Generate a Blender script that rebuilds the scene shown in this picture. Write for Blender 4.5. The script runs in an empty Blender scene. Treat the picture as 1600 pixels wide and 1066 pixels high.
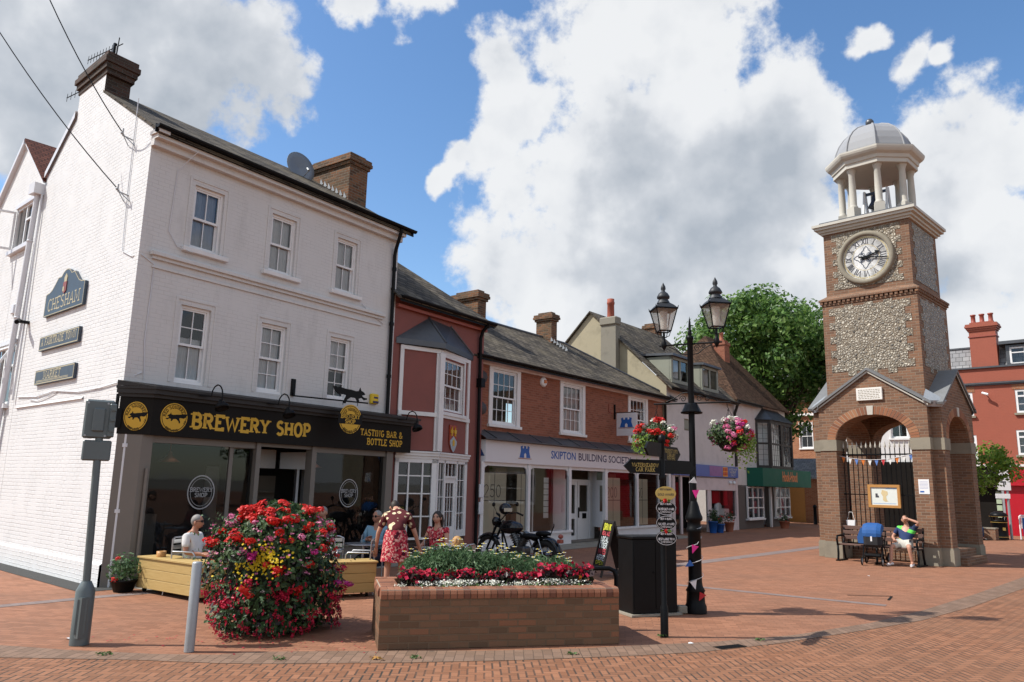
import bpy, bmesh, math, random
from mathutils import Vector, Matrix
random.seed(7)
sc = bpy.context.scene
COL = sc.collection
PI = math.pi
rad = math.radians

def link(o):
    COL.objects.link(o); return o

def tag(o, label=None, cat=None, group=None, kind=None):
    if label: o['label'] = label
    if cat: o['category'] = cat
    if group: o['group'] = group
    if kind: o['kind'] = kind
    return o

def thing(name, label, cat, loc=(0, 0, 0), rz=0.0, group=None):
    o = link(bpy.data.objects.new(name, None))
    o.empty_display_size = .2
    o.location = loc; o.rotation_euler = (0, 0, rz)
    return tag(o, label, cat, group)

def frame_at(name, label, cat, xy, az, group=None):
    """Empty whose local X runs along compass direction az (from +Y clockwise), local -Y faces the street."""
    return thing(name, label, cat, (xy[0], xy[1], 0), rad(90 - az), group)

def dup(root, loc=None, rz=None, label=None, group=None):
    r = root.copy(); link(r)
    if loc is not None: r.location = loc
    if rz is not None: r.rotation_euler = (0, 0, rz)
    if label: r['label'] = label
    if group: r['group'] = group
    for ch in list(root.children):
        c = ch.copy(); link(c); c.parent = r
        for g in list(ch.children):
            d = g.copy(); link(d); d.parent = c
    return r

def T(x=0, y=0, z=0): return Matrix.Translation((x, y, z))
def RZ(a): return Matrix.Rotation(rad(a), 4, 'Z')
def RX(a): return Matrix.Rotation(rad(a), 4, 'X')
def RY(a): return Matrix.Rotation(rad(a), 4, 'Y')

class MB:
    """collects faces and links them as ONE mesh object"""
    def __init__(s, M=None):
        s.v = []; s.f = []; s.mi = []; s.sm = []; s.M = M if M is not None else Matrix()
    def add(s, vs, fs, m=0, smooth=False, M=None):
        b = len(s.v); A = s.M if M is None else s.M @ M
        s.v += [A @ Vector(p) for p in vs]
        for f in fs:
            s.f.append([b + i for i in f]); s.mi.append(m); s.sm.append(smooth)
        return s
    def quad(s, a, b, c, d, m=0): return s.add([a, b, c, d], [(0, 1, 2, 3)], m)
    def poly(s, pts, m=0): return s.add(pts, [tuple(range(len(pts)))], m)
    def box(s, x0, x1, y0, y1, z0, z1, m=0, M=None, bev=0.0):
        if bev > 0:
            P = []
            for z, i in ((z0, bev), (z0 + bev, 0), (z1 - bev, 0), (z1, bev)):
                c = bev
                for (x, y) in ((x0 + c, y0 + i), (x1 - c, y0 + i), (x1 - i, y0 + c), (x1 - i, y1 - c), (x1 - c, y1 - i), (x0 + c, y1 - i), (x0 + i, y1 - c), (x0 + i, y0 + c)):
                    P.append((x, y, z))
            F = [tuple(range(7, -1, -1)), tuple(range(24, 32))]
            for k in range(3):
                for i in range(8):
                    j = (i + 1) % 8
                    F.append((k * 8 + i, k * 8 + j, k * 8 + 8 + j, k * 8 + 8 + i))
            return s.add(P, F, m, False, M)
        P = [(x0, y0, z0), (x1, y0, z0), (x1, y1, z0), (x0, y1, z0), (x0, y0, z1), (x1, y0, z1), (x1, y1, z1), (x0, y1, z1)]
        return s.add(P, [(3, 2, 1, 0), (4, 5, 6, 7), (0, 1, 5, 4), (1, 2, 6, 5), (2, 3, 7, 6), (3, 0, 4, 7)], m, False, M)
    def prism(s, pts, z0, z1, m=0, M=None, smooth=False):
        n = len(pts)
        P = [(p[0], p[1], z0) for p in pts] + [(p[0], p[1], z1) for p in pts]
        s.add(P, [tuple(range(n - 1, -1, -1)), tuple(range(n, 2 * n))], m, False, M)
        return s.add(P, [(i, (i + 1) % n, n + (i + 1) % n, n + i) for i in range(n)], m, smooth, M)
    def slab(s, pts, y0, y1, m=0, M=None):
        """polygon in the x-z plane, thick in y"""
        n = len(pts)
        P = [(p[0], y0, p[1]) for p in pts] + [(p[0], y1, p[1]) for p in pts]
        F = [tuple(range(n)), tuple(range(2 * n - 1, n - 1, -1))] + [(i, n + i, n + (i + 1) % n, (i + 1) % n) for i in range(n)]
        return s.add(P, F, m, False, M)
    def lathe(s, prof, n=16, m=0, M=None, smooth=True, a0=0.0):
        P = []
        for r, z in prof:
            for i in range(n):
                a = a0 + 2 * PI * i / n
                P.append((r * math.cos(a), r * math.sin(a), z))
        F = []
        for k in range(len(prof) - 1):
            for i in range(n):
                j = (i + 1) % n
                F.append((k * n + i, k * n + j, k * n + n + j, k * n + n + i))
        s.add(P, F, m, smooth, M)
        if prof[0][0] > 1e-4: s.add(P[:n], [tuple(range(n - 1, -1, -1))], m, False, M)
        if prof[-1][0] > 1e-4: s.add(P[-n:], [tuple(range(n))], m, False, M)
        return s
    def cyl(s, p0, p1, r0, r1=None, n=10, m=0, caps=True):
        return s.tube([p0, p1], [r0, r0 if r1 is None else r1], n, m, caps)
    def tube(s, pts, r, n=8, m=0, caps=True, smooth=True):
        pts = [Vector(p) for p in pts]
        if not isinstance(r, (list, tuple)): r = [r] * len(pts)
        P = []; prev = None
        for i, p in enumerate(pts):
            if i == 0: d = pts[1] - p
            elif i == len(pts) - 1: d = p - pts[i - 1]
            else: d = (pts[i + 1] - p).normalized() + (p - pts[i - 1]).normalized()
            if d.length < 1e-9: d = Vector((0, 0, 1))
            d.normalize()
            if prev is None:
                up = Vector((0, 0, 1)) if abs(d.z) < .9 else Vector((1, 0, 0))
                a = d.cross(up).normalized()
            else:
                a = (prev - d * prev.dot(d))
                a = a.normalized() if a.length > 1e-6 else d.orthogonal().normalized()
            prev = a; b = d.cross(a)
            for k in range(n):
                t = 2 * PI * k / n
                P.append(p + (a * math.cos(t) + b * math.sin(t)) * r[i])
        F = []
        for i in range(len(pts) - 1):
            for k in range(n):
                j = (k + 1) % n
                F.append((i * n + k, i * n + j, i * n + n + j, i * n + n + k))
        s.add(P, F, m, smooth)
        if caps:
            L = len(P)
            s.add(P[:n], [tuple(range(n - 1, -1, -1))], m); s.add(P[L - n:], [tuple(range(n))], m)
        return s
    def ball(s, c, r, n=10, k=7, m=0, M=None, smooth=True):
        rx, ry, rz = r if isinstance(r, (tuple, list)) else (r, r, r)
        P = [(c[0], c[1], c[2] - rz)]
        for i in range(1, k):
            ph = -PI / 2 + PI * i / k
            for j in range(n):
                a = 2 * PI * j / n
                P.append((c[0] + rx * math.cos(ph) * math.cos(a), c[1] + ry * math.cos(ph) * math.sin(a), c[2] + rz * math.sin(ph)))
        P.append((c[0], c[1], c[2] + rz)); F = []
        for j in range(n): F.append((0, 1 + (j + 1) % n, 1 + j))
        for i in range(k - 2):
            for j in range(n):
                q = 1 + i * n; w = (j + 1) % n
                F.append((q + j, q + w, q + n + w, q + n + j))
        q = 1 + (k - 2) * n
        for j in range(n): F.append((q + j, q + (j + 1) % n, len(P) - 1))
        return s.add(P, F, m, smooth, M)
    def mesh(s, name, mats):
        me = bpy.data.meshes.new(name)
        me.from_pydata([tuple(p) for p in s.v], [], s.f)
        for m in (mats if isinstance(mats, (list, tuple)) else [mats]): me.materials.append(m)
        me.polygons.foreach_set('material_index', s.mi)
        me.polygons.foreach_set('use_smooth', s.sm)
        uv = me.uv_layers.new(name='UVMap').data
        Z = Vector((0, 0, 1))
        co = me.vertices
        for p in me.polygons:
            n = p.normal
            if abs(n.z) > .985:
                t = Vector((1, 0, 0)); b = Vector((0, 1, 0))
            else:
                t = Z.cross(n).normalized()
                if t.x < -1e-3 or (abs(t.x) <= 1e-3 and t.y < 0): t = -t
                b = n.cross(t).normalized()
                if b.z < 0: b = -b
            for li in p.loop_indices:
                q = co[me.loops[li].vertex_index].co
                uv[li].uv = (q.dot(t), q.dot(b))
        me.update()
        return me
    def build(s, name, mats, parent=None, label=None, loc=None):
        o = link(bpy.data.objects.new(name, s.mesh(name, mats)))
        if parent is not None: o.parent = parent
        if label: o['label'] = label
        if loc is not None: o.location = loc
        return o

def wall(mb, x0, x1, z0, z1, y, holes=(), rev=.15, m=0, mrev=None):
    """vertical wall in the plane y with rectangular openings (x0,x1,z0,z1) and reveals going inwards"""
    xs = sorted(set([x0, x1] + [min(max(h[i], x0), x1) for h in holes for i in (0, 1)]))
    zs = sorted(set([z0, z1] + [min(max(h[i], z0), z1) for h in holes for i in (2, 3)]))
    for a, b in zip(xs[:-1], xs[1:]):
        run = None
        for c, d in zip(zs[:-1], zs[1:]):
            if b - a < 1e-5 or d - c < 1e-5: continue
            mx, mz = (a + b) / 2, (c + d) / 2
            if any(h[0] < mx < h[1] and h[2] < mz < h[3] for h in holes):
                continue
            mb.quad((a, y, c), (b, y, c), (b, y, d), (a, y, d), m)
    mr = m if mrev is None else mrev
    for h in holes:
        a, b, c, d = h; Y = y + rev
        mb.quad((a, y, c), (a, y, d), (a, Y, d), (a, Y, c), mr)
        mb.quad((b, y, c), (b, Y, c), (b, Y, d), (b, y, d), mr)
        mb.quad((a, y, d), (b, y, d), (b, Y, d), (a, Y, d), mr)
        if c > z0 + 1e-4: mb.quad((a, y, c), (a, Y, c), (b, Y, c), (b, y, c), mr)
    return mb

def each_quad(name, mat, parent, quads):
    for q in quads:
        b = MB(); b.quad(*q); b.build(name, mat, parent)
# ------------------------------------------------------------------ lettering
def arc(cx, cy, rx, ry, a0, a1, n=10):
    return [(cx + rx * math.cos(rad(a0 + (a1 - a0) * i / n)), cy + ry * math.sin(rad(a0 + (a1 - a0) * i / n))) for i in range(n + 1)]
# glyph: width, strokes, feet (x, y) of slab serifs
GL = {
 'A': (.72, [[(.06, 0), (.36, 1), (.66, 0)], [(.17, .33), (.55, .33)]], [(.06, 0), (.66, 0)]),
 'B': (.66, [[(.12, 0), (.12, 1), (.36, 1)] + arc(.36, .76, .2, .24, 90, -90, 7) + [(.12, .52)], [(.12, .52), (.38, .52)] + arc(.38, .26, .22, .26, 90, -90, 7) + [(.12, 0)]], [(.08, 0), (.08, 1)]),
 'C': (.68, [arc(.38, .5, .3, .5, 48, 312, 14)], []),
 'D': (.7, [[(.12, 0), (.12, 1), (.3, 1)] + arc(.3, .5, .32, .5, 90, -90, 12) + [(.12, 0)]], [(.08, 0), (.08, 1)]),
 'E': (.62, [[(.56, .82), (.56, 1), (.12, 1), (.12, 0), (.56, 0), (.56, .18)], [(.12, .52), (.42, .52)]], [(.08, 0), (.08, 1)]),
 'F': (.6, [[(.56, .82), (.56, 1), (.12, 1), (.12, 0)], [(.12, .52), (.42, .52)]], [(.12, 0), (.08, 1)]),
 'G': (.72, [arc(.38, .5, .3, .5, 48, 340, 14) + [(.66, .42), (.42, .42)]], []),
 'H': (.74, [[(.12, 0), (.12, 1)], [(.62, 0), (.62, 1)], [(.12, .5), (.62, .5)]], [(.12, 0), (.12, 1), (.62, 0), (.62, 1)]),
 'I': (.3, [[(.15, 0), (.15, 1)]], [(.15, 0), (.15, 1)]),
 'K': (.7, [[(.12, 0), (.12, 1)], [(.6, 1), (.14, .45)], [(.28, .6), (.62, 0)]], [(.12, 0), (.12, 1), (.62, 0), (.6, 1)]),
 'L': (.6, [[(.12, 1), (.12, 0), (.55, 0), (.55, .2)]], [(.12, 1), (.08, 0)]),
 'M': (.9, [[(.12, 0), (.12, 1), (.45, .25), (.78, 1), (.78, 0)]], [(.12, 0), (.78, 0), (.1, 1), (.8, 1)]),
 'N': (.76, [[(.12, 0), (.12, 1), (.64, 0), (.64, 1)]], [(.12, 0), (.1, 1), (.64, 1)]),
 'O': (.76, [arc(.38, .5, .3, .5, 0, 360, 20)], []),
 'P': (.64, [[(.12, 0), (.12, 1), (.34, 1)] + arc(.34, .73, .23, .27, 90, -90, 8) + [(.12, .46)]], [(.12, 0), (.08, 1)]),
 'Q': (.76, [arc(.38, .5, .3, .5, 0, 360, 20), [(.42, .22), (.66, -.08)]], []),
 'R': (.7, [[(.12, 0), (.12, 1), (.34, 1)] + arc(.34, .75, .22, .25, 90, -90, 8) + [(.12, .5)], [(.34, .5), (.6, 0)]], [(.12, 0), (.08, 1), (.62, 0)]),
 'S': (.62, [arc(.31, .75, .22, .25, 35, 200, 8) + [(.2, .57)] + arc(.31, .26, .24, .26, 50, -150, 10)], []),
 'T': (.66, [[(.06, .8), (.06, 1), (.6, 1), (.6, .8)], [(.33, 1), (.33, 0)]], [(.33, 0)]),
 'U': (.74, [[(.12, 1), (.12, .3)] + arc(.37, .3, .25, .3, 180, 360, 8) + [(.62, 1)]], [(.12, 1), (.62, 1)]),
 'V': (.7, [[(.06, 1), (.35, 0), (.64, 1)]], [(.06, 1), (.64, 1)]),
 'W': (.98, [[(.06, 1), (.27, 0), (.49, .8), (.71, 0), (.92, 1)]], [(.06, 1), (.92, 1)]),
 'X': (.66, [[(.06, 1), (.6, 0)], [(.6, 1), (.06, 0)]], [(.06, 1), (.6, 0), (.6, 1), (.06, 0)]),
 'Y': (.68, [[(.06, 1), (.34, .48), (.62, 1)], [(.34, .48), (.34, 0)]], [(.06, 1), (.62, 1), (.34, 0)]),
 '&': (.8, [[(.74, .45), (.62, .12)] + arc(.34, .25, .27, .25, -30, -200, 8) + [(.44, .66)] + arc(.32, .8, .15, .2, -30, 200, 8) + [(.72, 0)]], []),
 ' ': (.36, [], []), '-': (.4, [[(.06, .45), (.34, .45)]], []),
 '0': (.66, [arc(.33, .5, .24, .5, 0, 360, 18)], []),
 '2': (.62, [arc(.31, .74, .23, .26, 170, -30, 9) + [(.08, 0), (.56, 0)]], []),
 '5': (.62, [[(.52, 1), (.16, 1), (.13, .58)] + arc(.3, .32, .24, .32, 110, -150, 10)], []),
}
def ribbon(mb, pts, w, y, M, m=0):
    L = []; Rr = []
    n = len(pts); closed = (Vector(pts[0]) - Vector(pts[-1])).length < 1e-6
    for i in range(n):
        p = Vector(pts[i])
        a = Vector(pts[i]) - Vector(pts[i - 1]) if i > 0 else (Vector(pts[0]) - Vector(pts[-2]) if closed else None)
        b = Vector(pts[i + 1]) - p if i < n - 1 else (Vector(pts[1]) - Vector(pts[0]) if closed else None)
        if a is None: a = b
        if b is None: b = a
        a = a.normalized(); b = b.normalized()
        t = a + b
        t = t.normalized() if t.length > 1e-5 else a
        nn = Vector((-t.y, t.x)); k = min(1.0 / max(nn.dot(Vector((-a.y, a.x))), .4), 1.35)
        L.append(p + nn * w * k / 2); Rr.append(p - nn * w * k / 2)
    V = [(q.x, y, q.y) for q in L] + [(q.x, y, q.y) for q in Rr]
    mb.add(V, [(n + i, n + i + 1, i + 1, i) for i in range(n - 1)], m, False, M)
def text_w(s, h, sp=.06): return sum((GL[c][0] + sp) * h for c in s) - sp * h
def slab_text(mb, s, h, x, z, wt=.17, serif=.1, y=0.0, M=None, fit=None, m=0, sp=.06, anchor='l', arcr=None):
    """painted lettering in the plane y; fit squeezes to a width; arcr lays it round a circle (radius, centre x, centre z, mid angle, side)"""
    M = M if M is not None else Matrix()
    w = text_w(s, h, sp); k = (fit / w) if fit else 1.0
    W = w * k
    cx = x - (W / 2 if anchor == 'c' else (W if anchor == 'r' else 0)); lay = 0
    for c in s:
        gw, st, se = GL[c]; lay += 1
        def tr(p): return (cx + p[0] * h * k, z + p[1] * h)
        MM = M
        if arcr:
            r, ox, oz, mid, side = arcr
            off = (cx + gw * h * k / 2) - (x if anchor == 'c' else x + W / 2)
            a = mid - side * math.degrees(off / r)
            rr = r if side > 0 else r + h
            px, pz = ox + (r if side > 0 else r) * math.cos(rad(a)), oz + r * math.sin(rad(a))
            rot = a - 90 if side > 0 else a + 90
            ca, sa = math.cos(rad(rot)), math.sin(rad(rot))
            def tr(p, px=px, pz=pz, ca=ca, sa=sa, gw=gw):
                lx, lz = (p[0] - gw / 2) * h * k, p[1] * h - (0 if side > 0 else h)
                return (px + lx * ca - lz * sa, pz + lx * sa + lz * ca)
        q = 0
        for line in st:
            q += 1
            ribbon(mb, [tr(p) for p in line], wt * h * .92, y - .0003 * q, MM, m)
        if serif > 0:
            for (sx, sy) in se:
                q += 1
                e = .07 if sy == 0 else -.07
                ribbon(mb, [tr((sx - serif - .08, sy + e * .6)), tr((sx + serif + .08, sy + e * .6))], h * .1, y - .0003 * q, MM, m)
        cx += (gw + sp) * h * k
    return W
def sans_text(parent, s, h, M, mat, name='lettering', fit=None, bold=0.0, align='LEFT'):
    cu = bpy.data.curves.new('t', 'FONT'); cu.body = s; cu.size = h * 1.38; cu.offset = bold; cu.align_x = align; cu.resolution_u = 2
    to = link(bpy.data.objects.new('t', cu))
    bpy.context.view_layer.update()
    me = bpy.data.meshes.new_from_object(to.evaluated_get(bpy.context.evaluated_depsgraph_get()))
    bpy.data.objects.remove(to); bpy.data.curves.remove(cu)
    xs = [v.co.x for v in me.vertices]
    k = fit / (max(xs) - min(xs)) if fit and xs else 1.0
    mb = MB(M)
    mb.add([(v.co.x * k, 0, v.co.y) for v in me.vertices], [tuple(p.vertices) for p in me.polygons])
    bpy.data.meshes.remove(me)
    return mb.build(name, mat, parent)
# ------------------------------------------------------------------ materials
class NT:
    def __init__(s, name):
        s.m = bpy.data.materials.new(name); s.m.use_nodes = True
        s.t = s.m.node_tree; s.t.nodes.clear()
        s.out = s.n('ShaderNodeOutputMaterial')
    def n(s, typ, _in=None, **kw):
        nd = s.t.nodes.new(typ)
        for k, v in kw.items(): setattr(nd, k, v)
        if _in:
            for k, v in _in.items():
                sk = nd.inputs[k]
                if isinstance(v, bpy.types.NodeSocket): s.t.links.new(v, sk)
                elif isinstance(v, bpy.types.Node): s.t.links.new(v.outputs[0], sk)
                else: sk.default_value = (tuple(v) + (1,) if isinstance(v, (tuple, list)) and len(v) == 3 and sk.type == 'RGBA' else v)
        return nd
    def math(s, op, a, b=0.0, c=None, clamp=False):
        d = {0: a, 1: b}
        if c is not None: d[2] = c
        nd = s.n('ShaderNodeMath', d, operation=op); nd.use_clamp = clamp
        return nd.outputs[0]
    def mix(s, f, a, b, blend='MIX'):
        nd = s.n('ShaderNodeMix', data_type='RGBA', blend_type=blend)
        nd.clamp_factor = True
        for k, v in ((0, f), (6, a), (7, b)):
            sk = nd.inputs[k]
            if isinstance(v, bpy.types.NodeSocket): s.t.links.new(v, sk)
            else: sk.default_value = (tuple(v) + (1,) if isinstance(v, (tuple, list)) and len(v) == 3 else v)
        return nd.outputs[2]
    def noise(s, vec, scale, detail=4, rough=.55, w=None):
        nd = s.n('ShaderNodeTexNoise', {'Scale': scale, 'Detail': detail, 'Roughness': rough})
        if vec is not None: s.t.links.new(vec, nd.inputs['Vector'])
        return nd.outputs[0]
    def ramp(s, f, stops):
        nd = s.n('ShaderNodeValToRGB', {0: f}); cr = nd.color_ramp
        while len(cr.elements) > 1: cr.elements.remove(cr.elements[-1])
        for i, (p, c) in enumerate(stops):
            e = cr.elements[0] if i == 0 else cr.elements.new(p)
            e.position = p; e.color = tuple(c) + (1,) if len(c) == 3 else c
        return nd.outputs[0]
    def rng(s, v, a, b, c=0.0, d=1.0):
        return s.n('ShaderNodeMapRange', {0: v, 1: a, 2: b, 3: c, 4: d}).outputs[0]
    def obj(s): return s.n('ShaderNodeTexCoord').outputs['Object']
    def uv(s): return s.n('ShaderNodeTexCoord').outputs['UV']
    def bump(s, h, strength=.3, dist=.01, nrm=None):
        d = {'Height': h, 'Strength': strength, 'Distance': dist}
        if nrm is not None: d['Normal'] = nrm
        return s.n('ShaderNodeBump', d).outputs[0]
    def done(s, col, rough=.7, nrm=None, metal=0.0, spec=.5, **kw):
        d = {'Base Color': col, 'Roughness': rough, 'Metallic': metal, 'Specular IOR Level': spec}
        if nrm is not None: d['Normal'] = nrm
        d.update(kw)
        b = s.n('ShaderNodeBsdfPrincipled', d)
        s.t.links.new(b.outputs[0], s.out.inputs[0])
        return s.m

def plain(name, col, rough=.6, var=.12, scale=8.0, metal=0.0, spec=.5, bump=0.0, bscale=60, dirt=0.0, coords='obj', **kw):
    """paint, metal, plastic, cloth: small tonal variation, optional grime and fine bump"""
    N = NT(name); v = N.obj() if coords == 'obj' else N.uv()
    f = N.noise(v, scale, 5, .6)
    c = N.mix(f, tuple(x * (1 - var) for x in col), tuple(min(1, x * (1 + var)) for x in col))
    if dirt > 0:
        g = N.noise(v, 1.7, 8, .7)
        c = N.mix(N.math('MULTIPLY', N.rng(g, .5, .75), dirt), c, (.07, .065, .05))
    nr = N.bump(N.noise(v, bscale, 3), bump, .01) if bump > 0 else None
    r = N.rng(f, .3, .7, rough * .9, min(1, rough * 1.12))
    return N.done(c, r, nr, metal, spec, **kw)

def brick(name, cols, mortar, bw=.225, bh=.075, ms=.009, bump=.5, stain=.3, stain_col=(.05, .045, .04), rough=.85, vscale=1.0, offset=.5):
    N = NT(name); v = N.uv()
    sep = N.n('ShaderNodeSeparateXYZ', {0: v})
    row = N.math('FLOOR', N.math('DIVIDE', sep.outputs[1], bh))
    wob = N.n('ShaderNodeVectorMath', {0: v, 1: N.n('ShaderNodeVectorMath', {0: N.n('ShaderNodeTexNoise', {'Vector': v, 'Scale': 5.0}).outputs[1], 3: .012}, operation='SCALE').outputs[0]}, operation='ADD').outputs[0]
    b = N.n('ShaderNodeTexBrick', {'Vector': wob, 'Scale': 1.0, 'Brick Width': bw, 'Row Height': bh, 'Mortar Size': ms, 'Mortar Smooth': .25, 'Bias': 0.0, 'Color1': (0, 0, 0), 'Color2': (1, 1, 1), 'Mortar': (.5, .5, .5)})
    b.offset = offset
    val = N.n('ShaderNodeSeparateColor', {0: b.outputs[0]}).outputs[0]
    c = N.ramp(val, [(i / (len(cols) - 1), q) for i, q in enumerate(cols)])
    f = N.noise(v, 90, 4, .7)
    c = N.mix(N.math('MULTIPLY', f, .55), c, tuple(x * .45 for x in cols[0]))
    big = N.noise(v, .9 * vscale, 8, .68)
    c = N.mix(b.outputs[1], c, N.mix(N.noise(v, 30), tuple(x * .75 for x in mortar), tuple(x * 1.15 for x in mortar)))
    c = N.mix(N.math('MULTIPLY', N.rng(big, .45, .72), stain), c, stain_col)
    h = N.math('SUBTRACT', N.math('MULTIPLY', f, .35), b.outputs[1])
    return N.done(c, rough, N.bump(h, bump, .012), 0, .25)

def painted_brick(name, col, dirt=.25, bump=.5, bw=.225, bh=.075, rough=.65, peel=0.0):
    N = NT(name); v = N.uv()
    wob = N.n('ShaderNodeVectorMath', {0: v, 1: N.n('ShaderNodeVectorMath', {0: N.n('ShaderNodeTexNoise', {'Vector': v, 'Scale': 4.0}).outputs[1], 3: .03}, operation='SCALE').outputs[0]}, operation='ADD').outputs[0]
    b = N.n('ShaderNodeTexBrick', {'Vector': wob, 'Scale': 1.0, 'Brick Width': bw, 'Row Height': bh, 'Mortar Size': .008, 'Mortar Smooth': .8, 'Color1': (0, 0, 0), 'Color2': (1, 1, 1)})
    f = N.noise(v, 45, 5, .7); big = N.noise(v, .8, 9, .7)
    worn = N.rng(N.noise(v, 2.2, 4, .6), .35, .6)
    joint = N.math('MULTIPLY', b.outputs[1], worn)
    c = N.mix(big, tuple(x * .9 for x in col), tuple(min(1, x * 1.05) for x in col))
    c = N.mix(N.math('MULTIPLY', joint, .3), c, tuple(x * .5 for x in col))  # worn joints; darker colour also paints in shadow lines of the brick relief
    st = N.n('ShaderNodeMapping', {0: v, 3: (1.1, .3, 1)}).outputs[0]
    streak = N.noise(st, 1.6, 8, .72)
    c = N.mix(N.math('MULTIPLY', N.rng(streak, .52, .78), dirt), c, tuple(x * .42 for x in (col[0], col[1] * .99, col[2] * .97)))
    if peel > 0:
        c = N.mix(N.math('MULTIPLY', N.rng(N.noise(v, 6, 8, .75), .66, .7), peel), c, (.3, .26, .22))
    h = N.math('ADD', N.math('MULTIPLY', joint, -1.0), N.math('MULTIPLY', f, .35))
    return N.done(c, rough, N.bump(h, bump, .01), 0, .35)

def roof(name, cols, bw, bh, ms=.012, lichen=.25, lichen_col=(.3, .29, .18), bump=.8):
    N = NT(name); v = N.uv()
    b = N.n('ShaderNodeTexBrick', {'Vector': v, 'Scale': 1.0, 'Brick Width': bw, 'Row Height': bh, 'Mortar Size': ms, 'Mortar Smooth': .3, 'Color1': (0, 0, 0), 'Color2': (1, 1, 1), 'Mortar': (0, 0, 0)})
    val = N.n('ShaderNodeSeparateColor', {0: b.outputs[0]}).outputs[0]
    c = N.ramp(val, [(i / (len(cols) - 1), q) for i, q in enumerate(cols)])
    c = N.mix(b.outputs[1], c, tuple(x * .3 for x in cols[0]))
    big = N.noise(v, .7, 9, .72); f = N.noise(v, 40, 4, .7)
    c = N.mix(N.math('MULTIPLY', N.rng(big, .48, .7), lichen), c, lichen_col)
    c = N.mix(N.math('MULTIPLY', f, .4), c, tuple(x * .5 for x in cols[0]))
    sep = N.n('ShaderNodeSeparateXYZ', {0: v})
    saw = N.math('FRACT', N.math('DIVIDE', sep.outputs[1], bh))
    h = N.math('ADD', N.math('SUBTRACT', N.math('MULTIPLY', saw, -.8), b.outputs[1]), N.math('MULTIPLY', val, .3))
    return N.done(c, .88, N.bump(h, bump, .02), 0, .12)

def glass(name, tint=(.02, .025, .03), tr=.85, rough=.02, ior=1.6):
    """window pane: fresnel reflection over a tinted see-through pane"""
    N = NT(name); v = N.obj()
    nr = N.bump(N.noise(v, 1.3, 2), .03, .02)
    g = N.n('ShaderNodeBsdfGlossy', {'Color': (.9, .95, 1), 'Roughness': rough, 'Normal': nr})
    t = N.n('ShaderNodeBsdfTransparent', {'Color': (tr, tr * 1.02, tr * 1.02)})
    fr = N.n('ShaderNodeFresnel', {'IOR': ior, 'Normal': nr})
    mx = N.n('ShaderNodeMixShader', {0: fr.outputs[0], 1: t.outputs[0], 2: g.outputs[0]})
    N.t.links.new(mx.outputs[0], N.out.inputs[0]); return N.m

def paving(name, c_lo, c_hi, joint, w=.1, kind='herring', rot=0.0, jw=.05, jstr=1.0, big=.35, stain=(.2, .12, .09), bump=.6):
    N = NT(name); v = N.obj()
    mp = N.n('ShaderNodeMapping', {0: v, 2: (0, 0, rad(rot)), 3: (1 / w, 1 / w, 1)}).outputs[0]
    wob = N.n('ShaderNodeVectorMath', {0: mp, 1: N.n('ShaderNodeVectorMath', {0: N.n('ShaderNodeTexNoise', {'Vector': mp, 'Scale': .6}).outputs[1], 3: .12}, operation='SCALE').outputs[0]}, operation='ADD').outputs[0]
    s = N.n('ShaderNodeSeparateXYZ', {0: wob}); x, y = s.outputs[0], s.outputs[1]
    if kind == 'herring':
        i = N.math('FLOOR', x); j = N.math('FLOOR', y)
        fx = N.math('FRACT', x); fy = N.math('FRACT', y)
        k = N.math('FLOORED_MODULO', N.math('SUBTRACT', i, j), 4.0)
        def eq(n): return N.math('COMPARE', k, float(n), .1)
        d = N.math('MINIMUM', N.math('MINIMUM', N.math('ADD', fx, eq(1)), N.math('ADD', N.math('SUBTRACT', 1.0, fx), eq(0))),
                   N.math('MULTIPLY', N.math('MINIMUM', N.math('ADD', fy, eq(2)), N.math('ADD', N.math('SUBTRACT', 1.0, fy), eq(3))), 2.2))
        ix = N.math('SUBTRACT', i, eq(1)); iy = N.math('SUBTRACT', j, eq(2))
        idv = N.n('ShaderNodeCombineXYZ', {0: ix, 1: iy, 2: 0.0}).outputs[0]
        rnd = N.n('ShaderNodeTexWhiteNoise', {0: idv}).outputs[0]
        jm = N.rng(d, jw, jw * 2.2, 1.0, 0.0)
    else:
        b = N.n('ShaderNodeTexBrick', {'Vector': wob, 'Scale': 1.0, 'Brick Width': 2.0, 'Row Height': 1.0, 'Mortar Size': jw, 'Mortar Smooth': .4, 'Color1': (0, 0, 0), 'Color2': (1, 1, 1)})
        rnd = N.n('ShaderNodeSeparateColor', {0: b.outputs[0]}).outputs[0]; jm = b.outputs[1]
    c = N.mix(rnd, c_lo, c_hi)
    f = N.noise(v, 70, 4, .7)
    c = N.mix(N.math('MULTIPLY', f, .35), c, tuple(q * .55 for q in c_lo))
    bg = N.noise(v, .55, 8, .66)
    c = N.mix(N.math('MULTIPLY', N.rng(bg, .4, .7), big), c, stain)
    gum = N.n('ShaderNodeTexVoronoi', {'Vector': v, 'Scale': 1.7, 'Randomness': 1.0}).outputs[0]
    gsz = N.rng(N.noise(v, .8, 2), .35, .65, .0, .075)
    c = N.mix(N.math('MULTIPLY', N.math('LESS_THAN', gum, gsz), .55), c, tuple(q * .6 for q in stain))
    sp = N.rng(N.noise(v, 5.5, 6, .7), .6, .72)
    c = N.mix(N.math('MULTIPLY', sp, .3), c, tuple(q * .5 for q in stain))
    jj = N.math('MULTIPLY', jm, N.rng(N.noise(v, 1.3, 4), .3, .65, jstr * .35, jstr))
    c = N.mix(jj, c, joint)
    h = N.math('ADD', N.math('SUBTRACT', N.math('MULTIPLY', f, .25), jj), N.math('MULTIPLY', rnd, .35))
    return N.done(c, .8, N.bump(h, bump, .008), 0, .3)

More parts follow.
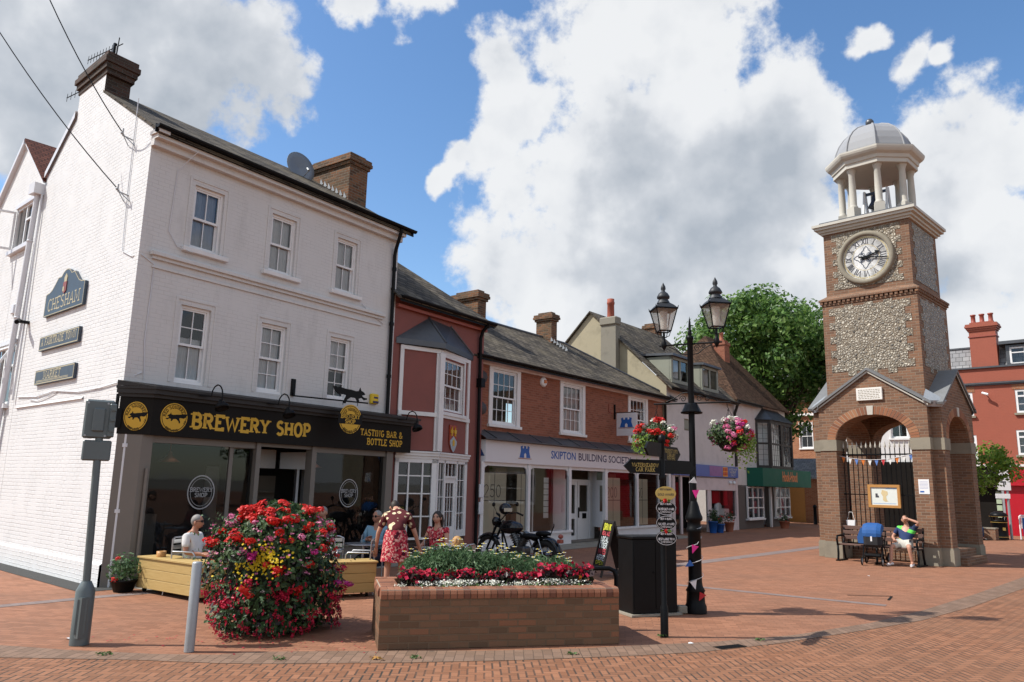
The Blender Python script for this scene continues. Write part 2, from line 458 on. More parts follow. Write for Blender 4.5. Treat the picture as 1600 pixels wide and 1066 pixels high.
def leafmat(name, cols, rough=.5, tr=.35):
    N = NT(name)
    r = N.n('ShaderNodeNewGeometry').outputs['Random Per Island']
    c = N.ramp(r, [(i / (len(cols) - 1), q) for i, q in enumerate(cols)])
    p = N.n('ShaderNodeBsdfPrincipled', {'Base Color': c, 'Roughness': rough, 'Specular IOR Level': .35})
    t = N.n('ShaderNodeBsdfTranslucent', {'Color': N.mix(.5, c, (.25, .4, .05), 'MULTIPLY') if False else c})
    mx = N.n('ShaderNodeMixShader', {0: tr, 1: p.outputs[0], 2: t.outputs[0]})
    N.t.links.new(mx.outputs[0], N.out.inputs[0]); return N.m

def flint(name):
    N = NT(name); v = N.uv()
    vo = N.n('ShaderNodeTexVoronoi', {'Vector': v, 'Scale': 14.0, 'Randomness': 1.0}, feature='DISTANCE_TO_EDGE')
    vc = N.n('ShaderNodeTexVoronoi', {'Vector': v, 'Scale': 14.0, 'Randomness': 1.0}, feature='F1')
    r = N.n('ShaderNodeSeparateColor', {0: vc.outputs[1]})
    c = N.ramp(r.outputs[0], [(0, (.06, .055, .05)), (.25, (.16, .145, .12)), (.5, (.34, .3, .24)), (.78, (.58, .53, .43)), (1, (.26, .21, .15))])
    c = N.mix(N.rng(N.noise(v, 38, 4, .7), .42, .62), c, N.mix(r.outputs[1], (.1, .095, .085), (.62, .57, .48)))
    e = N.rng(vo.outputs[0], .05, .16, 1.0, 0.0)
    c = N.mix(e, c, (.23, .185, .13))
    return N.done(c, .55, N.bump(N.math('SUBTRACT', N.rng(vo.outputs[0], 0, .3), N.math('MULTIPLY', N.noise(v, 60), .2)), .9, .03), 0, .4)

def cloth(name, col, scale=300, pattern=None):
    N = NT(name); v = N.obj()
    c = N.mix(N.noise(v, 9, 4), tuple(x * .85 for x in col), tuple(min(1, x * 1.12) for x in col))
    if pattern == 'flowers':
        vo = N.n('ShaderNodeTexVoronoi', {'Vector': v, 'Scale': 11.0}, feature='F1')
        ang = N.noise(v, 38, 2)
        k = N.math('ADD', vo.outputs[0], N.math('MULTIPLY', ang, .35))
        c = N.mix(N.rng(k, .5, .56, 1, 0), c, (.72, .62, .4))
        c = N.mix(N.rng(k, .26, .3, 1, 0), c, (.25, .07, .04))
    elif pattern == 'splash':
        k = N.noise(v, 26, 5, .7)
        c = N.mix(N.rng(k, .52, .58), c, (.75, .45, .38))
        c = N.mix(N.rng(N.noise(v, 14, 3), .56, .62), c, (.07, .01, .02))
    elif pattern == 'check':
        s = N.n('ShaderNodeSeparateXYZ', {0: v})
        q = N.math('ADD', N.math('GREATER_THAN', N.math('FRACT', N.math('MULTIPLY', s.outputs[0], 18.0)), .6), N.math('GREATER_THAN', N.math('FRACT', N.math('MULTIPLY', s.outputs[2], 18.0)), .6))
        c = N.mix(N.math('MULTIPLY', q, .45), c, (.1, .16, .4))
    return N.done(c, .85, N.bump(N.noise(v, 24, 4), .5, .01), 0, .15)

def wood(name, lo, hi):
    N = NT(name); v = N.obj()
    mp = N.n('ShaderNodeMapping', {0: v, 3: (1.2, 14, 14)}).outputs[0]
    g = N.noise(mp, 3.0, 7, .65); c = N.mix(g, lo, hi)
    k = N.n('ShaderNodeTexVoronoi', {'Vector': N.n('ShaderNodeMapping', {0: v, 3: (2.2, 5, 5)}).outputs[0], 'Scale': 1.0}).outputs[0]
    c = N.mix(N.rng(k, .1, .05, 0, .7), c, tuple(x * .35 for x in lo))
    return N.done(c, .65, N.bump(g, .25, .01), 0, .25)
M = {}
M['white_side'] = painted_brick('white_painted_brick', (.71, .715, .72), .2, .8, peel=.5)
M['white_front'] = painted_brick('white_painted_front', (.645, .635, .62), .34, .32, peel=.15)
M['white_trim'] = plain('white_trim_paint', (.74, .73, .72), .5, .06, 5, dirt=.18)
M['white_gloss'] = plain('white_gloss_paint', (.78, .78, .78), .35, .05, 5, dirt=.12)
M['grey_gloss'] = plain('grey_white_pipe_paint', (.66, .67, .7), .4, .06, 5, dirt=.1)
M['slate'] = roof('slate_roof', [(.06, .052, .043), (.1, .086, .07), (.17, .145, .115)], .32, .2, .016, .65, (.24, .2, .135))
M['tile_brown'] = roof('brown_tile_roof', [(.05, .03, .02), (.09, .05, .032), (.12, .07, .045)], .17, .11, .01, .3, (.1, .08, .05))
M['tile_red'] = roof('red_tile_roof', [(.09, .03, .022), (.13, .045, .03), (.17, .06, .04)], .17, .13, .012, .15, (.1, .06, .05))
M['slate_light'] = roof('pale_slate_roof', [(.25, .25, .26), (.32, .32, .33), (.4, .4, .4)], .3, .24, .01, .2, (.3, .28, .22))
M['lead'] = plain('lead_sheet', (.1, .105, .115), .45, .25, 6, .6, .5, .25, 12)
M['lead_light'] = plain('pale_lead_dome', (.29, .295, .31), .7, .08, 3, .0, .3, .06, 10)
M['black_metal'] = plain('black_painted_metal', (.0045, .005, .006), .42, .3, 10, 0, .16, .06, 40)
M['black_matt'] = plain('black_matt_paint', (.005, .005, .0055), .5, .3, 7, 0, .18, .05, 30)
M['red_render'] = plain('dark_red_render', (.24, .088, .075), .7, .14, 3, 0, .25, .2, 40, .18)
M['brick_old'] = brick('old_chimney_brick', [(.08, .045, .03), (.2, .085, .04), (.3, .13, .06)], (.2, .17, .13), stain=.6, stain_col=(.1, .085, .05), bump=.8)
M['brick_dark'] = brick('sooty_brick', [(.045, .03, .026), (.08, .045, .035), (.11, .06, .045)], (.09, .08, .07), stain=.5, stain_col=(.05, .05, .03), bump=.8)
M['brick_orange'] = brick('orange_red_brick', [(.25, .09, .055), (.32, .115, .068), (.38, .14, .085)], (.3, .17, .12), ms=.006, stain=.22, stain_col=(.13, .05, .035), bump=.35)
M['brick_tower'] = brick('tower_brick', [(.17, .095, .062), (.225, .12, .075), (.265, .14, .085), (.32, .165, .095)], (.27, .21, .155), ms=.008, stain=.35, stain_col=(.16, .1, .07), bump=.6)
M['brick_planter'] = brick('planter_brick', [(.15, .09, .055), (.22, .12, .07), (.255, .138, .08), (.34, .14, .075)], (.175, .115, .072), ms=.009, stain=.55, stain_col=(.13, .095, .055), bump=.7)
M['brick_coping'] = brick('coping_brick', [(.15, .07, .045), (.24, .1, .06), (.3, .13, .08)], (.4, .35, .24), bw=.075, bh=.6, ms=.009, stain=.35, stain_col=(.13, .1, .06), bump=.8, offset=0.0)
M['brick_far'] = brick('far_orange_brick', [(.3, .11, .05), (.38, .15, .07), (.42, .18, .09)], (.35, .25, .18), stain=.2, stain_col=(.2, .1, .06), bump=.3)
M['red_paint'] = painted_brick('red_painted_brick', (.33, .092, .056), .15, .3)
M['red_dark'] = plain('red_moulding_paint', (.3, .07, .045), .5, .1, 4)
M['stone'] = plain('pale_band_stone', (.26, .232, .18), .8, .14, 3, 0, .3, .35, 30, .35)
M['stone_white'] = plain('cream_stone', (.51, .485, .43), .7, .08, 3, 0, .3, .15, 30, .15)
M['stone_plaque'] = plain('white_plaque_stone', (.72, .7, .66), .7, .05, 3)
M['flint'] = flint('knapped_flint')
M['cream_render'] = plain('cream_render', (.38, .335, .235), .85, .1, 1.2, 0, .2, .25, 30, .4)
M['grey_render'] = plain('grey_render', (.24, .22, .18), .85, .15, 1.2, 0, .2, .25, 30, .5)
M['pink_wash'] = plain('pale_pink_wash', (.62, .53, .52), .8, .06, 2, 0, .2, .15, 30, .2)
M['lilac_wash'] = plain('pale_wash', (.57, .54, .52), .8, .06, 2, 0, .2, .15, 30, .2)
M['sage'] = plain('sage_paint', (.24, .25, .2), .6, .08, 3)
M['timber_dark'] = plain('dark_timber', (.02, .017, .015), .6, .3, 10)
M['shop_grey'] = plain('grey_brown_shopfront_paint', (.17, .15, .13), .45, .1, 4, dirt=.15)
M['fascia_black'] = plain('dark_fascia_board', (.012, .0105, .009), .55, .4, 1.6, 0, .12, .05, 30)
M['gold'] = plain('yellow_gold_paint', (.62, .36, .02), .45, .08, 6)
M['cream_gilt'] = plain('cream_gilt', (.46, .4, .25), .5, .12, 8)
M['gold_leaf'] = plain('gilt', (.55, .4, .12), .35, .15, 8, .5)
M['skip_white'] = plain('white_shopfront_paint', (.72, .71, .72), .4, .05, 4, dirt=.12)
M['sign_white'] = plain('white_sign_panel', (.66, .64, .66), .35, .03, 4)
M['blue'] = plain('strong_blue_paint', (.01, .1, .38), .4, .08, 6)
M['navy'] = plain('navy_paint', (.02, .02, .08), .4, .1, 6)
M['green_sign'] = plain('green_fascia_paint', (.012, .1, .066), .6, .1, 2, 0, .2)
M['orange'] = plain('orange_paint', (.55, .14, .01), .5, .1, 6)
M['blue_sign'] = plain('blue_fascia_panel', (.07, .13, .38), .4, .3, 3)
M['purple'] = plain('purple_panel', (.25, .12, .3), .4, .3, 4)
M['yellow'] = plain('yellow_panel', (.75, .33, .02), .4, .08, 6)
M['alarm_yellow'] = plain('yellow_plastic', (.7, .48, .01), .35, .06, 6)
M['red_sign'] = plain('crimson_fascia', (.42, .008, .02), .35, .08, 3)
M['pale_sign'] = plain('weathered_white_lettering', (.6, .58, .5), .5, .05, 6)
M['glass'] = glass('window_glass')
M['shop_glass'] = glass('shop_window_glass', tr=.85, ior=1.42)
M['curtain'] = cloth('net_curtain', (.78, .78, .8))
M['curtain_blue'] = cloth('bluish_net_curtain', (.5, .56, .66))
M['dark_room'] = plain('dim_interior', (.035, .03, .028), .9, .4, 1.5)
M['warm_room'] = plain('shop_interior_wall', (.2, .17, .14), .8, .2, 1.5)
M['poster'] = plain('cream_poster_paper', (.66, .6, .46), .6, .06, 3)
M['ink'] = plain('dark_ink', (.05, .05, .06), .6, .1, 6)
M['asphalt'] = plain('grey_asphalt', (.06, .06, .058), .9, .2, 6, 0, .2, .5, 120)
M['pave'] = paving('red_brick_paving', (.26, .114, .062), (.385, .176, .1), (.12, .066, .046), .095, 'brick', 8, .045, .8, .6, (.2, .105, .066), .45)
M['road'] = paving('orange_herringbone_road', (.23, .098, .048), (.36, .162, .085), (.04, .036, .03), .082, 'herring', -2, .07, 1.0, .5, (.2, .11, .065), .6)
M['border'] = paving('grey_brick_border', (.19, .115, .075), (.28, .175, .12), (.06, .046, .036), .105, 'brick', 90, .05, .75, .5, (.15, .11, .085), .6)
M['stripe'] = paving('grey_paving_stripe', (.2, .155, .145), (.27, .21, .19), (.13, .1, .09), .1, 'brick', 45, .03, .4, .4, (.2, .14, .12), .4)
M['concrete'] = plain('concrete', (.3, .27, .22), .85, .15, 5, 0, .2, .4, 50, .4)
M['steel'] = plain('brushed_steel', (.45, .46, .48), .35, .12, 10, .9, .5)
M['grey_post'] = plain('grey_green_post_paint', (.105, .13, .135), .4, .15, 6, .1, .5, .05, 30)
M['galv'] = plain('galvanised_steel', (.34, .36, .38), .45, .15, 9, .35, .5, .05, 40)
M['pine'] = wood('pale_pine_board', (.36, .235, .075), (.54, .39, .17))
M['oak'] = plain('honey_oak', (.45, .22, .06), .5, .12, 8)
M['bench_wood'] = wood('brown_bench_slat', (.085, .05, .04), (.17, .1, .08))
M['paper'] = plain('white_paper', (.75, .75, .76), .6, .04, 5)
M['lamp_glass'] = None
M['skin'] = plain('skin', (.48, .25, .17), .5, .08, 12, 0, .4)
M['skin_tan'] = plain('tanned_skin', (.4, .19, .125), .5, .08, 12, 0, .4)
M['soil'] = plain('dark_soil', (.035, .025, .018), .95, .3, 14, 0, .1, .8, 40)
M['bark'] = plain('grey_brown_bark', (.1, .075, .055), .9, .25, 6, 0, .2, .8, 14)
M['terracotta'] = plain('terracotta', (.36, .13, .075), .8, .12, 6)
M['leaf_tree'] = leafmat('tree_leaf', [(.03, .078, .016), (.072, .155, .03), (.13, .24, .05), (.21, .32, .095)], .45, .42)
M['leaf_bright'] = leafmat('bright_leaf', [(.1, .2, .02), (.17, .29, .035), (.25, .37, .06)], .5, .4)
M['leaf_dark'] = leafmat('dark_leaf', [(.012, .034, .011), (.024, .06, .018), (.045, .095, .028), (.09, .13, .05)], .5, .2)
M['leaf_mid'] = leafmat('mid_leaf', [(.04, .09, .02), (.07, .14, .035), (.1, .18, .05)], .5, .3)
M['leaf_grey'] = leafmat('grey_green_leaf', [(.05, .11, .045), (.09, .17, .07), (.13, .21, .1)], .55, .25)
M['leaf_purple'] = leafmat('dark_purple_leaf', [(.02, .012, .014), (.04, .02, .022), (.035, .045, .02)], .45, .2)
M['p_red'] = leafmat('scarlet_petal', [(.5, .012, .01), (.62, .02, .015), (.7, .04, .03)], .5, .25)
M['p_crimson'] = leafmat('crimson_petal', [(.38, .006, .03), (.5, .012, .05), (.6, .03, .08)], .5, .25)
M['p_magenta'] = leafmat('magenta_petal', [(.45, .02, .18), (.55, .04, .25), (.3, .01, .15)], .5, .25)
M['p_pink'] = leafmat('pink_petal', [(.6, .1, .26), (.68, .2, .36), (.7, .3, .42)], .5, .25)
M['p_yellow'] = leafmat('yellow_petal', [(.72, .5, .01), (.8, .6, .02), (.8, .66, .06)], .5, .25)
M['p_white'] = leafmat('white_petal', [(.72, .72, .62), (.8, .8, .74), (.76, .78, .6)], .5, .2)
M['p_orange'] = leafmat('orange_petal', [(.7, .2, .01), (.75, .3, .02)], .5, .2)
def _lamp():
    N = NT('lantern_glass'); 
    g = N.n('ShaderNodeBsdfGlossy', {'Color': (1, 1, 1), 'Roughness': .08})
    t = N.n('ShaderNodeBsdfTransparent', {'Color': (.9, .9, .87)})
    d = N.n('ShaderNodeBsdfTranslucent', {'Color': (.8, .78, .7)})
    m1 = N.n('ShaderNodeMixShader', {0: .35, 1: t.outputs[0], 2: d.outputs[0]})
    m2 = N.n('ShaderNodeMixShader', {0: .1, 1: m1.outputs[0], 2: g.outputs[0]})
    N.t.links.new(m2.outputs[0], N.out.inputs[0]); return N.m
M['lamp_glass'] = _lamp()
# ------------------------------------------------------------------ camera
PITCH, ROLL, FPX = 10.77, 1.27, 1185.0
cp, sp_ = math.cos(rad(PITCH)), math.sin(rad(PITCH)); cr, sr = math.cos(rad(ROLL)), math.sin(rad(ROLL))
r0, d0, f0 = Vector((1, 0, 0)), Vector((0, sp_, -cp)), Vector((0, cp, sp_))
right = r0 * cr - d0 * sr; down = r0 * sr + d0 * cr
cam = bpy.data.cameras.new('camera'); cam.sensor_width = 36; cam.lens = FPX / 1600 * 36; cam.clip_start = .05; cam.clip_end = 3000
co = link(bpy.data.objects.new('camera', cam))
mw = Matrix((( right.x, -down.x, -f0.x, 0), (right.y, -down.y, -f0.y, 0), (right.z, -down.z, -f0.z, 1.8), (0, 0, 0, 1)))
co.matrix_world = mw; sc.camera = co
# ------------------------------------------------------------------ daylight
SUN_AZ, SUN_EL = 266.0, 50.0
sl = bpy.data.lights.new('sun', 'SUN'); sl.energy = 4.3; sl.angle = rad(.53); sl.color = (1, .96, .885)
so = link(bpy.data.objects.new('sun', sl))
sd = Vector((math.sin(rad(SUN_AZ)) * math.cos(rad(SUN_EL)), math.cos(rad(SUN_AZ)) * math.cos(rad(SUN_EL)), math.sin(rad(SUN_EL))))
so.rotation_euler = sd.to_track_quat('Z', 'Y').to_euler()
w = bpy.data.worlds.new('World'); sc.world = w; w.use_nodes = True
class NW(NT):
    def __init__(s, tree): s.t = tree
N = NW(w.node_tree); N.t.nodes.clear()
wo = N.n('ShaderNodeOutputWorld')
sky = N.n('ShaderNodeTexSky', sky_type='NISHITA')
sky.sun_disc = False; sky.sun_elevation = rad(SUN_EL); sky.sun_rotation = rad(SUN_AZ); sky.air_density = 1.0; sky.dust_density = .6; sky.ozone_density = 2.0
dv = N.n('ShaderNodeTexCoord').outputs['Generated']
dn = N.n('ShaderNodeVectorMath', {0: dv}, operation='NORMALIZE').outputs[0]
BL = [(-0.012, 0.857, 0.516, 0.04), (0.018, 0.886, 0.463, 0.052), (-0.034, 0.912, 0.409, 0.048), (-0.075, 0.909, 0.411, 0.03), (-0.107, 0.914, 0.392, 0.022), (0.438, 0.769, 0.466, 0.03), (0.376, 0.776, 0.506, 0.023), (0.468, 0.754, 0.462, 0.018), (-0.36, 0.8, 0.48, 0.1), (-0.43, 0.79, 0.43, 0.1), (0.147, 0.832, 0.535, 0.127), (0.225, 0.88, 0.418, 0.148), (0.103, 0.925, 0.366, 0.129), (0.048, 0.961, 0.272, 0.116), (0.305, 0.89, 0.34, 0.136), (0.312, 0.841, 0.443, 0.071), (0.165, 0.957, 0.239, 0.158), (0.216, 0.832, 0.511, 0.095), (0.353, 0.907, 0.231, 0.119), (0.01, 0.892, 0.453, 0.057), (-0.03, 0.912, 0.409, 0.045), (-0.008, 0.857, 0.516, 0.032), (0.524, 0.769, 0.366, 0.073), (0.478, 0.819, 0.317, 0.091), (0.551, 0.798, 0.245, 0.082), (0.451, 0.873, 0.186, 0.096), (-0.205, 0.806, 0.555, 0.037), (-0.131, 0.804, 0.58, 0.045), (-0.436, 0.753, 0.493, 0.113), (-0.519, 0.746, 0.418, 0.093), (-0.373, 0.79, 0.487, 0.063), (-0.434, 0.795, 0.424, 0.061), (-0.566, 0.701, 0.434, 0.116), (0.434, 0.769, 0.47, 0.019), (-0.095, 0.915, 0.393, 0.023), (-0.313, 0.841, 0.44, 0.012), (-0.541, 0.76, 0.362, 0.018), (0.508, 0.84, 0.188, 0.049), (0.375, 0.775, 0.508, 0.012), (0.207, 0.969, 0.133, 0.169), (0.402, 0.908, 0.114, 0.144), (0.54, 0.835, 0.108, 0.085), (0.085, 0.983, 0.166, 0.091)]
GB = [(-.45, .76, .47, .3), (-.38, .8, .46, .22), (0.246, 0.909, 0.337, 0.128), (0.317, 0.875, 0.367, 0.086), (0.165, 0.957, 0.239, 0.12), (0.281, 0.924, 0.259, 0.112), (0.14, 0.895, 0.423, 0.087), (-0.443, 0.754, 0.486, 0.176), (-0.532, 0.732, 0.425, 0.136), (0.45, 0.866, 0.216, 0.077), (0.494, 0.832, 0.253, 0.055)]
warp = N.n('ShaderNodeVectorMath', {0: N.n('ShaderNodeVectorMath', {0: N.n('ShaderNodeTexNoise', {'Vector': dn, 'Scale': 7.0, 'Detail': 5.0}).outputs[1], 1: (.5, .5, .5)}, operation='SUBTRACT').outputs[0], 3: .12}, operation='SCALE').outputs[0]
dw = N.n('ShaderNodeVectorMath', {0: dn, 1: warp}, operation='ADD').outputs[0]
cur = None
for (x, y, z, r) in BL:
    ds = N.n('ShaderNodeVectorMath', {0: dw, 1: (x, y, z)}, operation='DISTANCE').outputs['Value']
    v = N.math('MULTIPLY_ADD', ds, -1.0 / (r * 1.12), 1.0)
    cur = v if cur is None else N.math('SMOOTH_MAX', cur, v, .25)
sepd = N.n('ShaderNodeSeparateXYZ', {0: dn})
away = N.rng(sepd.outputs[1], .15, .45, 1.0, 0.0)
cover = N.math('MULTIPLY', N.math('SUBTRACT', N.noise(dn, 2.6, 5, .55), .47), 6.0)
cover = N.math('SUBTRACT', cover, N.math('MULTIPLY', N.math('SUBTRACT', 1.0, away), 9.0))
cur = N.math('MAXIMUM', N.math('MAXIMUM', cur, cover), -1.2)
fb = N.noise(dn, 13.0, 9, .6); fb2 = N.noise(dn, 5.0, 7, .6)
dens = N.math('ADD', cur, N.math('MULTIPLY', N.math('SUBTRACT', fb, .5), 2.1))
dens = N.math('ADD', dens, N.math('MULTIPLY', N.math('SUBTRACT', N.noise(dn, 34.0, 6, .6), .5), .5))
mask = N.n('ShaderNodeMapRange', {0: dens, 1: -.07, 2: .33, 3: 0.0, 4: 1.0}, interpolation_type='SMOOTHSTEP').outputs[0]
offv = N.n('ShaderNodeVectorMath', {0: dn, 1: (-.016, -.006, .02)}, operation='ADD').outputs[0]
fbo = N.noise(offv, 13.0, 5, .5); fbs = N.noise(dn, 13.0, 5, .5); fb2o = N.noise(N.n('ShaderNodeVectorMath', {0: dn, 1: (-.05, -.02, .06)}, operation='ADD').outputs[0], 5.0, 5, .5)
bil = N.math('ADD', N.math('MULTIPLY', N.math('SUBTRACT', fbo, fbs), 1.5), N.math('MULTIPLY', N.math('SUBTRACT', fb2o, N.noise(dn, 5.0, 5, .5)), 1.6))
gsum = None
for (x, y, z, r) in GB:      # shaded cloud bases
    g = N.n('ShaderNodeMapRange', {0: N.n('ShaderNodeVectorMath', {0: dw, 1: (x, y, z)}, operation='DISTANCE').outputs['Value'], 1: r * 1.25, 2: 0.0, 3: 0.0, 4: .8}, interpolation_type='SMOOTHSTEP').outputs[0]
    gsum = g if gsum is None else N.math('MAXIMUM', gsum, g)
thick = N.math('ADD', N.math('ADD', gsum, bil), N.math('MULTIPLY', N.math('MINIMUM', cur, 1.0), .25))
ccol = N.ramp(N.rng(thick, .0, 1.2), [(0, (6.7, 6.8, 6.9)), (.3, (6.1, 6.25, 6.45)), (.55, (4.8, 5.05, 5.4)), (1, (3.4, 3.75, 4.2))])
skyc = N.n('ShaderNodeHueSaturation', {'Saturation': 1.16, 'Value': 1.42, 'Color': sky.outputs[0]}).outputs[0]
col = N.mix(N.math('MULTIPLY', mask, .97), skyc, ccol)
N.mix_last = col
bg = N.n('ShaderNodeBackground', {'Color': col, 'Strength': .1})
N.t.links.new(bg.outputs[0], wo.inputs[0])
w.cycles.sampling_method = 'MANUAL'; w.cycles.sample_map_resolution = 512
sc.view_settings.view_transform = 'Standard'; sc.view_settings.look = 'None'; sc.view_settings.exposure = 0.4; sc.view_settings.gamma = 1.0
sc.render.film_transparent = False
sc.cycles.max_bounces = 6; sc.cycles.diffuse_bounces = 3; sc.cycles.glossy_bounces = 3; sc.cycles.transparent_max_bounces = 12; sc.cycles.transmission_bounces = 4
sc.cycles.use_denoising = True; sc.cycles.caustics_reflective = False; sc.cycles.caustics_refractive = False
# ------------------------------------------------------------------ ground
def sheet(name, pts, z, mat, kind='structure'):
    mb = MB(); mb.poly([(p[0], p[1], z) for p in pts])
    return tag(mb.build(name, mat), kind=kind)
sheet('ground', [(-900, -900), (900, -900), (900, 900), (-900, 900)], -.008, M['concrete'])
sheet('pavement', [(-60, -40), (110, -40), (110, 120), (-60, 120)], -.004, M['pave'])
BT = [(-16, 9.6), (-9, 8.9), (-5.4, 8.59), (-4.59, 8.44), (-3.68, 8.34), (-2.99, 8.37), (-2.65, 8.55), (-1.35, 8.73), (-0.1, 8.87), (0.8, 9.07), (1.57, 9.33), (2.55, 9.65), (3.67, 10.18), (5.14, 11.23), (6.52, 12.47), (8.58, 14.55), (11.77, 17.92), (20, 26.5)]
BB = [(-16, 9.0), (-9, 8.3), (-5.03, 8.04), (-4.36, 8.05), (-3.69, 8.06), (-2.85, 8.0), (-2.47, 8.01), (-0.97, 8.21), (0.15, 8.43), (1.47, 8.78), (2.24, 9.05), (3.28, 9.62), (4.9, 10.72), (6.03, 11.54), (7.7, 13.08), (10.3, 15.72), (19, 25)]
sheet('road', BB + [(40, 25), (40, -30), (-16, -30)], 0.0, M['road'])
sheet('border_strip', BT + BB[::-1], .004, M['border'])
def strip(name, L, wd, z, mat):
    mb = MB(); a = []; b = []
    for i, p in enumerate(L):
        q = Vector(L[min(i + 1, len(L) - 1)]) - Vector(L[max(i - 1, 0)]); q.normalize(); n_ = Vector((-q.y, q.x)) * wd / 2
        a.append((p[0] + n_.x, p[1] + n_.y, z)); b.append((p[0] - n_.x, p[1] - n_.y, z))
    for i in range(len(L) - 1): mb.quad(b[i], b[i + 1], a[i + 1], a[i])
    return tag(mb.build(name, mat), kind='structure')
strip('paving_stripe', [(2.3, 16.9), (4.1, 18.95), (6.76, 21.95), (10.39, 26.08), (16, 32.6)], .42, 0.0, M['stripe'])
strip('paving_stripe', [(2.2, 15.7), (3.28, 15.1), (4.66, 14.1), (6.23, 13.0)], .2, 0.0, M['stripe'])
strip('paving_stripe', [(-10, 7.9 + 1.4), (-7.02, 11.06), (-6.23, 12.04), (-5.6, 12.7)], .25, 0.0, M['stripe'])
strip('wall_margin', [(-6.45, 12.75), (-10.4, 16.2), (-16, 21.1)], .75, .002, M['asphalt'])
strip('shop_margin', [(-6.2, 13.1), (-2.4, 18.6), (.1, 21.9), (7.0, 30.8)], 1.5, .002, M['concrete'])
mb = MB()
for a, b in (((6.1, 14.17), (6.88, 14.13)), ((6.88, 14.13), (6.57, 13.62))):
    d = (Vector(b) - Vector(a)).normalized(); n_ = Vector((-d.y, d.x)) * .02
    mb.quad((a[0] - n_.x, a[1] - n_.y, .003), (b[0] - n_.x, b[1] - n_.y, .003), (b[0] + n_.x, b[1] + n_.y, .003), (a[0] + n_.x, a[1] + n_.y, .003))
tag(mb.build('inspection_cover', M['black_matt']), 'thin dark edge of an inspection cover let into the sunlit red paving', 'cover')
# ------------------------------------------------------------------ windows
SLIM = [False]
def sash(parent, x0, x1, z0, z1, y=0.0, cols=2, top=2, bot=2, Mx=None, curtain=None, rec=.1, surround=.12, sill=True, split=.5, paint='white_gloss', head=.14, drop=0.0):
    """vertical sliding sash: frame with glazing bars, one glass mesh, curtain, sill and moulded surround as sub-parts"""
    Mx = Mx if Mx is not None else Matrix()
    f = MB(Mx); Y = y + rec
    fw = .05
    f.box(x0, x0 + fw, Y - .04, Y + .06, z0, z1); f.box(x1 - fw, x1, Y - .04, Y + .06, z0, z1)
    f.box(x0 + fw, x1 - fw, Y - .04, Y + .06, z1 - fw, z1); f.box(x0 + fw, x1 - fw, Y - .04, Y + .06, z0, z0 + fw * 1.3)
    zm = z0 + (z1 - z0) * split
    a, b = x0 + fw, x1 - fw
    def leaf(c, d, yy, rows):
        s = .035
        f.box(a, a + s, yy, yy + .035, c, d); f.box(b - s, b, yy, yy + .035, c, d)
        f.box(a + s, b - s, yy, yy + .035, c, c + .045); f.box(a + s, b - s, yy, yy + .035, d - .035, d)
        for i in range(1, cols):
            xx = a + (b - a) * i / cols; f.box(xx - .009, xx + .009, yy + .006, yy + .028, c + .045, d - .035)
        for i in range(1, rows):
            zz = c + (d - c) * i / rows; f.box(a + s, b - s, yy + .0075, yy + .0265, zz - .009, zz + .009)
    leaf(zm - .02, z1 - fw, Y - .02, top); leaf(z0 + fw * 1.3, zm + .02 - drop, Y + .022, bot)
    fo = f.build('window', M[paint], parent)
    g = MB(Mx); g.quad((a, Y + .0, zm), (b, Y + .0, zm), (b, Y + .0, z1 - fw), (a, Y + .0, z1 - fw)); g.quad((a, Y + .042, z0 + fw), (b, Y + .042, z0 + fw), (b, Y + .042, zm - drop), (a, Y + .042, zm - drop))
    g.build('pane', M['glass'], fo)
    if curtain:
        c = MB(Mx); n = 24
        cz0, cz1, mt = curtain
        P = [];
        for i in range(n + 1):
            xx = a + (b - a) * i / n; yy = Y + .075 + .012 * math.sin(i * 1.9) + .006 * math.sin(i * .8)
            P += [(xx, yy, cz0), (xx, yy, cz1)]
        c.add(P, [(2 * i, 2 * i + 2, 2 * i + 3, 2 * i + 1) for i in range(n)], 0, True)
        c.build('curtain', M[mt], fo)
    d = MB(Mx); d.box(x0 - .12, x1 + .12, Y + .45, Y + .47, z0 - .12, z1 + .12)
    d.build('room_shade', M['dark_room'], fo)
    if surround and SLIM[0]:
        s = MB(Mx); w_ = surround
        for (a_, b_, e_, c_, d_) in ((x0 - w_, x0 - w_ + .05, .014, z0, z1 + head), (x1 + w_ - .05, x1 + w_, .014, z0, z1 + head), (x0 - w_ + .05, x1 + w_ - .05, .015, z1 + head - .05, z1 + head)): s.box(a_, b_, y - e_, y + .02, c_, d_)
        s.build('surround', M['white_front'], fo)
    elif surround:
        s = MB(Mx); w_ = surround
        s.box(x0 - w_, x0, y - .03, y + .02, z0, z1 + .0); s.box(x1, x1 + w_, y - .03, y + .02, z0, z1); s.box(x0 - w_, x1 + w_, y - .032, y + .02, z1, z1 + head); s.box(x0 - w_ - .03, x1 + w_ + .03, y - .05, y + .02, z1 + head, z1 + head + .03)
        s.build('surround', M['white_trim' if paint == 'white_gloss' else paint], fo)
    if sill:
        s = MB(Mx); s.box(x0 - surround - .04, x1 + surround + .04, y - .09, y + .05, z0 - .09, z0, bev=.008); s.build('sill', M['white_trim' if paint == 'white_gloss' else paint], fo)
    return fo

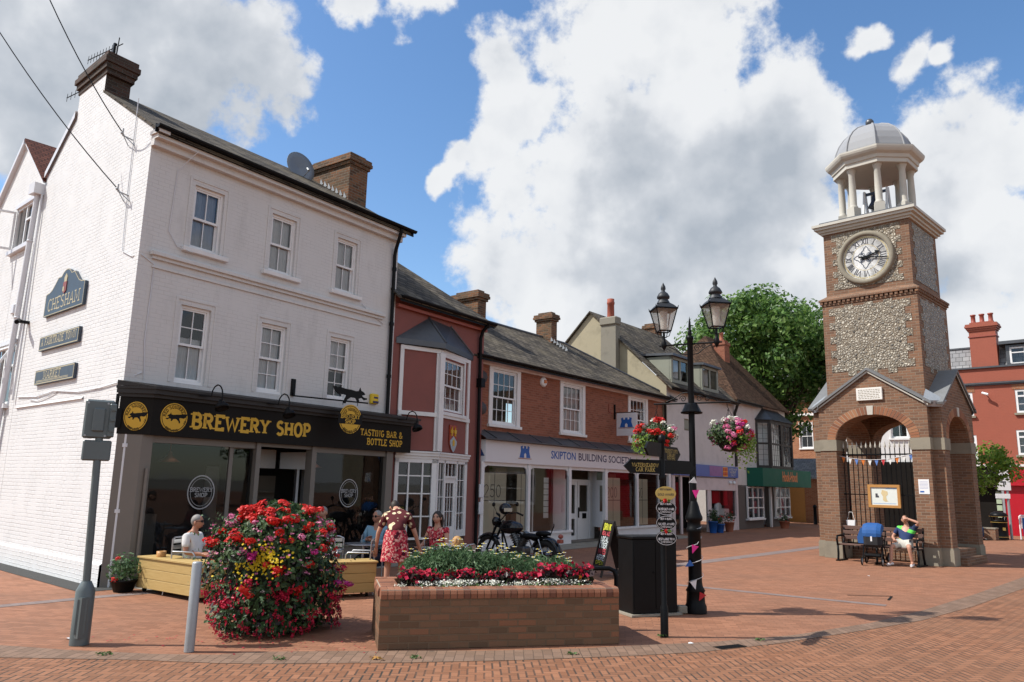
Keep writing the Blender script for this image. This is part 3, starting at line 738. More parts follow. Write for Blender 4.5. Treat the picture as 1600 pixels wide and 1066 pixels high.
def gutter(parent, x0, x1, y, z, r=.06, mat='black_metal', name='gutter'):
    g = MB(); n = 7
    P = []
    for x in (x0, x1):
        for i in range(n): t = PI + PI * i / (n - 1); P.append((x, y + r * math.cos(t), z + r * math.sin(t)))
        for i in range(n): t = 2 * PI - PI * i / (n - 1); P.append((x, y + (r - .012) * math.cos(t), z + (r - .012) * math.sin(t)))
    k = 2 * n
    F = [(i, (i + 1) % k, k + (i + 1) % k, k + i) for i in range(k)] + [tuple(range(n)), tuple(range(k, k + n))]
    g.add(P, F)
    g.box(x0, x1, y + r, y + r + .02, z - .13, z + .03)
    return g.build(name, M[mat], parent)

def chimney(parent, x0, x1, y0, y1, z0, z1, mat, caps=3, proj=.05, pots=0, potmat='terracotta', cap_h=.09, label=None):
    c = MB(); h = cap_h
    zc = z1 - h * caps - .1
    c.box(x0, x1, y0, y1, z0, zc)
    for i in range(caps):
        p = proj * (i + 1) if i < caps - 1 else proj * (caps - 1) * .8
        c.box(x0 - p, x1 + p, y0 - p, y1 + p, zc + i * h, zc + i * h + h)
    c.box(x0 + .05, x1 - .05, y0 + .05, y1 - .05, zc + caps * h, z1)
    o = c.build('chimney', M[mat], parent, label)
    for i in range(pots):
        t = (i + .5) / pots; L = max(x1 - x0, y1 - y0)
        px, py = (x0 + t * (x1 - x0), (y0 + y1) / 2) if x1 - x0 > y1 - y0 else ((x0 + x1) / 2, y0 + t * (y1 - y0))
        p = MB(T(px, py, z1 - .02)); p.lathe([(.12, 0), (.13, .05), (.105, .1), (.1, .38), (.13, .4), (.13, .46), (.09, .46), (.09, .3)], 12)
        p.build('chimney_pot', M[potmat], o)
    return o
def roof_slab(parent, polys, th, mat, name='roof'):
    r = MB()
    for pts in polys:
        n = len(pts)
        r.poly(pts)
        lo = [(p[0], p[1], p[2] - th) for p in pts]
        r.add(list(pts) + lo, [tuple(range(2 * n - 1, n - 1, -1))] + [(i, (i + 1) % n, n + (i + 1) % n, n + i) for i in range(n)])
        r.f.pop(len(r.f) - n - 1) if False else None
    return r.build(name, M[mat], parent)

# ------------------------------------------------------------------ white corner building
WO, WAZ = (-6.71, 13.06), 34.87
W = frame_at('corner_building', 'white painted three storey corner building with a dark shopfront and slate roof', 'building', WO, WAZ)
WIN1 = [(.95, 1.6), (2.76, 3.41), (4.6, 5.23)]
fw_ = MB()
holes = [(a, b, 6.09, 7.37) for a, b in WIN1] + [(.92, 1.55, 3.52, 4.99), (2.72, 3.37, 3.55, 4.99), (4.58, 5.21, 3.6, 5.02)]
wall(fw_, 0, 6.6, 3.1, 8.1, 0, holes, .16)
wall(fw_, 0, .3, 0, 3.1, 0); wall(fw_, 6.45, 6.6, 0, 3.1, 0)
fw_.build('front_wall', M['white_front'], W)
SD = Vector((.107, .994, 0)); SN = Vector((-.994, .107, 0))          # side wall runs back along SD, faces SN
Ms = Matrix(((-.107, .994, 0, 0), (-.994, -.107, 0, 0), (0, 0, 1, 0), (0, 0, 0, 1)))
def S3(s, z, out=0.0): return tuple(SD * s + SN * out + Vector((0, 0, z)))
# sloping side gable with the chimney flush in it
RZ_, RY_ = 10.2, 3.3
sw = MB()
sw.poly([S3(0, .35), S3(0, 8.17), S3(2.72, 9.8), S3(2.72, 10.24), S3(4.16, 10.24), S3(4.16, 9.62), S3(5.66, 8.56), S3(5.66, .35)])
sw.build('side_wall', M['white_side'], W)
sp = MB()
sp.add([S3(0, 0, .04), S3(5.66, 0, .04), S3(5.66, .35, .04), S3(0, .35, .04), S3(0, .38, 0), S3(5.66, .38, 0)], [(0, 1, 2, 3), (3, 2, 5, 4)])
sp.build('plinth', M['white_side'], W)
ld = MB()
for (a, b, z) in ((1.7, 5.4, 3.22),):
    ld.add([S3(a, z, .035), S3(b, z, .035), S3(b, z + .05, .0), S3(a, z + .05, .0), S3(a, z - .02, 0), S3(b, z - .02, 0)], [(0, 1, 2, 3), (4, 5, 1, 0)])
ld.build('render_ledge', M['white_side'], W)
bk = MB(); bk.poly([(6.6, 0, 0), (6.6, 7, 0), (6.6, 7, 8.0), (6.6, 3.3, 10.1), (6.6, 0, 8.05)]); bk.quad((.75, 7, 0), (6.6, 7, 0), (6.6, 7, 8.2), (.75, 7, 8.2))
bk.build('party_wall', M['white_front'], W)
def ry(y): return 8.04 + (y + .28) * (RZ_ - 8.04) / (RY_ + .28)
roof_slab(W, [[(-.06, -.3, ry(-.3)), (6.72, -.3, ry(-.3)), (6.66, RY_, RZ_), (.36, RY_, RZ_)], [(.36, RY_, RZ_), (6.66, RY_, RZ_), (6.66, 6.9, 7.8), (.7, 6.2, 8.22)]], .06, 'slate')
vg = MB()
for (a, za, b, zb) in ((4.16, 9.66, 5.66, 8.6),):
    vg.add([S3(a, za, .05), S3(b, zb, .05), S3(b, zb + .16, .05), S3(a, za + .16, .05), S3(a, za + .16, -.1), S3(b, zb + .16, -.1)], [(0, 1, 2, 3), (3, 2, 5, 4)])
vg.build('bargeboard', M['grey_gloss'], W)
co_ = MB(); co_.box(-.02, 6.62, -.24, 0, 7.9, 7.98); co_.box(-.02, 6.62, -.12, 0, 7.78, 7.9); co_.box(-.05, .16, -.32, .0, 7.98, 8.06)
co_.build('eaves_cornice', M['white_front'], W)
gutter(W, -.1, 6.86, -.33, 8.1, .065)
st = MB(); st.box(.2, 6.2, -.1, 0, 5.76, 5.84, bev=.01); st.box(.24, 6.16, -.05, 0, 5.7, 5.76); st.box(.26, 6.12, -.03, 0, 5.54, 5.58)
st.build('string_course', M['white_front'], W)

CU = [(6.15, 7.3, 'curtain_blue'), (6.15, 7.3, 'curtain'), (6.15, 7.32, 'curtain')]
SLIM[0] = True
for (a, b), c in zip(WIN1, CU): sash(W, a, b, 6.09, 7.37, 0, 2, 1, 1, curtain=c)
sash(W, .92, 1.55, 3.52, 4.99, 0, 2, 2, 1, curtain=(3.6, 4.4, 'curtain'), sill=False)
sash(W, 2.72, 3.37, 3.55, 4.99, 0, 2, 2, 2, curtain=(3.6, 4.9, 'curtain'), sill=False)
sash(W, 4.58, 5.21, 3.6, 5.02, 0, 2, 2, 2, curtain=(4.25, 4.95, 'curtain'), sill=False)
SLIM[0] = False
# chimneys
ch = MB()
for i, (z, p) in enumerate(((10.22, .02), (10.34, .06), (10.46, .1), (10.58, .06))):
    a, b = 2.66 - p, 4.2 + p
    pts = [S3(a, 0, p)[:2], S3(b, 0, p)[:2], (S3(b, 0, p)[0] + .56 + 2 * p, S3(b, 0, p)[1]), (S3(a, 0, p)[0] + .56 + 2 * p, S3(a, 0, p)[1])]
    ch.prism(pts, z, z + .12)
pts = [S3(2.73, 0, -.005)[:2], S3(4.15, 0, -.005)[:2], (S3(4.15, 0)[0] + .54, S3(4.15, 0)[1]), (S3(2.73, 0)[0] + .54, S3(2.73, 0)[1])]
ch.prism(pts, 8.9, 10.22)
chO = ch.build('chimney', M['brick_dark'], W, 'sooty black chimney with corbelled cap at the white gable end')
cp_ = MB(T(.6, 3.0, 10.7)); cp_.lathe([(.17, -.06), (.16, .04), (.12, .09), (.02, .1)], 12); cp_.build('chimney_cowl', M['black_matt'], chO)
chimney(W, 6.17, 6.82, 1.5, 3.1, 8.7, 10.5, 'brick_old', 3, .045, label='brown brick chimney with lichened cap behind the dish')
fl = MB()
for i in range(7): fl.slab([(0, 0), (.14, -.02), (.1, .17)], 0, .004, M=T(6.16, 1.55 + .16 * i, ry(1.55 + .16 * i) + .04) @ RZ(90) @ RX(0))
fl.build('lead_flashing', M['galv'], W)
# shopfront
cornr = [(-.04, .02), (.37, -.36), (7.02, -.36), (7.02, .0), (6.2, .0)]
fs = MB(); fs.prism([(-.02, .0), (.38, -.35), (7.02, -.35), (7.02, -.02), (.3, -.02)], 2.52, 3.16)
fas = fs.build('fascia', M['fascia_black'], W)
cn = MB()
for (z0, z1, e) in ((3.16, 3.22, .05), (3.22, 3.3, .12), (3.3, 3.345, .16)):
    cn.prism([(-.04 - e * .4, .02), (.36 - e * .3, -.35 - e), (7.02 + e, -.35 - e), (7.02 + e, -.01), (.3, -.01)], z0, z1)
cn.add([(-.1, .0, 3.345), (.3, -.5, 3.345), (7.16, -.5, 3.345), (7.16, -.01, 3.44), (.3, -.01, 3.44), (-.1, 0, 3.44)], [(0, 1, 2, 3, 4, 5)])
cn.build('cornice', M['timber_dark'], W)
tx = MB(T(0, -.352, 0))
slab_text(tx, 'BREWERY', .25, 1.14, 2.705, .27, .1, fit=1.7, sp=.1); slab_text(tx, 'SHOP', .25, 3.02, 2.705, .27, .1, fit=.86, sp=.1)
slab_text(tx, 'TASTING BAR &', .135, 5.33, 2.845, .2, .1, fit=1.38, sp=.12); slab_text(tx, 'BOTTLE SHOP', .135, 6.71, 2.645, .2, .1, fit=1.16, anchor='r', sp=.12)
tx.build('lettering', M['gold'], fas)
SQ = [(-.17, -.035), (-.13, -.045), (-.1, -.02), (-.06, -.035), (-.07, -.065), (-.045, -.07), (-.02, -.03), (.04, -.025), (.09, -.06), (.105, -.1), (.13, -.1), (.125, -.06), (.1, -.01), (.13, .0), (.2, -.005), (.25, .03), (.27, .085), (.23, .075), (.18, .08), (.12, .065), (.04, .06), (-.02, .05), (-.06, .055), (-.075, .095), (-.09, .06), (-.125, .045), (-.145, .02), (-.1, .005), (-.13, -.015), (-.17, -.02)]
def roundel(parent, Mx, rx, rz, name='roundel', words=True, split=None):
    d = MB(Mx)
    d.slab([(p[0], p[1]) for p in arc(0, 0, rx, rz, 0, 360, 40)[:-1]], -.006, .0)
    o = d.build(name, M['gold'], parent)
    k = MB(Mx @ Matrix.Diagonal((rx / .26, 1, rz / .26, 1)))
    ribbon(k, arc(0, 0, .235, .235, 0, 360, 40), .012, -.0075, Matrix())
    if split:
        k.box(-.28, .28, -.008, -.0072, -.09, .09)
        slab_text(k, 'RED SQUIRREL', .05, 0, 0, .2, .1, -.009, anchor='c', arcr=(.155, 0, 0, 90, 1), fit=.36)
        slab_text(k, 'BREWING CO', .05, 0, 0, .2, .1, -.009, anchor='c', arcr=(.205, 0, 0, 270, -1), fit=.3)
    else:
        if words:
            slab_text(k, 'RED SQUIRREL', .05, 0, 0, .2, .1, -.009, anchor='c', arcr=(.165, 0, 0, 95, 1), fit=.48)
            slab_text(k, 'BREWING', .05, 0, 0, .2, .1, -.009, anchor='c', arcr=(.215, 0, 0, 262, -1), fit=.24)
            slab_text(k, 'CO', .035, 0, 0, .2, .1, -.009, anchor='c', arcr=(.21, 0, 0, 340, -1), fit=.06)
        k.poly([(p[0] * .95, -.0085, p[1] * .95) for p in SQ])
    k.build('emblem', M['black_matt'], o)
    if split:
        t = MB(Mx @ Matrix.Diagonal((rx / .26, 1, rz / .26, 1)))
        slab_text(t, 'BREWERY', .068, 0, .012, .22, .1, -.0095, anchor='c', fit=.44); slab_text(t, 'SHOP', .068, 0, -.078, .22, .1, -.0095, anchor='c', fit=.24)
        t.build('lettering', M['gold'], o)
    return o
roundel(fas, T(.79, -.353, 2.85), .255, .255)
cant = math.degrees(math.atan2(-.35, .4))
roundel(fas, T(.185, -.185, 2.83) @ RZ(cant) @ T(0, -.004, 0), .19, .25)
# stall risers, pilasters, glazing, interior
ps = MB()
for a, b in ((.3, .5), (2.66, 2.76), (4.06, 4.18), (6.31, 6.52)): ps.box(a, b, -.26, -.06, .0, 2.52)
ps.box(.5, 2.66, -.24, -.06, .0, .42); ps.box(4.18, 6.31, -.24, -.06, .0, .42); ps.box(.46, 2.7, -.3, -.06, .42, .46); ps.box(4.14, 6.35, -.3, -.06, .42, .46)
ps.box(.5, 2.66, -.22, -.1, 2.4, 2.52); ps.box(4.18, 6.31, -.22, -.1, 2.4, 2.52); ps.box(2.76, 4.06, -.22, -.1, 2.45, 2.52)
ps.add([(.3, -.26, 0), (.0, -.01, 0), (.0, -.01, 2.52), (.3, -.26, 2.52)], [(0, 1, 2, 3)])
ps.cyl((.43, -.29, .46), (.43, -.29, 1.95), .03, n=8)
ps.box(2.12, 2.2, -.17, -.12, .46, 2.4)
ps.build('shopfront_frame', M['shop_grey'], W)
each_quad('shop_window', M['shop_glass'], W, [((.5, -.15, .46), (2.66, -.15, .46), (2.66, -.15, 2.4), (.5, -.15, 2.4)), ((4.18, -.15, .46), (6.31, -.15, .46), (6.31, -.15, 2.4), (4.18, -.15, 2.4)), ((2.7, -.15, .46), (2.7, .95, .46), (2.7, .95, 2.4), (2.7, -.15, 2.4)), ((4.12, -.15, .46), (4.12, .95, .46), (4.12, .95, 2.4), (4.12, -.15, 2.4))])
dr = MB(); dr.box(2.76, 2.83, .92, 1.0, 0, 2.12); dr.box(3.5, 3.57, .92, 1.0, 0, 2.12); dr.box(2.83, 3.5, .92, 1.0, 2.05, 2.12); dr.box(3.57, 4.06, .92, 1.0, 0, .5); dr.box(3.57, 4.06, .92, .98, 2.05, 2.45); dr.box(2.76, 3.57, .92, .98, 2.12, 2.45)
dr.box(2.83, 2.86, .95, 1.6, .05, 2.05)
dr.build('door_frame', M['white_trim'], W)
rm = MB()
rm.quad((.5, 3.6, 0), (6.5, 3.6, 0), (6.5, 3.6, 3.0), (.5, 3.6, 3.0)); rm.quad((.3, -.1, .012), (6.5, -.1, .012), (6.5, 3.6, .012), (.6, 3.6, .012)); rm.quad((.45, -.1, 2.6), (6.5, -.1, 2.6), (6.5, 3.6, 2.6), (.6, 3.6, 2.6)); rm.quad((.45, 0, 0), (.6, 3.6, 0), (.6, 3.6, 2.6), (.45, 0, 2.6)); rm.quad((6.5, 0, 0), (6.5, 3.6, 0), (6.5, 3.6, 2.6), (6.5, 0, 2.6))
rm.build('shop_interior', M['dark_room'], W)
ft = MB(); ft.box(.9, 2.3, 2.4, 2.9, 0, 1.05); ft.build('shop_counter', M['warm_room'], W)
ft = MB(); ft.box(4.5, 6.2, 2.6, 3.0, 0, 1.9)
for i in range(3): ft.box(4.5, 6.2, 2.3, 2.6, .6 + .45 * i, .64 + .45 * i)
for i in range(40):
    x = 4.55 + (i % 20) * .08; z = .64 + .45 * (i // 20)
    ft.cyl((x, 2.45, z), (x, 2.45, z + .28), .03, .015, 6)
ft.build('bottle_shelf', M['warm_room'], W)
copper = plain('copper_shade', (.35, .14, .08), .4, .1, 6, .6)
for x, y in ((1.55, .9), (5.1, .9)):
    pl = MB(); pl.lathe([(.03, .2), (.05, .12), (.2, 0), (.19, 0), (.04, .11)], 14, M=T(x, y, 2.1)); pl.cyl((x, y, 2.3), (x, y, 2.6), .008, n=5); pl.build('pendant_lamp', copper, W)
for x in (1.6, 5.27):
    m_ = MB(T(x, -.153, 1.55)); 
    ribbon(m_, arc(0, 0, .27, .3, 0, 360, 36), .022, 0, Matrix()); ribbon(m_, arc(0, 0, .22, .25, 0, 360, 36), .008, -.0005, Matrix())
    m_.quad((-.28, .001, -.09), (.28, .001, -.09), (.28, .001, .09), (-.28, .001, .09), 1)
    slab_text(m_, 'BREWERY', .07, 0, .01, .2, .1, -.001, anchor='c', fit=.46); slab_text(m_, 'SHOP', .07, 0, -.085, .2, .1, -.001, anchor='c', fit=.26)
    m_.build('window_emblem', [plain('frosted_vinyl', (.34, .34, .34), .6, .05), M['fascia_black']], W)
# pipes
dp = MB(); dp.tube([(6.35, -.33, 8.02), (6.35, -.3, 7.9), (6.42, -.1, 7.55), (6.42, -.07, 7.4), (6.44, -.07, 3.4)], .045, 8)
for z in (7.0, 5.6, 4.3): dp.cyl((6.43, -.07, z), (6.43, -.07, z + .08), .06, n=8)
dp.build('downpipe', M['black_metal'], W)
dp = MB(); dp.tube([(.13, -.06, 0), (.13, -.06, 2.62)], .05, 10); dp.cyl((.13, -.06, 2.3), (.13, -.06, 2.36), .062, n=10); dp.cyl((.13, -.06, 1.2), (.13, -.06, 1.26), .062, n=10)
dp.build('downpipe', M['grey_gloss'], W, 'white painted round downpipe beside the shopfront')
dp = MB(); dp.tube([S3(.03, 2.62, .05), S3(.03, 3.2, .05)], .03, 8); dp.box(-.09, .0, -.06, .04, 2.62, 2.95); dp.build('rainwater_hopper', M['black_metal'], W)
dp = MB(); dp.tube([S3(5.8, 8.2, .09), S3(5.85, 7.6, .09), S3(6.0, 5.3, .09), S3(6.25, 2.7, .09), S3(6.4, .0, .09)], .06, 10); dp.box(-.14, .14, -.14, .14, 0, .26, M=T(*S3(5.78, 8.2, .1)))
for s_, z in ((5.88, 7.1), (5.99, 5.3), (6.12, 4.2)): dp.ball(S3(s_, z, .09), (.075, .075, .05), 8, 5)
dp.build('downpipe', M['grey_gloss'], W, 'grey white soil pipe with hopper between the two gables')
dp = MB(); dp.tube([S3(5.62, 8.2, .05), S3(5.55, 5.0, .05), S3(5.6, 3.4, .05)], .022, 6); dp.build('cable_pipe', M['grey_gloss'], W)
cb = MB(); cb.tube([S3(5.4, 3.46, .02), S3(4.2, 3.4, .02), S3(3.2, 3.46, .02), S3(2.0, 3.36, .02), S3(.9, 3.37, .02), S3(.05, 3.42, .02), (.3, -.02, 3.62)], .012, 5); cb.build('cable', M['grey_gloss'], W)
cb = MB(); cb.tube([S3(4.6, 3.36, .02), S3(4.1, 3.3, .02), S3(3.4, 3.38, .02), S3(3.0, 3.45, .02)], .008, 5); cb.build('cable', M['grey_gloss'], W)
cb = MB(); cb.tube([S3(.8, 9.0, .02), S3(.78, 7.2, .02), S3(.7, 5.9, .02), S3(.25, 5.72, .02), (.05, -.015, 5.72), (.3, -.015, 5.6), (.28, -.015, 4.2), (.35, -.015, 3.5)], .009, 5); cb.build('cable', M['grey_gloss'], W)
cb = MB(); cb.tube([(.8, -.26, 7.95), (.55, -.02, 7.5), (.5, -.02, 6.3), (.7, -.02, 6.05), (.95, -.14, 5.98)], .008, 5); cb.build('cable', M['grey_gloss'], W)
cb = MB(); cb.tube([(5.45, -.02, 5.95), (5.8, -.02, 5.75), (6.2, -.02, 5.6)], .008, 5); cb.build('cable', M['grey_gloss'], W)

# things fixed to the building -------------------------------------------------
def on_wall(name, label, cat, s, z, out=.0):
    p = W_mat @ Vector(S3(s, z, out))
    return thing(name, label, cat, p, rad(90 - (WAZ)) + math.atan2(SN.y, SN.x) + PI / 2)
W_mat = T(WO[0], WO[1], 0) @ RZ(90 - WAZ)
# on_wall frames: local -Y points out of the side wall, X runs to the viewer's right
def wpt(x, y, z): return W_mat @ Vector((x, y, z))
sg = on_wall('town_sign', 'blue town sign with arched top and gilt letters on the white side wall', 'sign', 3.27, 5.1)
pl_ = [(-1.07, 0), (1.07, 0), (1.07, .48), (.98, .5)] + [(.9 - .012 * 0, .5)] + arc(.62, .62, .2, .12, -60, -120, 2) [:0] + [(.75, .55), (.6, .66), (.45, .78)] + arc(0, .56, .36, .34, 40, 140, 8) + [(-.45, .78), (-.6, .66), (-.75, .55), (-.9, .5), (-.98, .5), (-1.07, .48)]
b = MB(); b.slab(pl_, -.06, 0); b.build('board', plain('slate_blue_sign', (.035, .055, .08), .45, .1, 4), sg)
b = MB(); ribbon(b, [(p[0] * .975, .012 + p[1] * .975) for p in pl_ + pl_[:1]], .016, -.062, Matrix()); slab_text(b, 'CHESHAM', .25, 0, .1, .12, .07, -.062, anchor='c', fit=1.75, sp=.1); b.build('lettering', M['cream_gilt'], sg)
b = MB(); b.slab([(-.09, .42), (.0, .37), (.09, .42), (.09, .62), (-.09, .62)], -.075, -.06, 0); b.slab([(-.06, .62), (.06, .62), (.08, .72), (0, .8), (-.08, .72)], -.07, -.06, 1); b.slab([(-.08, .44), (0, .4), (0, .52), (-.08, .52)], -.08, -.075, 1); b.build('crest', [plain('muted_red_enamel', (.25, .06, .05), .5), M['cream_gilt']], sg)
dkb = plain('dark_blue_sign_board', (.03, .045, .07), .45, .15, 4)
for (nm, s_, z, t_, lab, wd) in (('fair_trade_sign', 3.27, 4.36, 'A FAIRTRADE TOWN', 'long dark sign reading A FAIRTRADE TOWN below the town sign', 1.9), ('market_sign', 3.26, 3.64, 'MARKET', 'long dark sign reading MARKET, lowest on the white side wall', .95)):
    sg = on_wall(nm, lab, 'sign', s_, z)
    b = MB(); b.box(-1.07, 1.07, -.06, 0, 0, .3); b.build('board', dkb, sg)
    b = MB(); slab_text(b, t_, .15, -.1 if nm == 'market_sign' else 0, .1, .15, .09, -.062, anchor='c', fit=wd, sp=.12)
    ribbon(b, [(-1.05, .02), (1.05, .02), (1.05, .28), (-1.05, .28), (-1.05, .02)], .02, -.062, Matrix())
    if nm == 'market_sign':
        for q in range(2): b.quad((-.95, -.062, .05 + q * .022), (.8, -.062, .05 + q * .022), (.8, -.062, .06 + q * .022), (-.95, -.062, .06 + q * .022))
    b.build('lettering', M['cream_gilt'], sg)
cm = on_wall('wall_camera', 'small dark security camera on the pipe between the white gables', 'camera', 5.42, 5.13)
b = MB(); b.box(-.05, .05, -.2, 0, -.03, .03); b.build('bracket', M['black_metal'], cm); b = MB(); b.cyl((0, -.2, .02), (.22, -.3, -.06), .05, n=8); b.build('camera_body', M['black_metal'], cm)
vt = on_wall('wall_vent', 'small pale square vent box beside the pipe on the white wall', 'vent', 6.6, 5.6); b = MB(); b.box(-.1, .1, -.05, 0, -.12, .12, bev=.02); b.build('box', M['grey_gloss'], vt)
# wires to brackets
for k, (s_, z, far, lab, cat) in enumerate(((.86, 8.2, (-9.5, 12.5, 12.1), 'thin overhead wire running to the upper bracket on the white side wall', 'wire'), (.76, 7.05, (-11.6, 13.6, 12.3), 'thin overhead wire running to the lower bracket on the white side wall', 'wire'))):
    a = wpt(*S3(s_, z, .18)); bb = Vector(far); L = []
    for i in range(13):
        t = i / 12; p = a.lerp(bb, t); p.z -= .25 * 4 * t * (1 - t); L.append(p)
    mb = MB(); mb.tube(L, .011, 5); tag(mb.build('overhead_wire', M['black_matt']), lab, cat)
    br = on_wall('wire_bracket', ('upper' if k == 0 else 'lower') + ' small iron wire bracket on the white side wall near its corner', 'bracket', s_, z)
    b = MB(); b.tube([(0, 0, -.05), (0, -.2, -.02), (0, -.2, .12)], .014, 6); b.tube([(-.18, -.01, -.12), (.0, -.2, 0), (.12, -.01, -.2)], .01, 5); b.ball((-.02, -.21, .03), .03, 8, 5); b.build('arm', M['galv'], br)
# dish, aerials
dsh = thing('satellite_dish', 'round grey satellite dish on the slate roof beside the brick chimney', 'satellite dish', wpt(5.4, 2.55, 9.98), rad(90 - WAZ - 6))
b = MB(RX(-14)); prof = [(.0, .1), (.15, .085), (.3, .045), (.41, .0), (.42, .0), (.42, -.012), (.3, .03), (0, .085)]
b.lathe(prof, 28, M=RX(90) @ Matrix.Diagonal((1, 1.06, -1, 1))); b.build('reflector', plain('grey_dish_paint', (.17, .2, .24), .5, .1, 4, dirt=.2), dsh)
b = MB(); b.tube([(0, .1, -.05), (0, .3, -.3), (.1, .35, -.5)], .025, 6); b.tube([(0, -.05, -.38), (0, -.4, -.2)], .012, 5); b.cyl((0, -.4, -.2), (0, -.33, -.13), .035, n=8); b.build('arm', M['galv'], dsh)
def aerial(name, lab, base, mast, ln, az, nel, tilt):
    t = thing(name, lab, 'aerial', base, rad(90 - az))
    b = MB(); b.cyl((0, 0, 0), (0, 0, mast), .02, n=6); b.build('mast', M['galv'], t)
    b = MB(T(0, 0, mast) @ RY(-tilt)); b.cyl((-.25, 0, 0), (ln, 0, 0), .012, n=5)
    for i in range(nel): x = .1 + (ln - .12) * i / (nel - 1); b.cyl((x, 0, -.1), (x, 0, .1), .006, n=4)
    b.box(.08, .14, -.03, .03, -.13, .1); b.cyl((-.04, 0, -.2), (-.04, 0, .2), .012, n=4); b.build('boom', M['black_metal'], t)
aerial('television_aerial', 'long television aerial on a short mast on top of the sooty chimney', wpt(.55, 2.95, 10.66), .42, 1.35, 306, 10, 5)
aerial('television_aerial', 'shorter television aerial sticking out left of the sooty chimney', wpt(.7, 4.3, 10.3), .3, 1.15, 306, 6, 3)
# bracket sign with animal silhouette
bs = thing('hanging_sign', 'round black and yellow hanging sign under an iron bracket with a running squirrel', 'sign', wpt(3.62, -.5, .06), rad(90 - WAZ))
b = MB(); b.tube([(.0, .48, 3.72), (.0, .44, 3.5), (.06, -.1, 3.44), (1.35, -.4, 3.44)], .018, 6); b.box(-.05, .05, .46, .5, 3.5, 3.86); b.cyl((.75, -.26, 3.44), (.75, -.26, 3.36), .01, n=4); b.cyl((1.1, -.34, 3.44), (1.1, -.34, 3.36), .01, n=4); b.build('bracket', M['black_metal'], bs)
b = MB(T(1.0, -.32, 3.58) @ RZ(-13) @ Matrix.Diagonal((-1.9, 1, 1.9, 1))); b.slab(SQ, -.012, .012); b.build('squirrel_figure', M['black_metal'], bs)
roundel(bs, T(.93, -.32, 3.06) @ RZ(-13), .27, .31, 'board', split=True)
al = thing('alarm_box', 'yellow alarm box on the white wall above the black cornice', 'alarm', wpt(6.0, 0, 3.62), rad(90 - WAZ))
b = MB(); b.box(-.12, .12, -.09, 0, 0, .24, bev=.02); b.build('case', M['alarm_yellow'], al); b = MB(); b.box(-.08, .1, -.1, -.09, .02, .07); b.box(-.05, .08, -.095, -.09, .13, .17); b.build('strobe', M['navy'], al)
for i, (x, lab) in enumerate(((1.45, 'black swan-neck lamp over the big yellow B of the fascia lettering'), (2.95, 'black swan-neck lamp over the last word of the fascia'), (6.7, 'black swan-neck lamp at the right end of the dark fascia'))):
    l = thing('sign_lamp', lab, 'lamp', wpt(x, -.5, 3.25), rad(90 - WAZ))
    b = MB(); b.tube([(-.3, 0, .03), (-.1, -.06, .03)] + [(-.1 + .0 * k, -.06 - .17 * (1 - math.cos(rad(t))), .03 + .2 * math.sin(rad(t))) for k, t in enumerate(range(30, 181, 30))] + [(-.1, -.4, -.05)], .013, 6); b.build('arm', M['black_metal'], l)
    b = MB(T(-.1, -.4, -.16) @ RX(-25)); b.lathe([(.03, .12), (.05, .08), (.12, 0), (.125, -.06), (.115, -.06), (.1, 0), (.03, .09)], 14); b.build('shade', M['black_metal'], l)
# ------------------------------------------------------------------ neighbouring white gable behind
NG = frame_at('gabled_house', 'white painted brick house with a brown tiled gable, left of the corner building', 'house', (W_mat @ Vector(S3(5.67, 0)))[:2], 0)
NG.rotation_euler = (0, 0, rad(90 - WAZ) + math.atan2(SN.y, SN.x) + PI / 2)     # X to viewer's right, -Y out of wall
b = MB(); wall(b, -6, 0, 0, 8.3, 0, [(-1.8, -.5, 7.15, 8.25), (-1.9, -.42, 3.35, 4.75)], .12)
b.poly([(-3.9, 0, 8.3), (0, 0, 8.3), (0, 0, 8.55), (-1.8, 0, 10.06), (-3.7, 0, 8.5)])
b.build('wall', M['white_side'], NG)
roof_slab(NG, [[(-1.8, -.08, 10.14), (.05, -.08, 8.6), (.05, 6, 8.6), (-1.8, 6, 10.14)], [(-3.9, -.08, 8.4), (-1.8, -.08, 10.14), (-1.8, 6, 10.14), (-3.9, 6, 8.4)]], .08, 'tile_red')
b = MB(); b.slab([(-3.85, 8.28), (-1.8, 9.98), (-1.8, 10.12), (-3.85, 8.42)], -.1, 0); b.slab([(-1.8, 9.98), (0, 8.5), (0, 8.56), (-1.8, 10.05)], -.06, 0); b.build('bargeboard', M['grey_gloss'], NG)
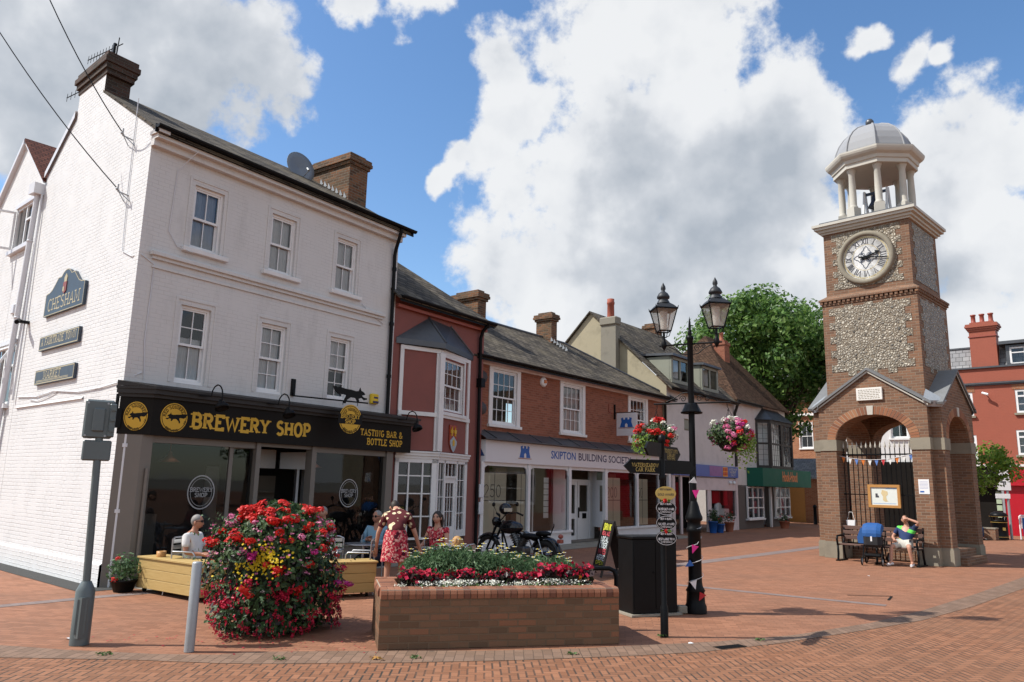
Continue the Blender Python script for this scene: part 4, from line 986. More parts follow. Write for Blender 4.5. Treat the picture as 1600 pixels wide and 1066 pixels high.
def casement(parent, x0, x1, z0, z1, openleaf=False, hung=False):
    f = MB(); y = .06
    f.box(x0, x0 + .06, y - .05, y + .05, z0, z1); f.box(x1 - .06, x1, y - .05, y + .05, z0, z1); f.box(x0 + .06, x1 - .06, y - .05, y + .05, z1 - .06, z1); f.box(x0 + .06, x1 - .06, y - .05, y + .05, z0, z0 + .06)
    xm = (x0 + x1) / 2; f.box(xm - .03, xm + .03, y - .04, y + .04, z0 + .06, z1 - .06); f.box(xm + .03, x1 - .06, y - .04, y + .04, z0 + (z1 - z0) * .62, z0 + (z1 - z0) * .62 + .05)
    o = f.build('window', M['white_gloss'], parent)
    g = MB(); g.quad((x0, y, z0), (x1, y, z0), (x1, y, z1), (x0, y, z1)); g.build('pane', M['glass'], o)
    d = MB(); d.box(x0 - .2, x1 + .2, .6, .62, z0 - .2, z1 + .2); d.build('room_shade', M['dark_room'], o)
    s = MB(); s.box(x0 - .08, x1 + .08, -.1, .05, z0 - .1, z0 - .0); s.build('sill', M['grey_gloss'], o); s = MB(); s.box(x0 - .05, x1 + .05, -.04, .0, z1, z1 + .09); s.build('lintel', M['grey_gloss'], o)
    l = MB(T(x0, -.02, 0) @ RZ(-105 if openleaf else 0) if openleaf else T(xm, -.03, z0 + (z1 - z0) * .95) @ RX(-28) @ T(-xm, 0, -(z0 + (z1 - z0) * .95)))
    if openleaf: a, b_, c, d_ = 0, xm - x0, z0 + .06, z1 - .06
    else: a, b_, c, d_ = x0 + .06, x1 - .06, z0 + (z1 - z0) * .5, z0 + (z1 - z0) * .95
    l.box(a, a + .05, -.03, .02, c, d_); l.box(b_ - .05, b_, -.03, .02, c, d_); l.box(a, b_, -.028, .018, c, c + .05); l.box(a, b_, -.028, .018, d_ - .05, d_)
    lo = l.build('open_sash', M['white_gloss'], o)
casement(NG, -1.8, -.5, 7.15, 8.25, True); casement(NG, -1.9, -.42, 3.35, 4.75, False)
b = MB(); b.cyl((-3.7, -.08, 0), (-3.7, -.08, 8.4), .05, n=8); b.build('downpipe', M['grey_gloss'], NG)
# ------------------------------------------------------------------ dark red house with the bay
RO = W_mat @ Vector((6.6, 0, 0))
RH = frame_at('red_house', 'dark red rendered house with a two storey white framed bay', 'house', RO[:2], WAZ)
b = MB(); wall(b, 0, 3.72, 0, 6.42, 0, [(.3, 3.05, .1, 2.3)], .1); b.build('wall', M['red_render'], RH)
b = MB(); b.quad((3.72, 0, 0), (3.72, 6, 0), (3.72, 6, 6.4), (3.72, 0, 6.4)); b.build('side_wall', M['brick_dark'], RH)
roof_slab(RH, [[(-.2, -.3, 6.34), (3.9, -.3, 6.34), (2.0, 2.2, 8.26), (-.2, 2.2, 8.26)], [(3.9, -.3, 6.34), (3.9, 4.7, 6.34), (2.0, 2.2, 8.26)], [(-.2, 2.2, 8.26), (2.0, 2.2, 8.26), (3.9, 4.7, 6.34), (-.2, 4.7, 6.34)]], .06, 'slate')
gutter(RH, -.1, 3.86, -.33, 6.36, .06)
b = MB(); b.box(0, 3.72, -.12, 0, 6.12, 6.2); b.build('eaves_moulding', M['red_dark'], RH)
b = MB(); b.tube([(3.5, -.33, 6.28), (3.46, -.15, 6.1), (3.46, -.08, 5.9), (3.5, -.08, 0)], .05, 8); b.box(3.42, 3.6, -.18, -.0, 4.5, 4.75); b.build('downpipe', M['black_metal'], RH)
A, Bm, Cc = (.24, -.02), (1.33, -.42), (3.06, -.02)
def bayf(p, q): 
    d = Vector(q) - Vector(p); return T(p[0], p[1], 0) @ RZ(math.degrees(math.atan2(d.y, d.x))), d.length
ML, LL = bayf(A, Bm); MR, LR = bayf(Bm, Cc)
b = MB(ML); b.box(0, LL, 0, .05, 2.6, 5.2); b.build('bay_panel', M['red_render'], RH)
b = MB(MR); wall(b, 0, LR, 2.6, 5.2, 0, [(.2, 1.42, 3.66, 5.0)], .05); b.build('bay_panel', M['red_render'], RH)
b = MB()
for Mx, L in ((ML, LL), (MR, LR)):
    b.box(0, L, -.04, 0, 5.1, 5.2, M=Mx); b.box(0, L, -.06, 0, 3.46, 3.56, M=Mx); b.box(.0, .1, -.035, 0, 2.6, 5.1, M=Mx); b.box(L - .12, L, -.035, 0, 2.6, 5.1, M=Mx)
    b.box(-.02, L + .02, -.09, 0, 2.47, 2.54, M=Mx); b.box(-.02, L + .02, -.05, .02, 2.4, 2.47, M=Mx); b.box(-.02, L + .02, -.12, .02, 2.54, 2.58, M=Mx)
b.box(-.09, .09, -.09, .05, 2.6, 5.1, M=T(Bm[0], Bm[1], 0) @ RZ(0))
b.build('bay_frame', M['white_trim'], RH)
sash(RH, .2, 1.42, 3.62, 5.04, 0, 4, 2, 2, MR, None, .06, .06, True, .5)
b = MB()
e = .16
P = [(A[0] - e, A[1], 5.22), (Bm[0] - .02, Bm[1] - e * 1.1, 5.22), (Cc[0] + e, Cc[1], 5.22), (2.2, -.0, 6.0), (1.28, -.0, 6.08)]
b.add(P + [(p[0], p[1], p[2] + .14) for p in P[:3]], [(0, 1, 6, 5), (1, 2, 7, 6), (5, 6, 4), (6, 7, 3, 4), (0, 2, 1)])
b.build('bay_roof', M['lead'], RH)
b = MB(); b.tube([(Bm[0], Bm[1] - e * 1.1, 5.37), (1.28, -.0, 6.1)], .03, 6); b.build('roof_roll', M['lead'], RH); b = MB(); b.tube([(Cc[0] + e, Cc[1], 5.37), (2.2, 0, 6.02)], .03, 6)
b.build('roof_roll', M['lead'], RH)
# ground floor of the bay
b = MB()
for Mx, a, c in ((ML, 0, .1), (ML, LL - .14, LL), (MR, 0, .08), (MR, .4, .47), (MR, 1.12, 1.2), (MR, LR - .16, LR)):
    b.box(a, c, -.03, .06, .45, 2.42, M=Mx)
b.box(0, LL, -.03, .06, 2.3, 2.42, M=ML); b.box(0, LR, -.03, .06, 2.32, 2.42, M=MR); b.box(.47, 1.12, -.02, .05, 1.94, 2.0, M=MR); b.box(.08, .4, -.02, .05, .45, .62, M=MR); b.box(1.2, LR - .16, -.02, .05, .45, .62, M=MR); b.box(0, LL, -.06, .06, .45, .5, M=ML)
for i in (1, 2): b.box(LL * i / 3 - .02, LL * i / 3 + .02, -.01, .04, .5, 2.3, M=ML)
for z in (1.0, 1.55, 1.98): b.box(.1, LL - .14, -.005, .035, z - .015, z + .015, M=ML)
for x0, x1, z0, z1, nx, nz in ((.08, .4, .62, 2.32, 2, 4), (1.2, LR - .16, .62, 2.32, 2, 4), (.47, 1.12, 2.0, 2.32, 3, 1)):
    for i in range(1, nx): b.box(x0 + (x1 - x0) * i / nx - .01, x0 + (x1 - x0) * i / nx + .01, -.005, .035, z0, z1, M=MR)
    for i in range(1, nz): b.box(x0, x1, -.003, .033, z0 + (z1 - z0) * i / nz - .01, z0 + (z1 - z0) * i / nz + .01, M=MR)
b.build('shop_bay_frame', M['white_trim'], RH)
b = MB(ML); b.quad((.1, .02, .5), (LL - .1, .02, .5), (LL - .1, .02, 2.3), (.1, .02, 2.3)); b.build('pane', M['glass'], RH)
b = MB(MR); b.quad((.08, .02, .6), (.4, .02, .6), (.4, .02, 2.32), (.08, .02, 2.32)); b.quad((1.2, .02, .6), (LR - .16, .02, .6), (LR - .16, .02, 2.32), (1.2, .02, 2.32)); b.quad((.47, .02, 2.0), (1.12, .02, 2.0), (1.12, .02, 2.32), (.47, .02, 2.32)); b.build('pane', M['glass'], RH)
b = MB(MR); b.box(.47, .56, 0, .05, 0, 1.94); b.box(1.02, 1.12, 0, .05, 0, 1.94); b.box(.56, 1.02, 0, .05, 0, .72); b.box(.56, 1.02, 0, .05, 1.82, 1.94)
for i in (1, 2): b.box(.56 + .46 * i / 3 - .01, .56 + .46 * i / 3 + .01, .01, .04, .72, 1.82)
for z in (1.1, 1.46): b.box(.56, 1.02, .012, .038, z - .01, z + .01)
do = b.build('door', M['white_trim'], RH)
b = MB(MR); b.quad((.56, .03, .72), (1.02, .03, .72), (1.02, .03, 1.82), (.56, .03, 1.82)); b.build('pane', M['glass'], do)
b = MB(); b.box(0, LL, 0, .1, 0, .45, M=ML); b.box(0, .47, 0, .1, 0, .45, M=MR); b.box(1.12, LR, 0, .1, 0, .45, M=MR); b.build('stall_riser', M['brick_dark'], RH)
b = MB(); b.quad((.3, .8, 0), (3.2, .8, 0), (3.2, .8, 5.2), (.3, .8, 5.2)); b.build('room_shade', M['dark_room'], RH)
sh = thing('heraldic_shield', 'painted shield with two gilt lilies over silver on the dark red bay', 'shield', (W_mat @ T(6.6, 0, 0) @ MR @ Vector((.82, -.01, 2.98))), 0)
sh.rotation_euler = (0, 0, (W_mat @ MR).to_euler().z)
b = MB(); b.slab([(-.21, .34), (-.21, -.04), (-.19, -.16), (-.1, -.3), (0, -.38), (.1, -.3), (.19, -.16), (.21, -.04), (.21, .34)], -.03, 0); b.build('field', plain('orange_red_enamel', (.32, .04, .015), .4), sh)
b = MB(); b.slab([(0, .05), (.2, -.08), (.185, -.16), (.1, -.29), (0, -.365), (-.1, -.29), (-.185, -.16), (-.2, -.08)], -.045, -.03); b.build('chevron_base', plain('silver_blue_enamel', (.36, .42, .45), .4), sh)
b = MB()
for x in (-.1, .1): b.slab([(x, .3), (x + .03, .2), (x + .075, .22), (x + .06, .13), (x + .02, .12), (x + .04, .06), (x - .04, .06), (x - .02, .12), (x - .06, .13), (x - .075, .22), (x - .03, .2)], -.05, -.03)
b.slab([(-.05, -.2), (.05, -.2), (.06, -.08), (0, -.02), (-.06, -.08)], -.055, -.045); b.build('charge', M['gold'], sh)
for z, sc_ in ((1.45, 1), (1.0, .9)):
    n_ = thing('meter_box', ('upper' if z > 1.2 else 'lower') + ' small white box on the pier between the red bay and the white shopfront', 'box', (W_mat @ Vector((10.25, -.05, z))), rad(90 - WAZ)); b = MB(); b.box(-.1, .1, -.08, 0, 0, .36 * sc_, bev=.01); b.build('case', M['grey_gloss'], n_)

# ------------------------------------------------------------------ orange brick shop with the white shopfront
SO, SAZ = (-.94, 21.83), 37.9
S = frame_at('brick_shop', 'orange brick shop with a long white shopfront and three sash windows', 'building', SO, SAZ)
S_mat = T(SO[0], SO[1], 0) @ RZ(90 - SAZ)
def spt(x, y, z): return S_mat @ Vector((x, y, z))
b = MB(); wall(b, -.42, 11.68, 3.0, 5.42, 0, [(.64, 1.82, 3.56, 5.2), (4.36, 5.56, 3.56, 5.2), (8.96, 10.18, 3.56, 5.2)], .12)
wall(b, -.42, -.1, 0, 3.0, 0); wall(b, 11.4, 11.68, 0, 3.0, 0); b.quad((11.68, 0, 0), (11.68, 6.4, 0), (11.68, 6.4, 5.4), (11.68, 0, 5.4)); b.quad((-.42, 0, 0), (-.42, 6.4, 0), (-.42, 6.4, 5.4), (-.42, 0, 5.4))
b.build('wall', M['brick_orange'], S)
for x0, x1, cu in ((.64, 1.82, None), (4.36, 5.56, (3.62, 5.1, 'curtain')), (8.96, 10.18, None)):
    sash(S, x0, x1, 3.56, 5.2, 0, 4, 2, 2, None, cu, .05, .17, True, .5, head=.1)
roof_slab(S, [[(-.6, -.32, 5.44), (12.2, -.32, 5.44), (9.1, 3.2, 7.65), (-.6, 3.2, 7.65)], [(12.2, -.32, 5.44), (12.2, 6.7, 5.44), (9.1, 3.2, 7.65)], [(-.6, 3.2, 7.65), (9.1, 3.2, 7.65), (12.2, 6.7, 5.44), (-.6, 6.7, 5.44)]], .06, 'slate')
b = MB(); b.tube([(-.6, 3.2, 7.66), (9.1, 3.2, 7.66), (12.2, -.3, 5.47)], .05, 6); b.build('ridge_tiles', M['lead'], S)
gutter(S, -.45, 12.25, -.37, 5.46, .055)
b = MB(); b.box(-.42, 11.9, -.3, 0, 5.33, 5.37); b.box(-.42, 11.9, -.08, 0, 5.27, 5.33); b.build('soffit', M['pink_wash'], S)
b = MB(); b.tube([(11.8, -.36, 5.4), (11.72, -.1, 5.2), (11.72, -.08, 0)], .045, 8); b.build('downpipe', M['black_metal'], S)
chimney(S, 2.42, 2.86, 2.2, 3.3, 6.7, 8.36, 'brick_old', 3, .05, label='lichened orange brick chimney between the red house and the brick shop')
c2 = chimney(S, 7.6, 7.98, 2.75, 3.5, 7.0, 8.66, 'brick_old', 3, .05, label='slimmer brick chimney on the middle of the slate roof')
b = MB()
for i in range(6): b.slab([(0, 0), (.13, -.02), (.1, .16)], 0, .006, M=T(7.59, 1.95 + .14 * i, 7.0 + .09 * i) @ RZ(90))
b.build('lead_flashing', M['galv'], S)
ld = MB(); ld.add([(-.2, -.5, 3.1), (12.0, -.5, 3.1), (12.0, 0, 3.36), (-.2, 0, 3.36), (-.2, -.5, 3.06), (12, -.5, 3.06)], [(0, 1, 2, 3), (4, 5, 1, 0)]); 
for i in range(11): ld.tube([(.3 + i * 1.1, -.5, 3.11), (.3 + i * 1.1, 0, 3.37)], .018, 5)
ld.build('lead_canopy', M['lead'], S)
b = MB(); b.prism([(-.2, 0), (0, -.34), (11.75, -.34), (11.75, 0)], 2.44, 3.06); fa = b.build('fascia', M['sign_white'], S)
tx = sans_text(fa, 'SKIPTON', .25, T(3.22, -.345, 2.65) @ RX(90) @ Matrix.Identity(4) if False else T(3.22, -.345, 2.66), M['blue'], fit=1.42, bold=.006)
sans_text(fa, 'BUILDING SOCIETY', .25, T(4.8, -.345, 2.66), M['navy'], fit=3.55, bold=.004)
CA = [(-.27, 0), (.27, 0), (.2, .2), (.22, .33), (.13, .36), (.12, .28), (.05, .28), (.05, .35), (-.05, .35), (-.05, .28), (-.12, .28), (-.13, .36), (-.22, .33), (-.2, .2)]
def castle(parent, Mx):
    b = MB(Mx); b.slab(CA, -.008, 0); o = b.build('castle_emblem', M['blue'], parent)
    b = MB(Mx); b.slab([(-.05, .0), (.05, 0), (.05, .1), (0, .15), (-.05, .1)], -.012, -.008); b.build('gateway', M['sign_white'], o)
    b = MB(Mx); b.box(-.33, .33, -.01, 0, -.03, -.015); b.build('base_line', M['red_dark'], o)
castle(fa, T(1.85, -.342, 2.62))
b = MB(T(-.1, -.17, 2.6) @ RZ(-59.5)); b.slab([(-.17, 0), (.17, 0), (.03, .27), (-.03, .27)], -.012, -.002); b.build('triangle_emblem', M['navy_tri'] if 'navy_tri' in M else plain('dark_blue_enamel', (.015, .045, .16), .4), fa)
# shopfront
b = MB()
posts = [(-.12, .02), (2.1, 2.22), (4.34, 4.48), (6.62, 6.78), (8.92, 9.03), (10.72, 10.86), (11.55, 11.72)]
for a, c in posts: b.box(a, c, -.3, -.18, .36, 2.44)
b.box(-.12, 4.5, -.36, -.14, .36, .43); b.box(6.55, 11.72, -.36, -.14, .36, .43); b.box(-.12, 4.48, -.3, -.1, 0, .36); b.box(6.62, 11.72, -.3, -.1, 0, .36)
b.box(-.12, 11.72, -.26, -.18, 2.34, 2.44)
b.box(2.45, 2.52, -.2, -.12, .43, 2.34)
for x in (.02, 2.1, 2.22, 4.34, 6.78, 8.92, 9.03):
    s_ = 1 if x in (.02, 2.22, 6.78, 9.03) else -1
    b.slab([(x, 2.34), (x + .16 * s_, 2.34), (x + .05 * s_, 2.28), (x + .02 * s_, 2.14), (x, 2.1)], -.26, -.22)
b.add([(-.12, -.3, .0), (-.38, -.02, 0), (-.38, -.02, .43), (-.12, -.3, .43)], [(0, 1, 2, 3)]); b.box(-.42, -.3, -.1, 0, .4, 2.44)
b.build('shopfront_frame', M['skip_white'], S)
each_quad('shop_window', M['shop_glass'], S, [((a, -.22, .43), (c, -.22, .43), (c, -.22, 2.34), (a, -.22, 2.34)) for a, c in ((.02, 2.1), (2.22, 4.34), (6.78, 8.92), (9.03, 10.72))] + [((4.42, -.2, .43), (4.42, .55, .43), (4.42, .55, 2.34), (4.42, -.2, 2.34)), ((6.7, -.2, .43), (7.0, .55, .43), (7.0, .55, 2.34), (6.7, -.2, 2.34)), ((-.12, -.25, .5), (-.34, -.03, .5), (-.34, -.03, 2.3), (-.12, -.25, 2.3)), ((4.9, .5, 2.05), (6.8, .5, 2.05), (6.8, .5, 2.4), (4.9, .5, 2.4))])
b = MB()
for x0 in (5.2, 6.02):
    x1 = x0 + .78
    b.box(x0, x0 + .12, .46, .52, 0, 1.98); b.box(x1 - .12, x1, .46, .52, 0, 1.98); b.box(x0 + .12, x1 - .12, .46, .52, 0, .16 if x0 < 6 else .95); b.box(x0 + .12, x1 - .12, .46, .52, 1.86, 1.98)
    if x0 < 6: b.box(x0 + .12, x1 - .12, .46, .52, .72, .9)
b.box(4.5, 5.2, .44, .54, 0, 2.4); b.box(6.8, 7.1, .44, .54, 0, 2.4); b.box(5.2, 6.8, .44, .54, 1.98, 2.05)
dO = b.build('doors', M['skip_white'], S)
b = MB(); b.quad((5.3, .49, .1), (5.9, .49, .1), (5.9, .49, 1.9), (5.3, .49, 1.9)); b.quad((6.12, .49, .95), (6.7, .49, .95), (6.7, .49, 1.9), (6.12, .49, 1.9)); b.build('pane', M['glass'], dO)
b = MB(); b.box(6.32, 6.56, .44, .46, .72, .9); b.box(6.05, 6.08, .42, .46, .75, 1.1); b.build('letter_box', M['black_metal'], dO)
b = MB(); b.quad((-.1, 3.0, 0), (11.6, 3.0, 0), (11.6, 3.0, 2.6), (-.1, 3.0, 2.6)); b.quad((-.3, -.2, .02), (11.6, -.2, .02), (11.6, 3, .02), (-.3, 3, .02)); b.quad((-.3, -.2, 2.5), (11.6, -.2, 2.5), (11.6, 3, 2.5), (-.3, 3, 2.5)); b.quad((4.46, .6, 0), (4.46, 3, 0), (4.46, 3, 2.5), (4.46, .6, 2.5))
b.build('shop_interior', M['warm_room'], S)
b = MB(); b.box(1.2, 1.75, .25, .5, .43, 2.3); b.box(2.6, 3.0, .2, .4, .43, 2.3); b.box(3.2, 4.2, 1.2, 1.6, 0, 1.2); b.box(7.9, 8.4, .3, .5, .43, 2.3); b.build('display_column', plain('brown_display', (.13, .08, .05), .6), S)
for i, (x0, x1, t_) in enumerate(((.06, 1.14, '250'), (1.66, 2.08, None), (6.8, 7.8, '200'), (9.06, 9.9, '50'))):
    b = MB(); b.box(x0, x1, -.205, -.2, .46, 2.14); po = b.build('poster', M['poster'], S)
    b = MB(); b.box(x0, x1, -.21, -.205, 1.35, 1.37); b.box((x0 + x1) / 2 - .008, (x0 + x1) / 2 + .008, -.209, -.205, .5, 2.14)
    if t_: slab_text(b, t_, .34, x0 + .04, 1.46, .07, 0, -.211, fit=(x1 - x0) * (.75 if len(t_) == 3 else .5))
    b.build('lettering', M['ink'], po)
b = MB(); 
for k in range(7): b.box(3.08, 3.34, -.18, -.175, .82 + .18 * k, .98 + .18 * k)
b.box(4.1, 4.2, -.18, -.175, 1.0, 1.5); b.build('notices', M['paper'], S)
hs = thing('hanging_sign', 'white square hanging sign with a blue castle on the orange brick wall', 'sign', spt(7.75, 0, 3.66), rad(90 - SAZ))
b = MB(); b.box(-.03, .03, -.95, -.12, 0, .82); b.build('board', M['sign_white'], hs); castle(hs, T(-.032, -.53, .3) @ RZ(-90)); b = MB(); b.box(-.02, .02, -.97, .0, .82, .85); b.box(-.02, .02, -.06, 0, .6, 1.15); b.build('bracket', M['black_metal'], hs)
b = MB(T(0, 0, 0)); [b.box(-.034, -.0325, -.53 - .02 * len(t) , -.53 + .02 * len(t), .16 - .07 * i, .18 - .07 * i) for i, t in enumerate(('abcdefghi', 'abcdefgh'))]; b.build('small_print', M['grey_gloss'], hs)
al = thing('alarm_box', 'small round alarm bell box high on the orange brick wall', 'alarm', spt(3.2, 0, 5.1), rad(90 - SAZ)); b = MB(RX(90)); b.lathe([(.16, 0), (.16, .05), (.12, .09), (.0, .1)], 14); b.build('case', M['white_gloss'], al); b = MB(); b.box(-.06, .06, -.12, -.09, -.04, .06); b.build('strobe', M['orange'], al)
for z in (4.9, 3.98):
    v_ = thing('wall_vent', ('upper' if z > 4.5 else 'lower') + ' dark round vent plate at the left end of the orange brick wall', 'vent', spt(.2, 0, z), rad(90 - SAZ)); b = MB(RX(90)); b.lathe([(.19, 0), (.17, .03), (0, .035)], 8); b.build('plate', plain('dark_grey_plate', (.06, .05, .05), .6), v_)
v_ = thing('iron_hook', 'short iron stay hook above the hanging castle sign', 'hook', spt(7.35, 0, 4.5), rad(90 - SAZ)); b = MB(); b.tube([(0, -.02, .3), (0, -.02, 0), (.12, -.1, -.05)], .018, 6); b.build('stay', M['red_dark'], v_)

# ------------------------------------------------------------------ pale house with cream gable, dormers
CO, CAZ = (6.40, 31.01), 39.0
Cb = frame_at('dormer_house', 'pale washed house with cream side gable, slate roof and two dormers', 'house', CO, CAZ)
C_mat = T(CO[0], CO[1], 0) @ RZ(90 - CAZ)
def cpt(x, y, z): return C_mat @ Vector((x, y, z))
b = MB(); wall(b, 0, 6.8, 2.3, 6.1, 0, [(1.55, 2.3, 4.25, 4.75)], .1); wall(b, 0, .25, 0, 2.3, 0); b.build('front_wall', M['lilac_wash'], Cb)
b = MB(); b.poly([(0, 0, 0), (0, 7.4, 0), (0, 7.4, 5.8), (0, 3.7, 9.5), (0, 0, 5.98)]); b.build('gable_wall', M['cream_render'], Cb)
roof_slab(Cb, [[(-.12, -.3, 5.86), (6.82, -.3, 5.86), (6.82, 3.7, 9.58), (-.12, 3.7, 9.58)], [(-.12, 3.7, 9.58), (6.82, 3.7, 9.58), (6.82, 7.6, 5.8), (-.12, 7.6, 5.8)]], .07, 'slate')
gutter(Cb, -.1, 6.75, -.36, 5.9, .06)
b = MB(); b.box(-.35, .0, 2.2, 2.95, 5.5, 8.75); b.box(-.42, .05, 2.14, 3.0, 8.75, 9.12, bev=.05); cc = b.build('chimney', M['grey_render'], Cb, 'rendered grey chimney breast with one tall red pot')
b = MB(T(-.17, 2.55, 9.1)); b.lathe([(.16, 0), (.15, .6), (.17, .62), (.17, .72), (.15, .74), (.16, .85), (.12, .85)], 14); b.build('chimney_pot', plain('red_clay_pot', (.3, .07, .04), .7), cc)
for (x0, x1) in ((.6, 2.3), (3.55, 5.3)):
    zc0, zc1 = 6.3, 7.32; yf = .12
    b = MB(); b.poly([(x0, yf, zc0 - .05), (x0, yf, zc1), (x0, 1.25, zc1)]); d_ = b.build('dormer', M['sage'], Cb); b = MB(); b.poly([(x1, yf, zc0 - .05), (x1, yf, zc1), (x1, 1.25, zc1)]); b.build('dormer_cheek', M['sage'], d_)
    b = MB(); b.box(x0, x0 + .16, yf - .05, yf + .05, zc0 - .05, zc1); b.box(x1 - .16, x1, yf - .05, yf + .05, zc0 - .05, zc1); b.box(x0, x1, yf - .05, yf + .05, zc1 - .12, zc1); b.box(x0, x1, yf - .07, yf + .05, zc0 - .1, zc0 + .04); b.box((x0 + x1) / 2 - .06, (x0 + x1) / 2 + .06, yf - .04, yf + .04, zc0, zc1 - .12); b.build('dormer_frame', M['sage'], d_)
    b = MB(); b.quad((x0 + .16, yf, zc0), (x1 - .16, yf, zc0), (x1 - .16, yf, zc1 - .1), (x0 + .16, yf, zc1 - .1)); b.build('pane', M['glass'], d_)
    b = MB(); b.quad((x0, yf + .3, zc0 - .2), (x1, yf + .3, zc0 - .2), (x1, yf + .3, zc1), (x0, yf + .3, zc1)); b.build('curtain', M['curtain'], d_)
    b = MB(); b.add([(x0 - .1, yf - .2, zc1), (x1 + .1, yf - .2, zc1), (x1 + .1, 1.6, zc1 + .1), (x0 - .1, 1.6, zc1 + .1), (x0 - .1, yf - .2, zc1 + .1), (x1 + .1, yf - .2, zc1 + .1), (x1 + .1, 1.6, zc1 + .2), (x0 - .1, 1.6, zc1 + .2)], [(0, 1, 5, 4), (4, 5, 6, 7), (0, 4, 7, 3), (1, 2, 6, 5), (0, 3, 2, 1)]); b.build('dormer_roof', M['lead'], d_)
b = MB(); b.box(1.5, 2.35, .05, .12, 4.2, 4.8); b.box(1.6, 2.25, .0, .05, 4.3, 4.36); b.build('louvre_window', M['sage'], Cb)
# small shops below
b = MB(); b.box(.2, 6.75, -.16, -.02, 2.36, 2.86); fa = b.build('fascia', M['blue_sign'], Cb)
b = MB(); b.quad((3.6, -.163, 2.4), (4.9, -.163, 2.4), (4.9, -.163, 2.84), (3.6, -.163, 2.84)); b.build('sign_picture', M['purple'], fa)
b = MB(); b.quad((5.0, -.164, 2.4), (5.55, -.164, 2.4), (5.55, -.164, 2.82), (5.0, -.164, 2.82)); b.build('sign_panel', M['yellow'], fa)
b = MB(); [b.box(5.05 + .17 * i, 5.17 + .17 * i, -.168, -.164, 2.45 + .19 * j, 2.6 + .19 * j) for i in range(3) for j in range(2)]; b.build('lettering', M['red_sign'], fa)
for k, t_ in enumerate(('UNISEX HAIR', 'NAILS BEAUTY', 'CALL IN')): 
    b = MB(); slab_text(b, t_.replace('J', 'I'), .09, 6.15, 2.7 - .13 * k, .2, 0, -.165, anchor='c', fit=.9 - .2 * k); b.build('lettering', M['pale_sign'], fa)
b = MB(); b.box(2.3, 6.6, -.1, 0, 1.78, 2.3); b.box(6.55, 6.75, -.12, 0, 0, 2.36); b.box(.2, .42, -.1, 0, 0, 2.36); b.box(1.9, 2.1, -.1, 0, 0, 2.36); b.box(3.5, 3.9, -.08, 0, 0, 1.78); b.box(.95, 1.1, -.08, 0, 0, 2.36); b.box(4.75, 6.6, -.1, 0, 0, .62); b.build('shopfront_frame', M['pink_wash'], Cb)
each_quad('shop_window', M['shop_glass'], Cb, [((2.1, -.03, .4), (3.5, -.03, .4), (3.5, -.03, 1.78), (2.1, -.03, 1.78)), ((4.75, -.03, .62), (6.6, -.03, .62), (6.6, -.03, 1.78), (4.75, -.03, 1.78)), ((.42, -.03, 0), (.95, -.03, 0), (.95, -.03, 2.2), (.42, -.03, 2.2))])
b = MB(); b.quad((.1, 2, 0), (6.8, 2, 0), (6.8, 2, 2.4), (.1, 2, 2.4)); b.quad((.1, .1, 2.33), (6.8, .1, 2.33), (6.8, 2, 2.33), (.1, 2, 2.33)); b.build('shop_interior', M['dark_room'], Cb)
b = MB(); b.box(4.85, 5.7, .3, .5, 1.2, 1.75); b.box(6.0, 6.5, .3, .5, 1.1, 1.75); b.build('red_display', M['red_sign'], Cb)
b = MB(); b.box(5.0, 6.4, .2, .6, .62, .95); b.ball((5.5, .35, 1.05), (.35, .12, .2), 8, 5); b.build('white_display', M['paper'], Cb)
for s_ in (-1, 1):
    f_ = thing('floodlight', ('left' if s_ < 0 else 'right') + ' one of the pair of small white floodlights under the blue fascia', 'floodlight', cpt(6.05 + .22 * s_, -.12, 2.16), rad(90 - CAZ)); b = MB(RX(35)); b.lathe([(.05, .12), (.09, 0), (.085, 0), (.02, .06)], 10, M=RX(90)); b.build('lamp_head', M['white_gloss'], f_)
# ------------------------------------------------------------------ brown tiled house with leaded bay, green shop
Bb = frame_at('tiled_house', 'pale house under a steep brown tiled roof with a leaded bay and green fascia', 'house', cpt(6.8, 0, 0)[:2], CAZ)
B_mat = T(*cpt(6.8, 0, 0)) @ RZ(90 - CAZ)
def bpt(x, y, z): return B_mat @ Vector((x, y, z))
b = MB(); wall(b, 0, 7.05, 2.0, 6.12, 0, [(2.8, 6.8, 3.0, 5.3)], .1); b.quad((7.05, 0, 0), (7.05, 6, 0), (7.05, 6, 6.1), (7.05, 0, 6.1)); b.build('wall', M['lilac_wash'], Bb)
roof_slab(Bb, [[(-.05, -.25, 6.08), (7.2, -.25, 6.08), (5.2, 3.1, 10.2), (3.9, 3.1, 10.2)], [(7.2, -.25, 6.08), (7.2, 6.3, 6.08), (5.2, 3.1, 10.2)], [(-.05, -.25, 6.08), (3.9, 3.1, 10.2), (-.05, 6.3, 6.08)], [(-.05, 6.3, 6.08), (3.9, 3.1, 10.2), (5.2, 3.1, 10.2), (7.2, 6.3, 6.08)]], .08, 'tile_brown')
gutter(Bb, -.05, 3.2, -.3, 6.06, .06)
b = MB(); b.tube([(-.02, -.3, 6.0), (.05, -.05, 5.4), (.05, -.05, 2.9)], .07, 8); b.build('downpipe', M['timber_dark'], Bb)
chimney(Bb, 3.3, 3.95, 1.75, 2.35, 8.0, 9.75, 'brick_orange', 2, .05, 1, label='orange brick chimney with a red pot in front of the brown tiled roof')
b = MB()
for i in range(12): b.box(.3 + .2 * i, .31 + .2 * i, -.006, 0, 3.0, 6.0)
b.build('board_joints', M['pink_wash'], Bb)
Bx0, Bx1, Bd, Bx2 = 2.75, 4.6, .55, 6.85
ML2, L1 = bayf((Bx0, 0), (3.15, -Bd)); MF2, L2 = bayf((3.15, -Bd), (6.3, -Bd)); MR2, L3 = bayf((6.3, -Bd), (Bx2, 0))
b = MB()
